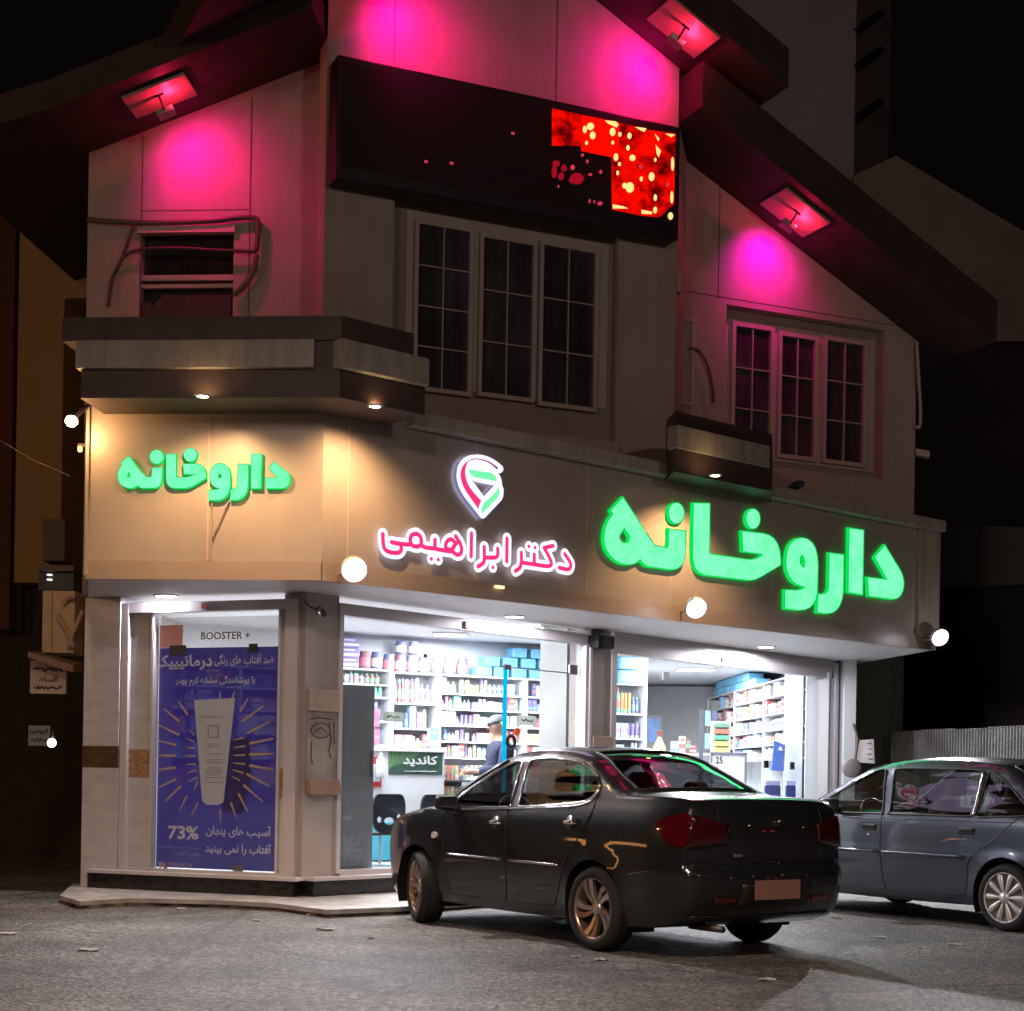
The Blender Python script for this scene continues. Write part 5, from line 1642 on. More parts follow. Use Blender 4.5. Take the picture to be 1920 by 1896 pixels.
t = solo('blue_bag', 'blue paper bag with a white mark hanging in the second window', 'bag', p)
MB().hexa([(p.x - .10, p.y, p.z - .21), (p.x + .07, p.y, p.z - .22), (p.x + .07, p.y + .08, p.z - .22), (p.x - .10, p.y + .08, p.z - .21), (p.x - .07, p.y, p.z + .20), (p.x + .08, p.y, p.z + .14), (p.x + .08, p.y + .05, p.z + .14), (p.x - .07, p.y + .05, p.z + .20)]).build('body', mat('royal_blue_paper', (.06, .14, .45), .5), t)
MB().tube([p + Vector((-.03, 0, .18)), p + Vector((0, 0, .26)), p + Vector((.04, 0, .16))], .006, 6).build('handle', M_tan, t)
MB().hexa([p + Vector(q) for q in ((-.02, -.006, .07), (.05, -.006, .06), (.05, -.003, .06), (-.02, -.003, .07), (.01, -.006, .12), (.02, -.006, .12), (.02, -.003, .12), (.01, -.003, .12))]).build('mark', M_pw, t)
for u, w, lab in ((1449, .11, 'dark blue chair with a lilac top, left one under the blue bag'), (1483, .07, 'dark blue chair with a lilac top, right one near the grey partition')):
    p = atd(u, 1466, 21.4)
    t = solo('blue_chair', lab, 'chair', (p.x, p.y, .25))
    MB().box(p.x - w, p.x + w, p.y, p.y + .04, p.z - .38, p.z - .05).build('backrest', mat('navy_fabric', (.03, .05, .20), .7), t, bevel=.02)
    MB().box(p.x - w * .9, p.x + w * .9, p.y - .005, p.y + .045, p.z - .05, p.z + .02).build('top', mat('lilac_plastic', (.42, .42, .75), .4), t, bevel=.01)
    MB().box(p.x - w, p.x + w, p.y, p.y + .38, p.z - .42, p.z - .38).build('seat', MATS['navy_fabric'], t, bevel=.01)
    for sx_ in (-w * .8, w * .8):
        for sy_ in (.03, .34):
            MB().box(p.x + sx_ - .012, p.x + sx_ + .012, p.y + sy_ - .012, p.y + sy_ + .012, .25, p.z - .42).build('leg', M_metal, t)


# ------------------------------------------------------------------ the man inside
def skin(name, verts, edges, radii, m, parent, root=0, lev=2):
    me = bpy.data.meshes.new(name)
    off = Vector(parent['_o'])
    me.from_pydata([Vector(v) for v in verts], edges, [])
    o = bpy.data.objects.new(name, me)
    COL.objects.link(o)
    o.modifiers.new('skin', 'SKIN').use_smooth_shade = True
    sv = me.skin_vertices[0].data
    for i, r in enumerate(radii):
        rr = r if isinstance(r, tuple) else (r, r)
        sv[i].radius = rr
    sv[root].use_root = True
    s = o.modifiers.new('sub', 'SUBSURF')
    s.levels = s.render_levels = lev
    dg = bpy.context.evaluated_depsgraph_get()
    me2 = bpy.data.meshes.new_from_object(o.evaluated_get(dg))
    bpy.data.objects.remove(o)
    me2.name = name
    me2.materials.clear(); me2.materials.append(m)
    for p in me2.polygons:
        p.use_smooth = True
    ob = bpy.data.objects.new(name, me2)
    COL.objects.link(ob)
    ob.parent = parent
    return ob


pm = S2.P(S2.sz(938, 1400, -.75)[0], .25, -.75)
man = thing('person', 'man in grey flat cap and dark blue jacket behind the glass, hands before him', 'person', tuple(pm))
man.rotation_euler = (0, 0, math.radians(198))
# local frame: +x forward, +y his left, origin on the floor
LS = [(0, .20, 1.31), (.06, .27, 1.06), (.30, .14, 1.02), (.37, .09, 1.03)]
RS = [(0, -.20, 1.31), (.04, -.28, 1.06), (.28, -.17, 1.00), (.35, -.12, 1.01)]
V = [(0, 0, .90), (0, 0, 1.10), (.0, 0, 1.30), (.02, 0, 1.42), (.05, 0, 1.50), (.065, 0, 1.56), (.07, 0, 1.60)]
Eg = [(0, 1), (1, 2), (2, 3), (3, 4), (4, 5), (5, 6)]
Rr = [.12, .12, .12, .05, .075, .078, .06]


def ext(pts, rr, start):
    b_ = start
    for p, r in zip(pts, rr):
        V.append(p); Rr.append(r); Eg.append((b_, len(V) - 1)); b_ = len(V) - 1
    return b_


for Sd, sg in ((LS, 1), (RS, -1)):
    w_ = ext(Sd, [.055, .043, .030, .032], 2)
    hx, hy, hz = Sd[-1]
    for k in range(4):
        o_ = (k - 1.5) * .018
        ext([(hx + .035, hy + o_ * .6 - sg * .01, hz + .012 - o_ * .8), (hx + .075 - abs(o_) * .4, hy + o_ * .5 - sg * .03, hz - .004 - o_ * .8), (hx + .088 - abs(o_), hy - sg * .045 + o_ * .4, hz - .03 - o_ * .6)], [.010, .009, .007], w_)
    ext([(hx + .02, hy - sg * .03, hz + .025), (hx + .055, hy - sg * .045, hz + .03)], [.011, .009], w_)
for sg in (1, -1):
    ext([(0, sg * .09, .84), (.01, sg * .10, .48), (-.01, sg * .10, .09), (.10, sg * .12, .03)], [.085, .055, .04, .035], 0)
# nose, ears
ext([(.145, 0, 1.545), (.165, 0, 1.53)], [.014, .012], 5)
ext([(.06, .083, 1.55)], [.016], 5)
ext([(.06, -.083, 1.55)], [.016], 5)
M_skin = mat('skin_tone', (.42, .25, .18), .55, var=.1, scale=12)
skin('body', V, Eg, Rr, M_skin, man)
V, Eg, Rr = [(0, 0, .86), (0, 0, .98), (0, 0, 1.16), (0, 0, 1.30), (.01, 0, 1.38)], [(0, 1), (1, 2), (2, 3), (3, 4)], [.155, .160, .165, .150, .085]
for Sd in (LS, RS):
    ext(Sd[:3], [.078, .062, .045], 3)
skin('jacket', V, Eg, Rr, mat('dark_navy_cloth', (.030, .035, .075), .8, var=.2, bump=.3), man)
V, Eg, Rr = [(0, 0, .88)], [], [.15]
for sg in (1, -1):
    ext([(0, sg * .09, .80), (.01, sg * .10, .48), (-.01, sg * .10, .10)], [.11, .08, .07], 0)
skin('trousers', V, Eg, Rr, mat('charcoal_cloth', (.03, .03, .035), .85), man)
mb = MB()
vs = MB().lathe([(.001, .085), (.05, .078), (.085, .055), (.100, .02), (.103, 0), (.09, -.005)], (0.055, 0, 1.585), seg=20)
for v in vs.v:
    v.z += (v.x - .055) * -.18
me = vs
hh = bpy.data.meshes.new('cap')
hh.from_pydata(me.v, [], me.f); hh.materials.append(mat('grey_cap_wool', (.20, .20, .22), .9, bump=.3))
for p in hh.polygons: p.use_smooth = True
ob = bpy.data.objects.new('cap', hh); COL.objects.link(ob); ob.parent = man
mb = MB().extrude([[(.11, -.085), (.17, -.06), (.195, 0), (.17, .06), (.11, .085)]], lambda a, b, d: Vector((a, b, 1.575 + d - (a - .1) * .25)), 0, .012)
bm_ = bpy.data.meshes.new('cap_brim'); bm_.from_pydata(mb.v, [], mb.f); bm_.materials.append(MATS['grey_cap_wool'])
ob2 = bpy.data.objects.new('cap_brim', bm_); COL.objects.link(ob2); ob2.parent = man
for nm, pts, r, c in (('eye', [(.142, .03, 1.562)], .009, (.02, .02, .02)), ('eye', [(.142, -.03, 1.562)], .009, (.02, .02, .02)), ('mouth', [(.148, 0, 1.505)], .012, (.25, .1, .08))):
    l_ = MB().lathe([(.001, -r), (r, 0), (.001, r)], pts[0], seg=8, axis='X')
    e_ = bpy.data.meshes.new(nm); e_.from_pydata(l_.v, [], l_.f); e_.materials.append(mat('face_' + nm, c, .4))
    oo = bpy.data.objects.new(nm, e_); COL.objects.link(oo); oo.parent = man
del man['_o']
# ------------------------------------------------------------------ neighbours and the yard at the right
M_nb = mat('blue_grey_render', (.62, .62, .70), .9, var=.12, scale=.6)
M_nbb = mat('brown_grey_render', (.48, .38, .33), .9, var=.12, scale=.6)
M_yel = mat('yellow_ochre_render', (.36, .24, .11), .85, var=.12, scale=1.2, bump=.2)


def cornered(pxs, depths):
    return [atd(u, v, d) for (u, v), d in zip(pxs, depths)]


def block(xl, xr, y0, y1, z0, z1):
    return MB().box(xl, xr, y0, y1, z0, z1)


t = thing('neighbour_block', 'tall plain grey block rising in the dark behind the right roof', 'building', (8, 38, 0))
L_, R_ = atd(1340, 300, 38), atd(1601, 300, 38)
block(L_.x - 1, R_.x, 38, 46, 0, 34).build('front_wall', M_nb, t)
R2 = atd(1683, 300, 40)
MB().hexa([(R_.x + .003, 38, 0), (R2.x, 41, 0), (R2.x, 47, 0), (R_.x + .003, 46, 0), (R_.x + .003, 38, 34), (R2.x, 41, 34), (R2.x, 47, 34), (R_.x + .003, 46, 34)]).build('side_wall', M_nbb, t)
for v in (60, 128, 225, 345):
    a, b_ = atd(1606, v, 38.0), atd(1650, v - 34, 39.2)
    MB().tube([a, b_], .10, 6).build('fin', mat('dark_fin', (.03, .02, .02), .8), t)
t = thing('rear_wing', 'dim brown wall with a sloping top beyond the right eave', 'building', (10, 34, 0))
pts = [atd(1600, 330, 36), atd(1680, 292, 36), atd(1930, 440, 36), atd(1930, 640, 36), atd(1600, 640, 36)]
fr = [(p.x, p.z) for p in pts]
MB().extrude([fr], lambda a, b, d: Vector((a, 36 + d, b)), 5, 0).build('wall', M_nbb, t)
MB().extrude([[(fr[4][0], 0), (fr[3][0] + 6, 0), (fr[3][0] + 6, fr[3][1]), (fr[4][0], fr[4][1])]], lambda a, b, d: Vector((a, 36.3 + d, b)), 5, 0).build('lower_wall', M_roof, t)

t = thing('yard_wall', 'long concrete wall with a pale top band behind the right end of the canopy', 'wall', (9, 27, 0))
YW = Pl((atd(1755, 1000, 27).x, 27), (atd(1930, 1000, 24).x, 24))
q1, q2, q3, q4 = YW.sz(1745, 985), YW.sz(1960, 1058), YW.sz(1960, 1140), YW.sz(1745, 1104)
MB().extrude([[q1, (q2[0] + 4, q2[1] - .1), (q3[0] + 4, q3[1]), q4]], YW.P, -.4, 0).build('top_band', mat('pale_band_concrete', (.22, .20, .18), .9, var=.15, scale=1), t)
MB().extrude([[(q4[0] - 3.5, 0), (q3[0] + 4, 0), (q3[0] + 4, q3[1] - .003), (q4[0], q4[1] - .003), (q4[0] - 3.5, q4[1] - .003)]], YW.P, -.4, -.05).build('lower_wall', mat('dark_purple_render', (.060, .045, .060), .9, var=.25, scale=1), t)
t = thing('green_pier', 'dull green plastered pier right behind the end of the shop front', 'wall', tuple(atz(1640, 1500, 0)))
PP = Pl((atd(1612, 1300, 24.5).x, 24.5), (atd(1668, 1300, 24.2).x, 24.2))
MB().pbox(PP, -.2, PP.L, 0, 3.4, -.5, 0).build('pier', mat('green_grey_plaster', (.17, .19, .14), .85, var=.1), t)
MB().pbox(PP, PP.L - .003, PP.L + .35, 0, 1.75, -.4, -.1).build('low_wall', mat('dark_grey_plaster', (.09, .08, .085), .9, var=.2), t)

# corrugated fence
FC = Pl((atd(1672, 1400, 24.0).x, 24.0), (atd(1960, 1400, 20.5).x, 20.5))
t = thing('corrugated_fence', 'grey corrugated sheet metal fence behind the blue grey car', 'fence', tuple(FC.P(0, 0)))
z_ = FC.sz(1800, 1367)[1]
mb = MB()
n = 116
LL = FC.L + .3
vs = []
for i in range(n * 4 + 1):
    s = LL * i / (n * 4)
    d = .03 * math.sin(2 * math.pi * i / 8)
    vs += [FC.P(s, 0, d), FC.P(s, z_ + (.012 if (i // 96) % 2 else 0), d)]
mb.add(vs, [(2 * i, 2 * i + 2, 2 * i + 3, 2 * i + 1) for i in range(n * 4)])
mb.build('sheet', mat('weathered_zinc', (.28, .28, .27), .45, metal=.5, var=.35, scale=2.5), t, smooth=True)
MB().pbox(FC, 0, LL, .3, .36, -.08, -.03).build('rail', M_metal, t)
t = thing('torn_notice', 'torn white paper notice hanging on the wall beside the end pillar', 'notice', tuple(atd(1622, 1410, 22.0)))
NP = Pl((atd(1600, 1400, 22).x, 22), (atd(1650, 1400, 21.9).x, 21.9))
MB().extrude([[NP.sz(*p) for p in ((1612, 1388), (1638, 1386), (1640, 1432), (1604, 1429), (1606, 1412))]], NP.P, 0, .01).build('sheet', mat('dirty_paper', (.50, .46, .47), .7, var=.15), t)
for i, (u, v) in enumerate(((1630, 1394), (1632, 1404), (1630, 1414), (1633, 1423))):
    a, z = NP.sz(u, v); MB().pbox(NP, a - .03, a + .03, z - .012, z + .004, .011, .013).build('scrawl', M_cable, t)
p = atd(1596, 1440, 21.6)
t = thing('gas_meter', 'round grey meter low on the wall below the torn notice', 'meter', tuple(p))
MB().lathe([(.001, -.05), (.11, -.05), (.13, -.03), (.13, .03), (.001, .04)], p, axis='Y', seg=18).build('body', mat('meter_grey', (.20, .18, .18), .5), t, smooth=True)
MB().tube([p + Vector((.05, 0, .1)), p + Vector((.08, 0, .4)), p + Vector((.02, 0, .6))], .018, 6).build('pipe', M_cable, t)
mb = MB(); mb.tube(catmull([atd(1606, 1245, 22.6), atd(1612, 1262, 22.6), atd(1610, 1300, 22.6), atd(1604, 1340, 22.6), atd(1606, 1400, 22.6)], 5), .018, 6)
tag(mb.build('hanging_cable', M_cable, smooth=True), 'dark cable hanging down the right end of the shop front', 'cable')

# ------------------------------------------------------------------ left side: neighbour, meters, plates
t = thing('left_house', 'dim ochre rendered house in the dark left of the pharmacy', 'building', (-8, 23, 0))
a, b_ = atd(36, 500, 20.5), atd(163, 500, 20.3)
tp = atd(100, 348, 20.4).z
LH = Pl((a.x, a.y), (b_.x, b_.y))
lo = LH.sz(120, 560)[1]
sA = LH.sz(121, 560)[0]
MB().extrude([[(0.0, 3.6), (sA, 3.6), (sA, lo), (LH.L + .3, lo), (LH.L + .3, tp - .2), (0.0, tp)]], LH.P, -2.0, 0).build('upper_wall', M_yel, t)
MB().pbox(LH, -0.32, -.06, 3.0, tp + .1, -2.0, 0).build('orange_strip', mat('orange_render', (.09, .03, .012), .8), t)
MB().pbox(LH, -.06, .0, 3.0, tp + .1, -2.0, -.2).build('dark_recess', M_dark, t)
MB().pbox(LH, -8, LH.L + .3, 0, 3.6, -2.2, -.3).build('lower_wall', mat('dark_render', (.035, .025, .020), .9, var=.3), t)  # plain dark tone, darker than the upper wall
mb = MB(); mb.tube(catmull([LH.P(-.12, tp - .05, .06), LH.P(-.10, tp - .25, .08), LH.P(.02, tp - .42, .08), LH.P(1.9, tp - .80, .06)], 5), .045, 8)
mb.build('drain_pipe', mat('pale_pipe', (.50, .38, .25), .5), t, smooth=True)
# pale trim on the alley wall
t = thing('alley_wall', 'dark alley wall with a faint pale ledge at the far left', 'wall', (-6, 22, 0))
MB().box(-12, -4.5, 22, 22.3, 0, 3.2).build('wall', mat('alley_dark', (.030, .022, .018), .95, var=.4), t)
p = atd(0, 1390, 21.9); MB().box(-12, -5.6, 21.9, 22, p.z - .03, p.z + .01).build('ledge', mat('ledge_grey', (.16, .14, .13), .8), t)
# meter cabinets on the left side wall, lit orange
CBd = 16.2
def face(u0, v0, u1, v1, d, th, name, m, parent, bev=0.0):
    a, b_ = atd(u0, v1, d), atd(u1, v0, d)
    return MB().box(a.x, b_.x, d - .0, d + th, a.z, b_.z).build(name, m, parent, bevel=bev)


M_cab = mat('cream_cabinet', (.50, .36, .22), .6, var=.12)
t = thing('meter_cabinet', 'cream cabinet with cables on the left corner of the pharmacy', 'cabinet', tuple(atd(105, 1240, CBd)))
face(78, 1108, 141, 1224, CBd, .35, 'body', M_cab, t, .008)
face(96, 1112, 99, 1220, CBd - .004, .006, 'seam', M_dark, t)
for pts in ([(141, 1120), (128, 1122), (118, 1133)], [(108, 1152), (118, 1170), (132, 1196), (138, 1215)], [(156, 1145), (140, 1180), (128, 1215)]):
    MB().tube(catmull([atd(u, v, CBd - .06) for u, v in pts], 5) if len(pts) > 2 else [atd(u, v, CBd - .06) for u, v in pts], .022, 6).build('cable', mat('beige_cable', (.42, .30, .22), .6), t, smooth=True)
t = thing('upper_cabinet', 'dark upper cabinet with a thin lid above two tiny white lights', 'cabinet', tuple(atd(105, 1020, CBd)))
face(79, 974, 122, 1052, CBd + .1, .3, 'body', mat('dark_cabinet', (.07, .05, .035), .7), t, .008)
face(72, 1060, 138, 1070, CBd + .05, .3, 'lid', mat('lid_brown', (.10, .07, .05), .7), t)
face(72, 1071, 138, 1106, CBd + .12, .3, 'box', M_black, t)
for v in (1078, 1087):
    c = atd(93, v, CBd + .1); MB().lathe([(.001, -.01), (.028, -.006), (.028, .006), (.001, .01)], c, seg=12).build('indicator', emit('tiny_white', (1, .97, .9), 1.5), t)
p = atd(90, 1270, CBd)
t = thing('address_plate', 'small hooded plate with three lines of dark writing at the far left', 'sign', tuple(p))
face(56, 1240, 124, 1300, CBd + .0, .05, 'plate', mat('plate_cream', (.42, .30, .22), .6), t)
a, b_ = atd(66, 1244, CBd), atd(150, 1226, CBd)
MB().hexa([(a.x, CBd - .25, a.z + .04), (b_.x, CBd - .25, a.z - .10), (b_.x, CBd + .1, a.z - .06), (a.x, CBd + .1, a.z + .08), (a.x, CBd - .25, a.z + .10), (b_.x, CBd - .25, a.z - .03), (b_.x, CBd + .1, a.z + .02), (a.x, CBd + .1, a.z + .13)]).build('hood', mat('hood_brown', (.22, .12, .08), .6), t)
AP = Pl((atd(56, 1270, CBd).x, CBd - .004), (atd(124, 1270, CBd).x, CBd - .004))
scrawl('small_print', M_black, AP, 64, 1250, 116, 1262, 0, t, 16, 5)
text('lettering', 'اقساط', M_black, AP, 72, 1266, 108, 1279, 0, t, .02)
scrawl('small_print', M_black, AP, 64, 1284, 116, 1295, 0, t, 20, 9)
t = thing('wall_poster', 'small black and white poster on the dark wall beside the headlamp', 'poster', tuple(atd(72, 1380, 17)))
face(53, 1361, 94, 1398, 17.0, .02, 'sheet', mat('grey_poster', (.30, .30, .30), .7, var=.2), t)
PQ = Pl((atd(53, 1380, 17).x, 16.996), (atd(94, 1380, 17).x, 16.996))
text('lettering', 'فروشی', M_black, PQ, 56, 1365, 90, 1377, 0, t, .03)
text('lettering', 'مغازه', M_black, PQ, 58, 1382, 88, 1393, 0, t, .03)
p = atd(97, 1393, 16.0)
t = thing('wall_lamp', 'small bright white lamp on a short bracket beside the grey wall poster', 'lamp', tuple(p))
MB().lathe([(.001, -.05), (.035, -.035), (.045, 0), (.035, .035), (.001, .05)], p, axis='Y', seg=16).build('bulb', emit('headlamp_glow', (1, .95, .88), 9), t, smooth=True)
MB().tube([p + Vector((0, .02, .04)), p + Vector((.0, .06, .16)), p + Vector((.02, .4, .18))], .012, 6).build('bracket', M_black, t, smooth=True)
light('wall_lamp', 'POINT', p + Vector((0, -.10, 0)), 1.2, (1, .92, .8), radius=.01)

# overhead wire at the left, cables on the left upper wall, arc cable at the right
tag(MB().tube([atd(-10, 820, 13.5), atd(60, 862, 13.9), atd(132, 893, 14.3)], .004, 5).build('overhead_wire', M_cable), 'thin overhead wire coming in from the left edge of the picture', 'wire')
ulp = lambda u, v, d=.05: UL.P(*UL.sz(u, v, d), d)
mb = MB()
mb.tube(catmull([ulp(163, 412), ulp(220, 416), ulp(300, 418), ulp(400, 414), ulp(440, 409), ulp(472, 408), ulp(483, 415), ulp(484, 440), ulp(481, 470)], 5), .028, 8)
tag(mb.build('grey_pipe', mat('maroon_grey_pipe', (.13, .09, .08), .5), smooth=True), 'dark pipe running above the small upper window and bending down at its right', 'pipe')
mb = MB()
mb.tube(catmull([ulp(252, 418), ulp(238, 460), ulp(222, 500), ulp(210, 525), ulp(203, 575)], 5), .016, 6)
mb.tube(catmull([ulp(215, 512, .07), ulp(232, 482, .07), ulp(262, 468, .07), ulp(330, 465, .07), ulp(400, 469, .07), ulp(440, 470, .07), ulp(481, 472, .07)], 5), .016, 6)
tag(mb.build('loose_cable', M_cable, smooth=True), 'loose cable looping across the small upper window on the left', 'cable')
tag(MB().tube(catmull([ulp(482, 478), ulp(474, 510), ulp(458, 535), ulp(438, 553)], 5), .03, 6).build('green_hose', mat('dull_green_hose', (.12, .16, .05), .6), smooth=True), 'short dull green hose hanging below the bend of the dark pipe', 'hose')
urp = lambda u, v, d=.05: UR.P(*UR.sz(u, v, d), d)
tag(MB().tube(catmull([urp(1294, 652), urp(1312, 660), urp(1328, 690), urp(1336, 730), urp(1338, 755)], 5), .014, 6).build('arc_cable', M_cable, smooth=True), 'thin cable curving down between the narrow window and the wide right window', 'cable')
p = UP.P(*UP.sz(1268, 525, -.05), -.05)
tag(MB().box(p.x - .02, p.x + .05, p.y, p.y + .15, p.z - .13, p.z + .13).build('junction_box', M_trim, bevel=.005), 'small box on the right edge of the bay below the display board', 'box')

# security camera under the canopy at the corner
p = S2.P(*S2.sz(603, 1148, .16), .16)
t = thing('security_camera', 'small dark security camera on a bent arm at the top of the corner pillar', 'camera', tuple(p))
MB().tube(catmull([S2.P(*S2.sz(572, 1128, .02), .02), S2.P(*S2.sz(580, 1138, .1), .1), S2.P(*S2.sz(595, 1143, .16), .16)], 4), .012, 6).build('arm', M_cable, t)
d_ = Vector((.5, -.7, -.45)).normalized()
rot = d_.to_track_quat('Z', 'Y').to_matrix()
MB().lathe([(.001, -.07), (.032, -.07), (.034, .05), (.028, .06), (.001, .055)], p, seg=14, rot=rot).build('body', mat('dark_camera_shell', (.05, .05, .06), .4), t, smooth=True)
# black speaker box between the windows
a, z = S2.sz(1116, 1190, .1); b_, zz = S2.sz(1147, 1218, .1)
t = thing('loudspeaker', 'black box loudspeaker at the top of the pillar between the windows', 'speaker', tuple(S2.P(a, z, .1)))
MB().pbox(S2, a, b_, zz, z, 0.0, .14).build('box', M_black, t, bevel=.006)
c = S2.P((a + b_) / 2, (z + zz) / 2, .142)
rot = Vector((S2.n[0], S2.n[1], 0)).to_track_quat('Z', 'Y').to_matrix()
MB().lathe([(.07, 0), (.075, .006), (.06, .004), (.001, -.001)], c, seg=16, rot=rot).build('grille', mat('grille_grey', (.05, .05, .055), .6), t)
# bird on the cornice
p = G2.P(*G2.sz(1492, 906, .05), .05); p.z = 4.525
t = thing('pigeon', 'small dark bird sitting on the cornice above the big green sign', 'bird', tuple(p))
MB().lathe([(.001, -.10), (.02, -.08), (.045, -.02), (.05, .04), (.03, .09), (.001, .11)], p + Vector((0, 0, .06)), axis='X', seg=12, rot=Matrix.Rotation(-.35, 3, 'Y')).build('body', mat('bird_grey', (.03, .03, .035), .8), t, smooth=True)

# litter on the road
M_lit = mat('litter_white', (.45, .43, .42), .7, var=.3, scale=20)
R9 = random.Random(5)
for i, (u, v, w, lab) in enumerate(((15, 1752, .10, 'white scrap of litter at the far left of the road'), (235, 1719, .05, 'tiny white scrap on the road in front of the poster window'), (340, 1705, .09, 'crumpled translucent bag scrap by the kerb below the poster'),
                                    (480, 1727, .05, 'white crumb of litter on the road below the corner pillar'), (610, 1743, .13, 'long flat white scrap on the road left of the dark car'), (168, 1782, .13, 'faint flat scrap of paper on the left of the road'),
                                    (582, 1716, .06, 'white scrap at the foot of the broken kerb'), (1438, 1838, .10, 'white scrap in the shadow in front of the dark car'), (1080, 1795, .05, 'white chips of litter by the rear wheel of the dark car'),
                                    (1128, 1800, .07, 'flat pale scrap just right of the white chips'), (1710, 1704, .09, 'white scrap under the blue grey car'), (1568, 1722, .08, 'pale scrap beside the bumper of the dark car'),
                                    (1650, 1758, .07, 'white scrap on the road below the blue grey car door'), (1790, 1772, .08, 'pale sliver of paper left of the silver wheel'), (696, 1760, .05, 'tiny fleck of litter beside the front wheel of the dark car'))):
    p = atz(u, v, .004)
    n = 9
    w *= .75
    pts = [(p.x + w * R9.uniform(.6, 1) * math.cos(2 * math.pi * k / n), p.y + w * .7 * R9.uniform(.6, 1) * math.sin(2 * math.pi * k / n)) for k in range(n)]
    mb = MB(); mb.extrude([pts], up3, .002, .005)
    for q in mb.v: q.z += R9.uniform(0, .014)
    tag(mb.build('litter_scrap', M_lit), lab, 'litter', 'scraps of litter on the road')
# ------------------------------------------------------------------ cars
def lerp_tab(tab, x):
    if x <= tab[0][0]:
        return tab[0][1]
    for (a, b_), (c, d) in zip(tab, tab[1:]):
        if x <= c:
            t = (x - a) / (c - a)
            t = t * t * (3 - 2 * t) * .5 + t * .5
            return b_ + (d - b_) * t
    return tab[-1][1]


def inpoly(x, y, poly):
    c = False
    n = len(poly)
    j = n - 1
    for i in range(n):
        xi, yi = poly[i][0], poly[i][1]
        xj, yj = poly[j][0], poly[j][1]
        if (yi > y) != (yj > y) and x < (xj - xi) * (y - yi) / (yj - yi) + xi:
            c = not c
        j = i
    return c


def smooth_closed(pts, n=4):
    return [(p.x, p.y) for p in catmull([Vector((a, b_, 0)) for a, b_ in pts], n, closed=True)]


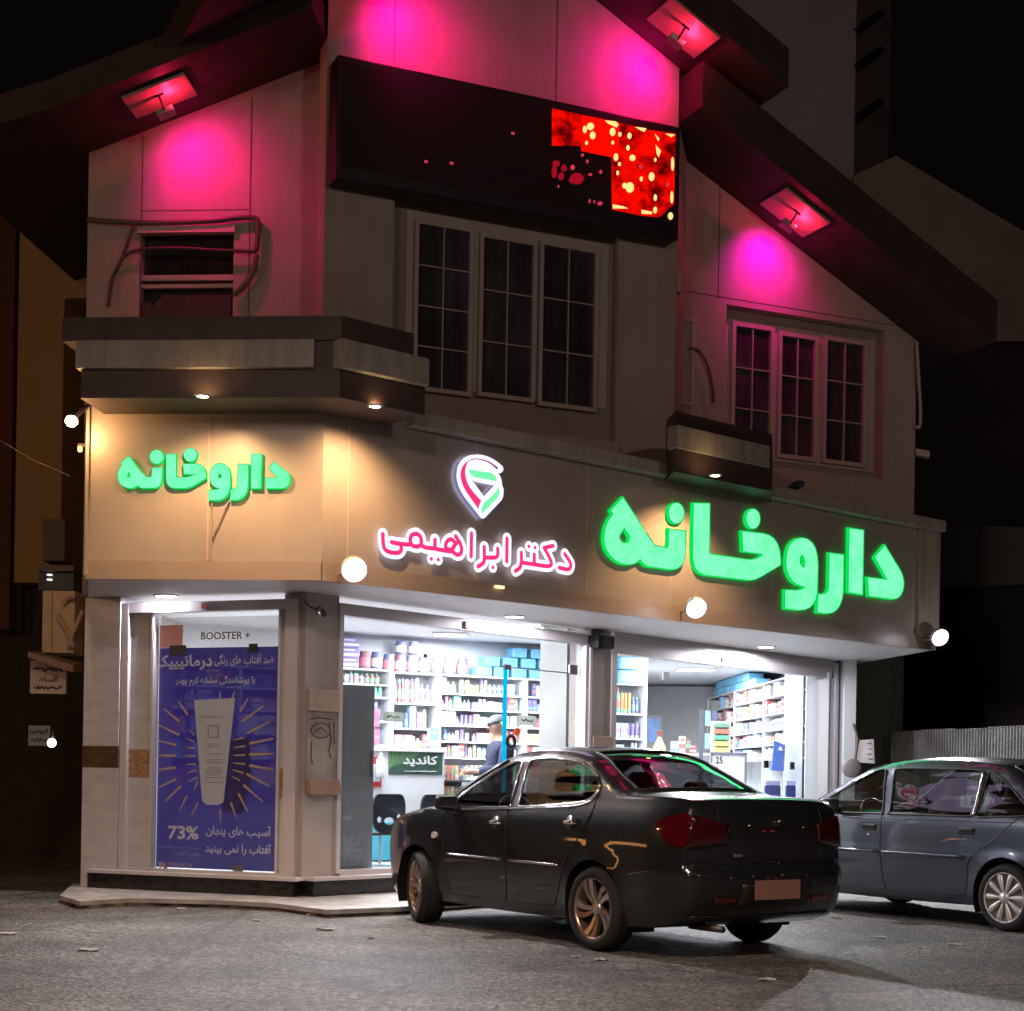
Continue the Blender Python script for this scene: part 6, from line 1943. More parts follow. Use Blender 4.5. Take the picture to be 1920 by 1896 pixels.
def car_body(cfg, root, M):
    """M: dict of materials. Local frame: rear axle at x=0, front is +x, left is +y"""
    xr, xf = cfg['xr'], cfg['xf']
    SEC = cfg['sec']
    rr, rf = .55, .75

    def plan(x):
        p = 1.0
        if x < xr + rr:
            t = (xr + rr - x) / rr
            p = 1 - .15 * t ** 2.6
        if x > xf - rf:
            t = (x - (xf - rf)) / rf
            p = 1 - .22 * t ** 2.4
        # gentle barrel
        return p * (1 - .012 * ((x - 1.2) / 2) ** 2)

    wb = cfg['wb']; ar = cfg['arch']; wr = cfg['wr']

    def Y(x, z):
        y = lerp_tab(SEC, z) * plan(x)
        for xc in (0, wb):
            r = math.hypot(x - xc, z - wr)
            if ar - .01 < r < ar + .09 and z > .2:
                y += .014 * (1 - (r - ar) / .09)
        # character crease low on the doors
        return y

    # top outline from the rear bottom over the roof to the front bottom
    top = [(p.x, p.y) for p in catmull([Vector((a, b_, 0)) for a, b_ in cfg['outline']], 7)]
    # bottom edge with wheel arches, front to rear
    bot = []
    z0 = cfg['sill']

    def arch(xc):
        a0 = math.asin((z0 - wr) / ar)
        n = 18
        return [(xc + ar * math.cos(a0 + (math.pi - 2 * a0) * k / n), wr + ar * math.sin(a0 + (math.pi - 2 * a0) * k / n)) for k in range(n + 1)]
    bot += arch(wb)
    mid = bot[-1][0]
    a2 = arch(0)
    nseg = 14
    for k in range(1, nseg):
        x = mid + (a2[0][0] - mid) * k / nseg
        bot.append((x, z0 - .012 * math.sin(math.pi * k / nseg)))
    bot += a2
    outer = top + bot
    wins = [smooth_closed(w, 4) if w[0] != 'sharp' else w[1:] for w in cfg['windows']]
    # triangulate the side sheet
    pts = [Vector(p) for p in outer]
    edges = [(i, (i + 1) % len(outer)) for i in range(len(outer))]
    for w in wins:
        b_ = len(pts)
        pts += [Vector(p) for p in w]
        edges += [(b_ + i, b_ + (i + 1) % len(w)) for i in range(len(w))]
    bset = pts[:]
    st = .055
    nx = int((xf - xr) / st)
    for i in range(nx + 1):
        for k in range(30):
            x, z = xr + i * st, .18 + k * st * .85
            if not inpoly(x, z, outer) or any(inpoly(x, z, w) for w in wins):
                continue
            if min((x - p[0]) ** 2 + (z - p[1]) ** 2 for p in bset) < (.022) ** 2:
                continue
            pts.append(Vector((x, z)))
    vo, eo, fo, _, _, _ = delaunay_2d_cdt(pts, edges, [], 0, 1e-5)
    tris = []
    for f in fo:
        cx = sum(vo[i][0] for i in f) / 3; cz = sum(vo[i][1] for i in f) / 3
        if inpoly(cx, cz, outer) and not any(inpoly(cx, cz, w) for w in wins):
            tris.append(tuple(f))
    mb = MB()
    for sg in (1, -1):
        mb.add([(p[0], sg * Y(p[0], p[1]), p[1]) for p in vo], [t if sg > 0 else tuple(reversed(t)) for t in tris])
    # centre strip: one row per outline point
    NT = 20
    ts = [-1 + 2 * k / NT for k in range(NT + 1)]
    bxt, bzt = cfg['bulge_x'], cfg['bulge_z']
    L = [0.0]
    for a, b_ in zip(top, top[1:]):
        L.append(L[-1] + math.hypot(b_[0] - a[0], b_[1] - a[1]))

    def srow(i, t, off=0.0):
        if isinstance(i, float):
            k = int(i); fr = i - k
            if k >= len(top) - 1: k, fr = len(top) - 2, 1.0
            x = top[k][0] * (1 - fr) + top[k + 1][0] * fr; z = top[k][1] * (1 - fr) + top[k + 1][1] * fr
            u = k + fr
        else:
            x, z = top[i]; u = i
        ye = Y(x, z)
        u = u / (len(top) - 1)
        a = 1 - abs(t) ** 2.3
        x2 = x + lerp_tab(bxt, u) * a
        z2 = z + lerp_tab(bzt, u) * (1 - abs(t) ** 2.6)
        return Vector((x2, ye * t, z2))

    def idx(x, part_):
        # outline index (float) where x is crossed, in the rear half ('r') or front half
        best = None
        rng = range(len(top) - 1)
        for i in rng:
            if (top[i][0] - x) * (top[i + 1][0] - x) <= 0 and top[i][1] > .7:
                fr = (x - top[i][0]) / ((top[i + 1][0] - top[i][0]) or 1e-9)
                return i + fr
        return best
    g = {}
    for nm in ('rear_glass', 'windscreen'):
        a, b_, tw = cfg[nm]
        g[nm] = (round(idx(a, 0)), round(idx(b_, 0)), tw)
    rows = [[srow(i, t) for t in ts] for i in range(len(top))]
    vs = [p for r_ in rows for p in r_]
    fs = []
    glass_cells = {nm: [] for nm in g}
    for i in range(len(top) - 1):
        for k in range(NT):
            tm = (ts[k] + ts[k + 1]) / 2
            hit = None
            for nm, (a, b_, tw) in g.items():
                if a <= i < b_ and abs(tm) < tw:
                    hit = nm
            q = (i * (NT + 1) + k, i * (NT + 1) + k + 1, (i + 1) * (NT + 1) + k + 1, (i + 1) * (NT + 1) + k)
            if hit:
                glass_cells[hit].append(q)
            else:
                fs.append(q)
    mb.add(vs, fs)
    body = mb.build('body', M['paint'], root, smooth=True, merge=.0008)
    wn = body.modifiers.new('wn', 'WEIGHTED_NORMAL') if False else None
    # glass
    for nm, cells in glass_cells.items():
        m2 = MB(); m2.add([p - Vector((0, 0, .006)) for p in vs], cells)
        used = sorted({i for c in cells for i in c}); mp = {o: n for n, o in enumerate(used)}
        m3 = MB(); m3.add([vs[i] - Vector((0, 0, .006)) for i in used], [tuple(mp[i] for i in c) for c in cells])
        m3.build(nm, M['glass'], root, smooth=True)
        a, b_, tw = g[nm]
        kk = [k for k, t in enumerate(ts) if abs(t) < tw + .051 and (abs(t) <= tw + .001 or True)]
        ks = [k for k in range(NT + 1) if any((c[0] % (NT + 1)) == k or (c[1] % (NT + 1)) == k for c in cells)]
        k0, k1 = min(ks), max(ks)
        loop = [rows[a][k] for k in range(k0, k1 + 1)] + [rows[i][k1] for i in range(a + 1, b_ + 1)] + [rows[b_][k] for k in range(k1 - 1, k0 - 1, -1)] + [rows[i][k0] for i in range(b_ - 1, a, -1)]
        MB().tube([p + Vector((0, 0, .001)) for p in loop], .011, 6, closed=True).build('seal', M['rubber'], root, smooth=True)
    for sg in (1, -1):
        for w, nm in zip(wins, cfg['win_names']):
            w2 = [Vector(p) for p in w]
            m3 = MB()
            tr = tessellate_polygon([[Vector((p[0], p[1], 0)) for p in w]])
            m3.add([(p[0], sg * (Y(p[0], p[1]) - .012), p[1]) for p in w], [tuple(t) for t in tr])
            gl_ = m3.build(nm, M['glass'], root, smooth=True)
            m4 = MB().tube([(p[0], sg * (Y(p[0], p[1]) + .001), p[1]) for p in w], .009, 6, closed=True)
            m4.build('window_seal', M['winseal'], root, smooth=True)
        for nm, line, r_, mk in cfg['lines']:
            pp = catmull([Vector((a, b_, 0)) for a, b_ in line], 6) if len(line) > 2 else [Vector((line[0][0] + (line[1][0] - line[0][0]) * k / 12, line[0][1] + (line[1][1] - line[0][1]) * k / 12, 0)) for k in range(13)]
            off = .0005 if mk == 'gap' else .004
            MB().tube([(p.x, sg * (Y(p.x, p.y) + off), p.y) for p in pp], r_, 6).build(nm, M[mk], root, smooth=True)
    # patches lying on the body
    for nm, mk, kind, data, off in cfg['patches']:
        if kind == 'side':
            for sg in (1, -1):
                poly = smooth_closed(data, 3)
                mm_ = MB()
                P2 = [Vector(p) for p in poly]
                n = len(P2)
                cx = sum(p[0] for p in poly) / n; cz = sum(p[1] for p in poly) / n
                inner = [(cx + (p[0] - cx) * .55, cz + (p[1] - cz) * .55) for p in poly]
                allp = poly + inner
                vo2, _, fo2, _, _, _ = delaunay_2d_cdt([Vector(p) for p in allp], [(i, (i + 1) % n) for i in range(n)], [], 0, 1e-5)
                fo2 = [f for f in fo2 if inpoly(sum(vo2[i][0] for i in f) / 3, sum(vo2[i][1] for i in f) / 3, poly)]
                mm_.add([(p[0], sg * (Y(p[0], p[1]) + off), p[1]) for p in vo2], [tuple(f) for f in fo2])
                mm_.add([(p[0], sg * (Y(p[0], p[1]) + off), p[1]) for p in poly] + [(p[0], sg * (Y(p[0], p[1]) - .004), p[1]) for p in poly], [(i, (i + 1) % n, n + (i + 1) % n, n + i) for i in range(n)])
                mm_.build(nm, M[mk], root, smooth=True)
        elif kind == 'strip':
            # data: (x/z rows given as outline fractions i0,i1, t0,t1 with optional taper)
            for sg in ((1, -1) if data[4] else (1,)):
                i0, i1, t0, t1 = data[:4]
                tap = data[5] if len(data) > 5 else (0, 0)
                na, nb = 8, 10
                vv = []
                for a in range(na + 1):
                    for b_ in range(nb + 1):
                        tt = t0 + (t1 - t0) * b_ / nb
                        f0 = (b_ / nb)
                        ii = i0 + (tap[0] * (1 - f0)) + (i1 - tap[1] * (1 - f0) - i0 - tap[0] * (1 - f0)) * a / na
                        p = srow(float(ii), sg * tt)
                        nrm = (srow(float(ii) + .2, sg * tt) - srow(float(ii) - .2, sg * tt)).cross(srow(float(ii), sg * tt + .02) - srow(float(ii), sg * tt - .02))
                        nrm.normalize()
                        if nrm.dot(p - Vector((1.2, 0, .6))) < 0: nrm = -nrm
                        vv.append(p + nrm * off)
                mm_ = MB(); mm_.add(vv, [(a * (nb + 1) + b_, a * (nb + 1) + b_ + 1, (a + 1) * (nb + 1) + b_ + 1, (a + 1) * (nb + 1) + b_) for a in range(na) for b_ in range(nb)])
                o = mm_.build(nm, M[mk], root, smooth=True)
                so = o.modifiers.new('solid', 'SOLIDIFY'); so.thickness = abs(off) + .006; so.offset = 0
    for nm, mk, segs, r_ in cfg['strip_lines']:
        pp = [srow(float(i), t) for i, t in segs]
        MB().tube([p + (p - Vector((1.2, 0, .8))).normalized() * .0005 for p in pp], r_, 6).build(nm, M[mk], root, smooth=True)
    # floor pan, arches, cabin
    w_ = cfg['hw']
    MB().box(xr + .55, xf - .45, -w_ + .22, w_ - .22, .19, .27).build('underbody', M['black'], root, bevel=.02)
    for xc in (0, wb):
        for sg in (1, -1):
            mb_ = MB()
            n = 20
            rg = []
            for k in range(n + 1):
                a = math.radians(-25 + 230 * k / n)
                rg.append((xc + (ar + .004) * math.cos(a), wr + (ar + .004) * math.sin(a)))
            y0, y1 = sg * (w_ - .02), sg * (w_ - .32)
            mb_.add([(p[0], y0, p[1]) for p in rg] + [(p[0], y1, p[1]) for p in rg], [(k, k + 1, n + 2 + k, n + 1 + k) for k in range(n)])
            mb_.add([(p[0], y1, p[1]) for p in rg] + [(xc, y1, wr)], [(k, k + 1, n + 1) for k in range(n)])
            mb_.build('wheel_housing', M['black'], root)
    # cabin: closed floor so that one cannot see the ground through the windows
    MB().box(cfg['cab'][0], cfg['cab'][1], -w_ + .16, w_ - .16, .27, .50).build('cabin_floor', M['cloth'], root)
    MB().box(cfg['cab'][1] - .25, cfg['cab'][1] + .10, -w_ + .17, w_ - .17, .50, .93).build('dashboard', M['cloth'], root, bevel=.05)
    MB().box(cfg['cab'][0] - .30, cfg['cab'][0] + .15, -w_ + .17, w_ - .17, .50, .96).build('parcel_shelf', M['cloth'], root, bevel=.03)
    for x0, yy in ((1.18, .36), (1.18, -.36), (.52, .38), (.52, -.38)):
        hl = 0 if x0 > 1 else -.07
        bw = .25
        sm_ = MB(); c0 = Vector((x0, yy, .5))
        sm_.hexa([c0 + Vector(q) for q in ((-.05, -bw, 0), (.50, -bw, 0), (.50, bw, 0), (-.05, bw, 0), (-.05, -bw, .14), (.50, -bw, .18), (.50, bw, .18), (-.05, bw, .14))])
        sm_.hexa([c0 + Vector(q) for q in ((-.10, -bw, .1), (.06, -bw, .1), (.06, bw, .1), (-.10, bw, .1), (-.25, -bw * .85, .58 + hl), (-.14, -bw * .85, .58 + hl), (-.14, bw * .85, .58 + hl), (-.25, bw * .85, .58 + hl))])
        sm_.build('car_seat', M['cloth'], root, bevel=.04)
        hm = MB(); hm.hexa([c0 + Vector(q) for q in ((-.26, -.12, .61 + hl), (-.17, -.12, .61 + hl), (-.17, .12, .61 + hl), (-.26, .12, .61 + hl), (-.29, -.10, .77 + hl), (-.20, -.10, .77 + hl), (-.20, .10, .77 + hl), (-.29, .10, .77 + hl))])
        hm.build('headrest', M['cloth'], root, bevel=.035)
    rot = Matrix.Rotation(math.radians(-65), 3, 'Y')
    c_ = Vector((cfg['cab'][1] - .42, .36, .90))
    MB().tube([c_ + rot @ Vector((.18 * math.cos(a), .18 * math.sin(a), 0)) for a in [2 * math.pi * k / 20 for k in range(20)]], .014, 6, closed=True).build('steering_wheel', M['black'], root, smooth=True)
    return Y, srow, top


def wheel(root, x, y, cfg, M, steer=0.0, side=1, style='swirl'):
    R, rim = cfg['wr'], cfg['rim']
    w = .10
    rot = Matrix.Rotation(steer, 3, 'Z')
    o = Vector((x, y, R))
    off = Vector(root['_o'])
    ey = bpy.data.objects.new('wheel', None)

    def fin(mb, name, m, par=None, **k):
        for i in range(len(mb.v)):
            v = mb.v[i].copy(); v.y *= side
            mb.v[i] = rot @ v + o
        ob = mb.build(name, m, root, **k)
        if par is not None:
            ob.parent = par
        return ob
    t = MB(); t.lathe([(rim * .98, -w), (rim + .02, -w - .004), (R * .93, -w), (R - .012, -w + .02), (R, -w + .045), (R, w - .045), (R - .012, w - .02), (R * .93, w), (rim + .02, w + .004), (rim * .98, w), (rim * .96, w - .02), (rim * .96, -w + .02)], axis='Y', seg=48)
    tyre = fin(t, 'tyre', M['tyre'], smooth=True)
    tg = MB()
    for yy in (-.045, 0.0, .045):
        tg.lathe([(R + .0008, yy - .004), (R + .0008, yy + .004)], axis='Y', seg=48)
    fin(tg, 'tread_groove', M['black'], tyre)
    r = MB(); r.lathe([(rim * .955, -w + .02), (rim * .90, 0), (rim * .93, w - .03), (rim * .985, w - .008), (rim * 1.0, w - .004), (rim * .94, w - .004), (rim * .90, w - .03), (rim * .87, 0), (rim * .93, -w + .02)], axis='Y', seg=44)
    rm = fin(r, 'rim', M['rim'], smooth=True)
    b_ = MB(); b_.lathe([(.001, .0), (rim * .88, .0), (rim * .88, -.02), (.001, -.02)], axis='Y', seg=28)
    fin(b_, 'brake_disc', M['black'], rm)
    if style == 'swirl':
        for i in range(10):
            a = 2 * math.pi * i / 10 + (.12 if i % 2 else -.06)
            s_ = MB()
            p0 = (.20 * rim, a); p1 = (.60 * rim, a + .02); p2 = (.95 * rim, a + (.30 if i % 2 else .22))
            row = []
            for k in range(9):
                q = k / 8
                rr_ = (1 - q) ** 2 * p0[0] + 2 * q * (1 - q) * p1[0] + q * q * p2[0]
                aa = (1 - q) ** 2 * p0[1] + 2 * q * (1 - q) * p1[1] + q * q * p2[1]
                hw_ = rim * (.050 + .060 * q)
                ca, sa = math.cos(aa), math.sin(aa)
                row.append((Vector((rr_ * ca - hw_ * sa, 0, rr_ * sa + hw_ * ca)), Vector((rr_ * ca + hw_ * sa, 0, rr_ * sa - hw_ * ca)), q))
            vs = []
            for A, Bv, q in row:
                d = w - .045 + .030 * q
                vs += [A + Vector((0, d, 0)), Bv + Vector((0, d, 0)), Bv + Vector((0, d - .03, 0)), A + Vector((0, d - .03, 0))]
            fs = [(0, 1, 2, 3), (32, 35, 34, 33)]
            for k in range(8):
                for e_ in range(4):
                    fs.append((k * 4 + e_, k * 4 + (e_ + 1) % 4, (k + 1) * 4 + (e_ + 1) % 4, (k + 1) * 4 + e_))
            s_.add(vs, fs)
            fin(s_, 'spoke', M['rim'] if i % 2 else M['rim2'], rm)
        h = MB(); h.lathe([(.24 * rim, w - .07), (.25 * rim, w - .04), (.16 * rim, w - .03), (.001, w - .028)], axis='Y', seg=20)
        fin(h, 'hub_cap', M['rim2'], rm, smooth=True)
    else:
        s_ = MB(); s_.lathe([(.955 * rim, w - .012), (.80 * rim, w - .028), (.3 * rim, w - .026), (.001, w - .022)], axis='Y', seg=40)
        cov = fin(s_, 'hub_cover', M['cover_dark'], rm, smooth=True)
        for i in range(10):
            a = 2 * math.pi * i / 10
            ca, sa = math.cos(a), math.sin(a)
            vs = []
            prof = [(.22, .035), (.36, .075), (.6, .105), (.8, .125), (.93, .11), (.985, .03)]
            for q, hw_ in prof:
                for sgn, lift in ((1, 0), (.45, .012), (-.45, .012), (-1, 0)):
                    vs.append(Vector((q * rim * ca - sgn * hw_ * rim * sa, w - .022 + lift + .006 * (q < .9), q * rim * sa + sgn * hw_ * rim * ca)))
            fs = []
            for k in range(len(prof) - 1):
                for e_ in range(3):
                    fs.append((k * 4 + e_, k * 4 + e_ + 1, (k + 1) * 4 + e_ + 1, (k + 1) * 4 + e_))
            m_ = MB(); m_.add(vs, fs)
            fin(m_, 'petal', M['cover'], rm, smooth=True)
        h = MB(); h.lathe([(.24 * rim, w - .014), (.22 * rim, w + .0), (.001, w + .006)], axis='Y', seg=20)
        fin(h, 'hub_cap', M['cover'], rm, smooth=True)
        h = MB(); h.tube([(.965 * rim * math.cos(a), w - .008, .965 * rim * math.sin(a)) for a in [2 * math.pi * k / 40 for k in range(40)]], .008, 6, closed=True)
        fin(h, 'cover_edge', M['cover'], rm, smooth=True)
    bpy.data.objects.remove(ey)


def paint(key, col, rough=.28, metal=.55):
    m = mat(key, col, rough, metal=metal, var=.10, scale=1.6, spec=.18, coat=1.0)
    nt = m.node_tree; b_ = nt.nodes['Principled BSDF']
    # dusty film low on the body
    tc = nt.nodes.new('ShaderNodeTexCoord'); nz = nt.nodes.new('ShaderNodeTexNoise'); nz.inputs['Scale'].default_value = 3.0; nz.inputs['Detail'].default_value = 6
    nt.links.new(tc.outputs['Object'], nz.inputs['Vector'])
    mr = nt.nodes.new('ShaderNodeMapRange'); mr.inputs[1].default_value = .35; mr.inputs[2].default_value = .75; mr.inputs[3].default_value = .01; mr.inputs[4].default_value = .06
    nt.links.new(nz.outputs[0], mr.inputs[0]); nt.links.new(mr.outputs[0], b_.inputs['Coat Roughness'])
    return m


M_tyre = mat('tyre_rubber', (.014, .013, .013), .85, var=.25, scale=10)
M_rub = mat('black_rubber', (.008, .008, .008), .6)
M_chr = mat('chrome', (.75, .75, .78), .12, metal=1.0, var=.02)
M_cloth = mat('dark_car_interior', (.020, .020, .023), .8, var=.2)
M_cglass = glass('car_glass', (.34, .36, .37), 1.0, 0.0, base=.07)
M_red = mat('tail_lamp_red', (.055, .002, .004), .12, var=.25, scale=14, coat=1.0, emis=(.6, .0, .01), estr=.012)
M_redd = mat('tail_lamp_dark', (.042, .004, .006), .12, var=.4, scale=14, coat=1.0)
M_clear = mat('lamp_clear', (.55, .50, .48), .15, var=.2, coat=1.0)


def place(root):
    del root['_o']


# ---- dark sedan
rw = atz(1112, 1783, 0); fw = atz(760, 1732, 0)
hd = Vector((-.562, .827, 0))
latv = Vector((-hd.y, hd.x, 0))          # car's left
# rear left contact is rw; the rear axle centre lies to the right of it
C1 = {'xr': -.96, 'xf': 3.22, 'wb': 2.44, 'arch': .345, 'wr': .298, 'rim': .222, 'sill': .20, 'hw': .835,
      'sec': [(.15, .70), (.20, .775), (.28, .80), (.40, .818), (.52, .832), (.60, .838), (.66, .834), (.78, .828), (.88, .815), (.95, .795), (1.00, .768), (1.08, .728), (1.20, .670), (1.32, .608), (1.39, .555), (1.44, .49)],
      'outline': [(-.60, .21), (-.80, .27), (-.90, .36), (-.935, .47), (-.94, .58), (-.90, .63), (-.89, .68), (-.90, .84), (-.895, .98), (-.86, 1.055), (-.78, 1.08), (-.62, 1.09), (-.40, 1.098), (-.20, 1.11), (-.02, 1.175), (.20, 1.272), (.38, 1.352), (.58, 1.398), (.80, 1.418), (1.02, 1.418), (1.22, 1.404), (1.42, 1.362), (1.65, 1.268), (1.88, 1.150), (2.10, 1.030), (2.25, .972), (2.50, .925), (2.85, .855), (3.02, .775), (3.12, .66), (3.14, .52), (3.13, .38), (3.08, .26), (2.95, .19)],
      'windows': [[(2.03, 0.955), (1.83, 0.962), (1.51, 0.97), (1.23, 0.982), (1.145, 0.985), (1.155, 1.05), (1.21, 1.28), (1.24, 1.335), (1.36, 1.322), (1.53, 1.25), (1.76, 1.125), (1.95, 1.015)],
                  [(1.02, 0.992), (0.71, 1.005), (0.43, 1.022), (0.23, 1.045), (0.13, 1.095), (0.13, 1.16), (0.21, 1.235), (0.39, 1.305), (0.61, 1.345), (0.91, 1.358), (1.09, 1.352), (1.125, 1.33), (1.1, 1.22), (1.045, 1.03)]],
      'win_names': ['front_door_window', 'rear_door_window'],
      'rear_glass': (-.16, .50, .80), 'windscreen': (1.37, 2.10, .86),
      'bulge_x': [(0, -.02), (.05, -.06), (.10, -.10), (.22, -.10), (.27, -.07), (.36, -.10), (.44, -.10), (.55, -.02), (.62, .08), (.72, .24), (.80, .20), (.9, .14), (1, .05)],
      'bulge_z': [(0, 0), (.22, 0), (.27, .014), (.36, .018), (.48, .040), (.60, .042), (.70, .04), (.80, .045), (.88, .02), (1, 0)],
      'lines': [('door_gap', [(1.155, .98), (1.135, .90), (1.12, .76), (1.11, .55), (1.12, .36), (1.14, .27)], .0045, 'gap'),
                ('door_gap', [(2.08, .94), (2.04, .80), (2.02, .62), (2.00, .42), (1.94, .27)], .0045, 'gap'),
                ('door_gap', [(.10, 1.08), (.09, .97), (.16, .82), (.27, .70), (.37, .56), (.42, .42), (.50, .28)], .0045, 'gap'),
                ('door_gap', [(.50, .28), (1.1, .265), (1.94, .27)], .004, 'gap'),
                ('bumper_gap', [(-.345, .545), (-.50, .575), (-.70, .60), (-.90, .625)], .004, 'gap'),
                ('chrome_strip', [(1.17, .585), (1.96, .590)], .011, 'chrome'), ('chrome_strip', [(.42, .580), (1.06, .584)], .011, 'chrome'),
                ('chrome_sill_line', [(2.03, 0.945), (1.51, 0.958), (1.13, 0.972), (0.71, 0.99), (0.43, 1.005), (0.25, 1.022), (0.14, 1.06), (0.102, 1.12), (0.13, 1.19), (0.23, 1.262), (0.43, 1.33), (0.71, 1.366), (1.11, 1.368)], .0065, 'chrome'),
                ('roof_edge', [(1.43, 1.345), (1.71, 1.210), (2.0, 1.050)], .006, 'rubber')],
      'patches': [('tail_light', 'red', 'side', [(-.895, .975), (-.78, .975), (-.69, .95), (-.655, .91), (-.69, .86), (-.76, .80), (-.82, .775), (-.90, .78)], .010),
                  ('side_repeater', 'clear', 'side', [(2.12, .745), (2.16, .76), (2.195, .745), (2.195, .715), (2.16, .705), (2.12, .72)], .014),
                  ('fuel_flap', 'paint', 'side', [(-.24, .92), (-.10, .92), (-.085, .91), (-.085, .80), (-.10, .79), (-.24, .79), (-.255, .80), (-.255, .91)], .0015)],
      'strip_lines': [], 'cab': (-.05, 2.05)}
Mc1 = {'paint': paint('black_brown_paint', (.011, .012, .014), .3, .0), 'glass': M_cglass, 'rubber': M_rub, 'winseal': M_chr, 'gap': M_rub, 'chrome': M_chr, 'black': M_black, 'cloth': M_cloth, 'tyre': M_tyre,
       'rim': mat('bronze_alloy', (.42, .30, .25), .3, metal=.85, var=.08), 'rim2': mat('pale_alloy', (.55, .47, .43), .28, metal=.8, var=.08), 'red': M_red, 'clear': M_clear}


def find_rows(cfg, zlo, zhi):
    top = [(p.x, p.y) for p in catmull([Vector((a, b_, 0)) for a, b_ in cfg['outline']], 7)]
    half = len(top) // 2

    def at_(z):
        for i in range(half):
            if top[i][1] <= z <= top[i + 1][1] and top[i][0] < -.5:
                return i + (z - top[i][1]) / max(1e-9, top[i + 1][1] - top[i][1])
    return at_(zlo), at_(zhi)


za, zb2 = find_rows(C1, .755, .975)
C1['patches'] += [('tail_light', 'redd', 'strip', (za, zb2, .60, .998, True, (1.6, 3.2)), .010)]
z_l, z_h = find_rows(C1, .40, .43)
C1['patches'] += [('reflector', 'red', 'strip', (z_l, z_h, .52, .74, True), .008)]
lo_, hi_ = find_rows(C1, .47, .60)
# plate recess and the trunk lid outline
C1['patches'] += [('plate_recess', 'black', 'strip', (find_rows(C1, .36, .52)[0], find_rows(C1, .36, .52)[1], -.46, .46, False), .004)]
C1['patches'] += [('trunk_badge', 'chrome', 'strip', (find_rows(C1, .905, .935)[0], find_rows(C1, .905, .935)[1], -.035, .035, False), .008),
                  ('trunk_letters', 'chrome', 'strip', (find_rows(C1, .70, .722)[0], find_rows(C1, .70, .722)[1], .40, .50, False), .005)]
Mc1['redd'] = M_redd
zt1, zt2 = find_rows(C1, .66, 1.04)
C1['strip_lines'] = [('trunk_gap', 'gap', [(zt1, -.66 + 1.32 * k / 20) for k in range(21)], .005),
                     ('trunk_gap', 'gap', [(zt1 + (zt2 - zt1) * k / 8, .66 + .06 * k / 8) for k in range(9)], .004),
                     ('trunk_gap', 'gap', [(zt1 + (zt2 - zt1) * k / 8, -.66 - .06 * k / 8) for k in range(9)], .004),
                     ('bumper_gap', 'gap', [(find_rows(C1, .628, .7)[0], -.99 + 1.98 * k / 24) for k in range(25)], .005),
                     ('bumper_lip', 'rubber', [(find_rows(C1, .30, .7)[0], -.9 + 1.8 * k / 24) for k in range(25)], .012)]
car1 = thing('parked_car', 'shiny black brown sedan with swirled alloy wheels parked nose in at the shop', 'car', (0, 0, 0))
Yf, srow1, top1 = car_body(C1, car1, Mc1)
tw = .735
for (x, sg, stv) in ((0, 1, 0), (0, -1, 0), (2.44, 1, math.radians(-17)), (2.44, -1, math.radians(-17))):
    wheel(car1, x, sg * tw, C1, Mc1, stv, sg)


def mirror(root, cfg, Y, M, x=2.13, z=1.0, s=1.0):
    for sg in (1, -1):
        y = Y(x, .93)
        mb = MB()
        mb.hexa([(x - .05, sg * (y + .03), z - .07), (x + .07, sg * (y + .03), z - .06), (x + .03, sg * (y + .22), z - .05), (x - .05, sg * (y + .23), z - .05),
                 (x - .05, sg * (y + .02), z + .06), (x + .05, sg * (y + .02), z + .06), (x + .02, sg * (y + .22), z + .055), (x - .05, sg * (y + .23), z + .055)])
        b_ = mb.build('door_mirror', M['black'], root, bevel=.028)
        MB().hexa([(x - .02, sg * (y - .01), z - .10), (x + .08, sg * (y - .01), z - .10), (x + .06, sg * (y + .06), z - .05), (x - .02, sg * (y + .06), z - .05),
                   (x - .02, sg * (y - .03), z - .02), (x + .07, sg * (y - .03), z - .02), (x + .04, sg * (y + .05), z), (x - .02, sg * (y + .05), z)]).build('mirror_foot', M['black'], root, bevel=.01)
        MB().hexa([(x - .056, sg * (y + .045), z - .045), (x - .052, sg * (y + .045), z - .045), (x - .052, sg * (y + .21), z - .035), (x - .056, sg * (y + .21), z - .035),
                   (x - .056, sg * (y + .045), z + .045), (x - .052, sg * (y + .045), z + .045), (x - .052, sg * (y + .21), z + .045), (x - .056, sg * (y + .21), z + .045)]).build('mirror_glass', M_chr, root)


mirror(car1, C1, Yf, Mc1, 1.86, 1.0)
for sg in (1, -1):
    for x, z in ((1.26, .845), (.29, .875)):
        y = Yf(x, z)
        MB().lathe([(.001, -.012), (.062, -.006), (.07, .003), (.001, .006)], (x, sg * y, z), axis='Y', seg=20).build('handle_cup', M_black, car1, smooth=True)
        mb = MB()
        mb.tube([(x - .07, sg * (y + .012), z + .014), (x - .03, sg * (y + .032), z + .018), (x + .03, sg * (y + .032), z + .018), (x + .07, sg * (y + .012), z + .016)], [.014, .019, .019, .014], 10, sq=(1.1, .9))
        mb.build('door_handle', M_chr, car1, smooth=True)
        MB().lathe([(.001, -.002), (.009, 0), (.009, .004), (.001, .005)], (x - .01, sg * (y + .001), z - .09), axis='Y', seg=10).build('key_lock', M_chr, car1)
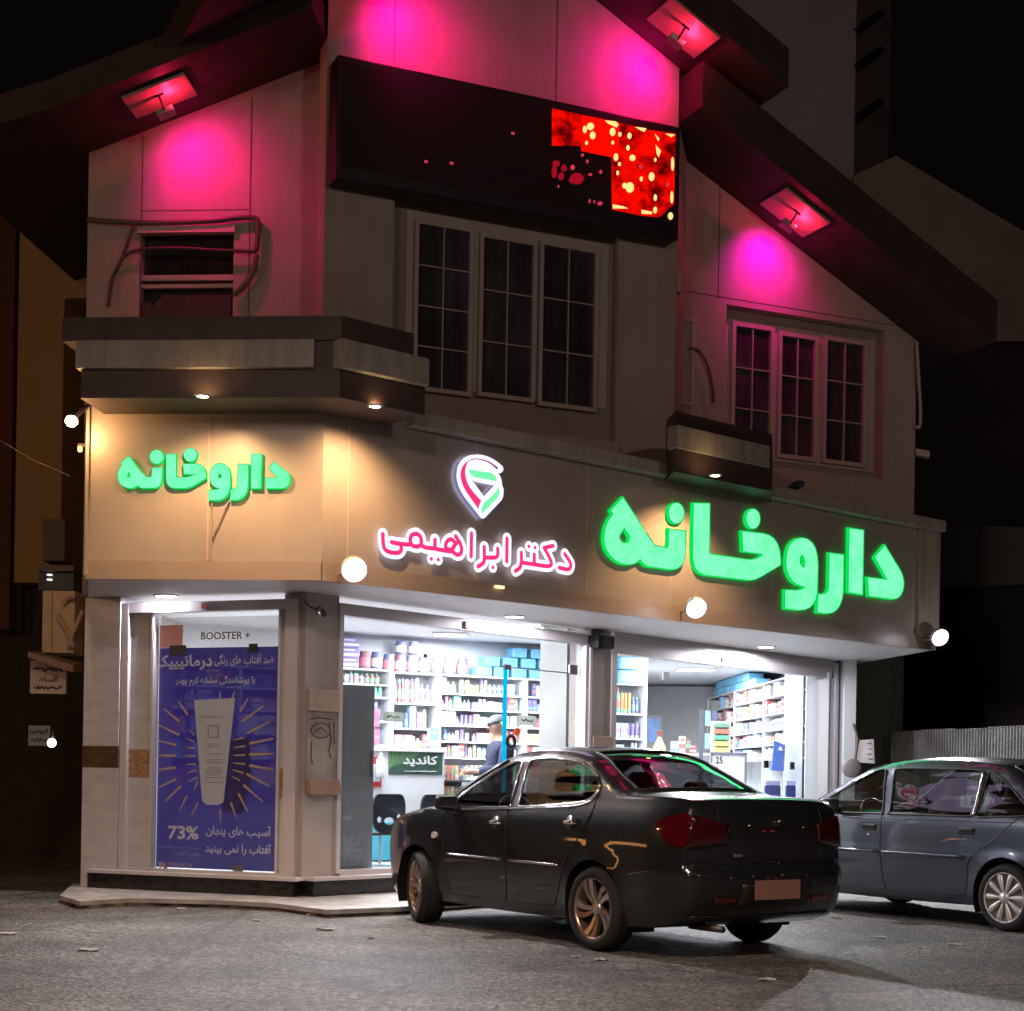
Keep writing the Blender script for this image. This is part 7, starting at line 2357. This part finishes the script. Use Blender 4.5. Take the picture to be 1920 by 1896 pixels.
# number plate (left blank) and exhaust
pc = srow1(float(find_rows(C1, .44, .9)[0]), 0.0)
M_plate = mat('blank_brown_plate', (.26, .125, .095), .6, var=.06, scale=2)
MB().box(pc.x - .040, pc.x - .028, -.19, .23, .415, .545).build('number_plate', M_plate, car1)
MB().tube([(-.60, .42, .215), (-.94, .42, .215)], .024, 14).build('exhaust', mat('rusty_steel', (.10, .07, .06), .45, metal=.6), car1, smooth=True)
ct = Vector((rw.x, rw.y, 0)) - latv * .79
car1.location = ct
car1.scale = (.985, .97, 1)
car1.rotation_euler = (0, 0, math.atan2(hd.y, hd.x))
place(car1)

# ---- blue grey saloon
C2 = {'xr': -1.05, 'xf': 3.50, 'wb': 2.67, 'arch': .335, 'wr': .282, 'rim': .214, 'sill': .19, 'hw': .85,
      'sec': [(.15, .72), (.20, .79), (.28, .812), (.40, .828), (.50, .838), (.555, .842), (.575, .852), (.615, .852), (.635, .842), (.75, .838), (.88, .826), (.94, .808), (.99, .775), (1.08, .735), (1.20, .682), (1.32, .625), (1.39, .565), (1.44, .50)],
      'outline': [(-.70, .20), (-.95, .25), (-1.02, .36), (-1.04, .50), (-1.0, .62), (-.99, .80), (-.98, .93), (-.94, 1.00), (-.80, 1.03), (-.60, 1.04), (-.42, 1.05), (-.28, 1.085), (-.10, 1.19), (.10, 1.305), (.30, 1.375), (.60, 1.412), (.95, 1.425), (1.30, 1.420), (1.55, 1.395), (1.78, 1.325), (2.05, 1.185), (2.30, 1.055), (2.50, .955), (2.75, .915), (3.05, .865), (3.25, .80), (3.38, .68), (3.40, .50), (3.38, .34), (3.2, .20)],
      'windows': [[(2.34, .935), (1.90, .938), (1.46, .940), (1.42, .945), (1.44, 1.0), (1.54, 1.27), (1.57, 1.338), (1.66, 1.332), (1.82, 1.26), (2.08, 1.12), (2.28, 1.005)],
                  [(1.32, .940), (.90, .942), (.42, .944), (.40, .96), (.40, 1.10), (.43, 1.28), (.46, 1.335), (.80, 1.350), (1.30, 1.352), (1.44, 1.342), (1.45, 1.32), (1.38, 1.10), (1.34, .96)],
                  [(.33, .946), (.10, .95), (-.14, .962), (-.20, .985), (-.16, 1.03), (.02, 1.16), (.20, 1.27), (.33, 1.325), (.36, 1.30), (.345, 1.1)]],
      'win_names': ['front_door_window', 'rear_door_window', 'quarter_window'],
      'rear_glass': (-.24, .24, .84), 'windscreen': (1.70, 2.42, .86),
      'bulge_x': [(0, -.02), (.08, -.06), (.26, -.08), (.36, -.10), (.45, -.08), (.55, -.02), (.62, .08), (.72, .22), (.80, .18), (.9, .12), (1, .05)],
      'bulge_z': [(0, 0), (.22, 0), (.27, .014), (.36, .018), (.46, .036), (.58, .042), (.70, .04), (.80, .04), (.88, .02), (1, 0)],
      'lines': [('door_gap', [(1.42, .935), (1.41, .80), (1.40, .55), (1.385, .38), (1.36, .26)], .0045, 'gap'),
                ('door_gap', [(2.40, .92), (2.37, .70), (2.34, .48), (2.30, .27)], .0045, 'gap'),
                ('door_gap', [(-.12, .955), (.0, .86), (.12, .75), (.28, .66), (.385, .55), (.40, .42), (.44, .27)], .0045, 'gap'),
                ('door_gap', [(.44, .27), (1.36, .262), (2.30, .27)], .004, 'gap'),
                ('moulding', [(.42, .597), (1.36, .600)], .013, 'paint'), ('moulding', [(1.43, .600), (2.33, .603)], .013, 'paint'),
                ('belt_line', [(-.1, .905), (.9, .902), (2.4, .895)], .0035, 'paint'),
                ('window_post', [(.37, .95), (.385, 1.12), (.41, 1.32)], .018, 'chrome_dull')],
      'patches': [('side_repeater', 'clear', 'side', [(2.62, .70), (2.72, .70), (2.72, .66), (2.62, .66)], .008),
                  ('tail_light', 'red', 'side', [(-.98, .90), (-.84, .90), (-.80, .86), (-.82, .72), (-.98, .70)], .008)],
      'strip_lines': [], 'cab': (.1, 2.35)}
Mc2 = dict(Mc1)
Mc2.update({'paint': paint('blue_grey_paint', (.058, .070, .098), .35, .5), 'glass': glass('car_glass_clear', (.62, .66, .64), 1.0, 0.0, base=.07), 'winseal': M_rub, 'chrome_dull': mat('dull_chrome', (.5, .5, .5), .25, metal=.9),
            'cloth': mat('beige_car_interior', (.11, .095, .08), .8, var=.2), 'rim': mat('steel_rim', (.12, .12, .12), .5, metal=.5), 'cover': mat('silver_hub_plastic', (.62, .60, .60), .35, metal=.35, var=.05), 'cover_dark': mat('hub_recess', (.10, .10, .10), .6)})
za, zb2 = find_rows(C2, .72, .90)
C2['patches'] += [('tail_light', 'red', 'strip', (za, zb2, .62, .998, True), .008)]
rw2 = atz(1884, 1747, 0); fw2 = atz(1605, 1698, 0)
hd2 = Vector((-.54, .8417, 0)).normalized()
lat2 = Vector((-hd2.y, hd2.x, 0))
car2 = thing('parked_car', 'blue grey saloon with silver ten petal wheel covers, cut by the right edge', 'car', (0, 0, 0))
Yf2, srow2, top2 = car_body(C2, car2, Mc2)
for (x, sg) in ((0, 1), (0, -1), (2.67, 1), (2.67, -1)):
    wheel(car2, x, sg * .745, C2, Mc2, 0, sg, 'petal')
mirror(car2, C2, Yf2, Mc2, 1.98, 1.01)
for sg in (1, -1):
    for x, z in ((1.56, .815), (.42, .820)):
        y = Yf2(x, z)
        MB().box(x - .09, x + .09, sg * y - .006, sg * y + .010, z - .03, z + .03).build('door_handle', M_black, car2, bevel=.012)
        MB().box(x - .08, x + .08, sg * (y + .010) - .006, sg * (y + .010) + .008, z - .004, z + .022).build('handle_grip', M_rub, car2, bevel=.005)
        MB().lathe([(.001, -.002), (.011, 0), (.011, .004), (.001, .005)], (x - .0, sg * (y + .002), z - .065), axis='Y', seg=10).build('key_lock', M_chr, car2)
# a parcel with a checked cloth on the rear seat
bag = MB(); bag.hexa([Vector(q) for q in ((.92, .38, .66), (1.16, .38, .66), (1.16, .60, .66), (.92, .60, .66), (.95, .42, .97), (1.12, .42, 1.02), (1.12, .56, .99), (.95, .56, .98))])
bag.build('patterned_cloth', mat('lilac_pattern_cloth', (.40, .34, .55), .8, var=.8, scale=22), car2, bevel=.04)
ct2 = Vector((rw2.x, rw2.y, 0)) - lat2 * .82
car2.location = ct2
car2.rotation_euler = (0, 0, math.atan2(hd2.y, hd2.x))
place(car2)

for o in list(bpy.data.objects):
    if '_o' in o.keys():
        del o['_o']
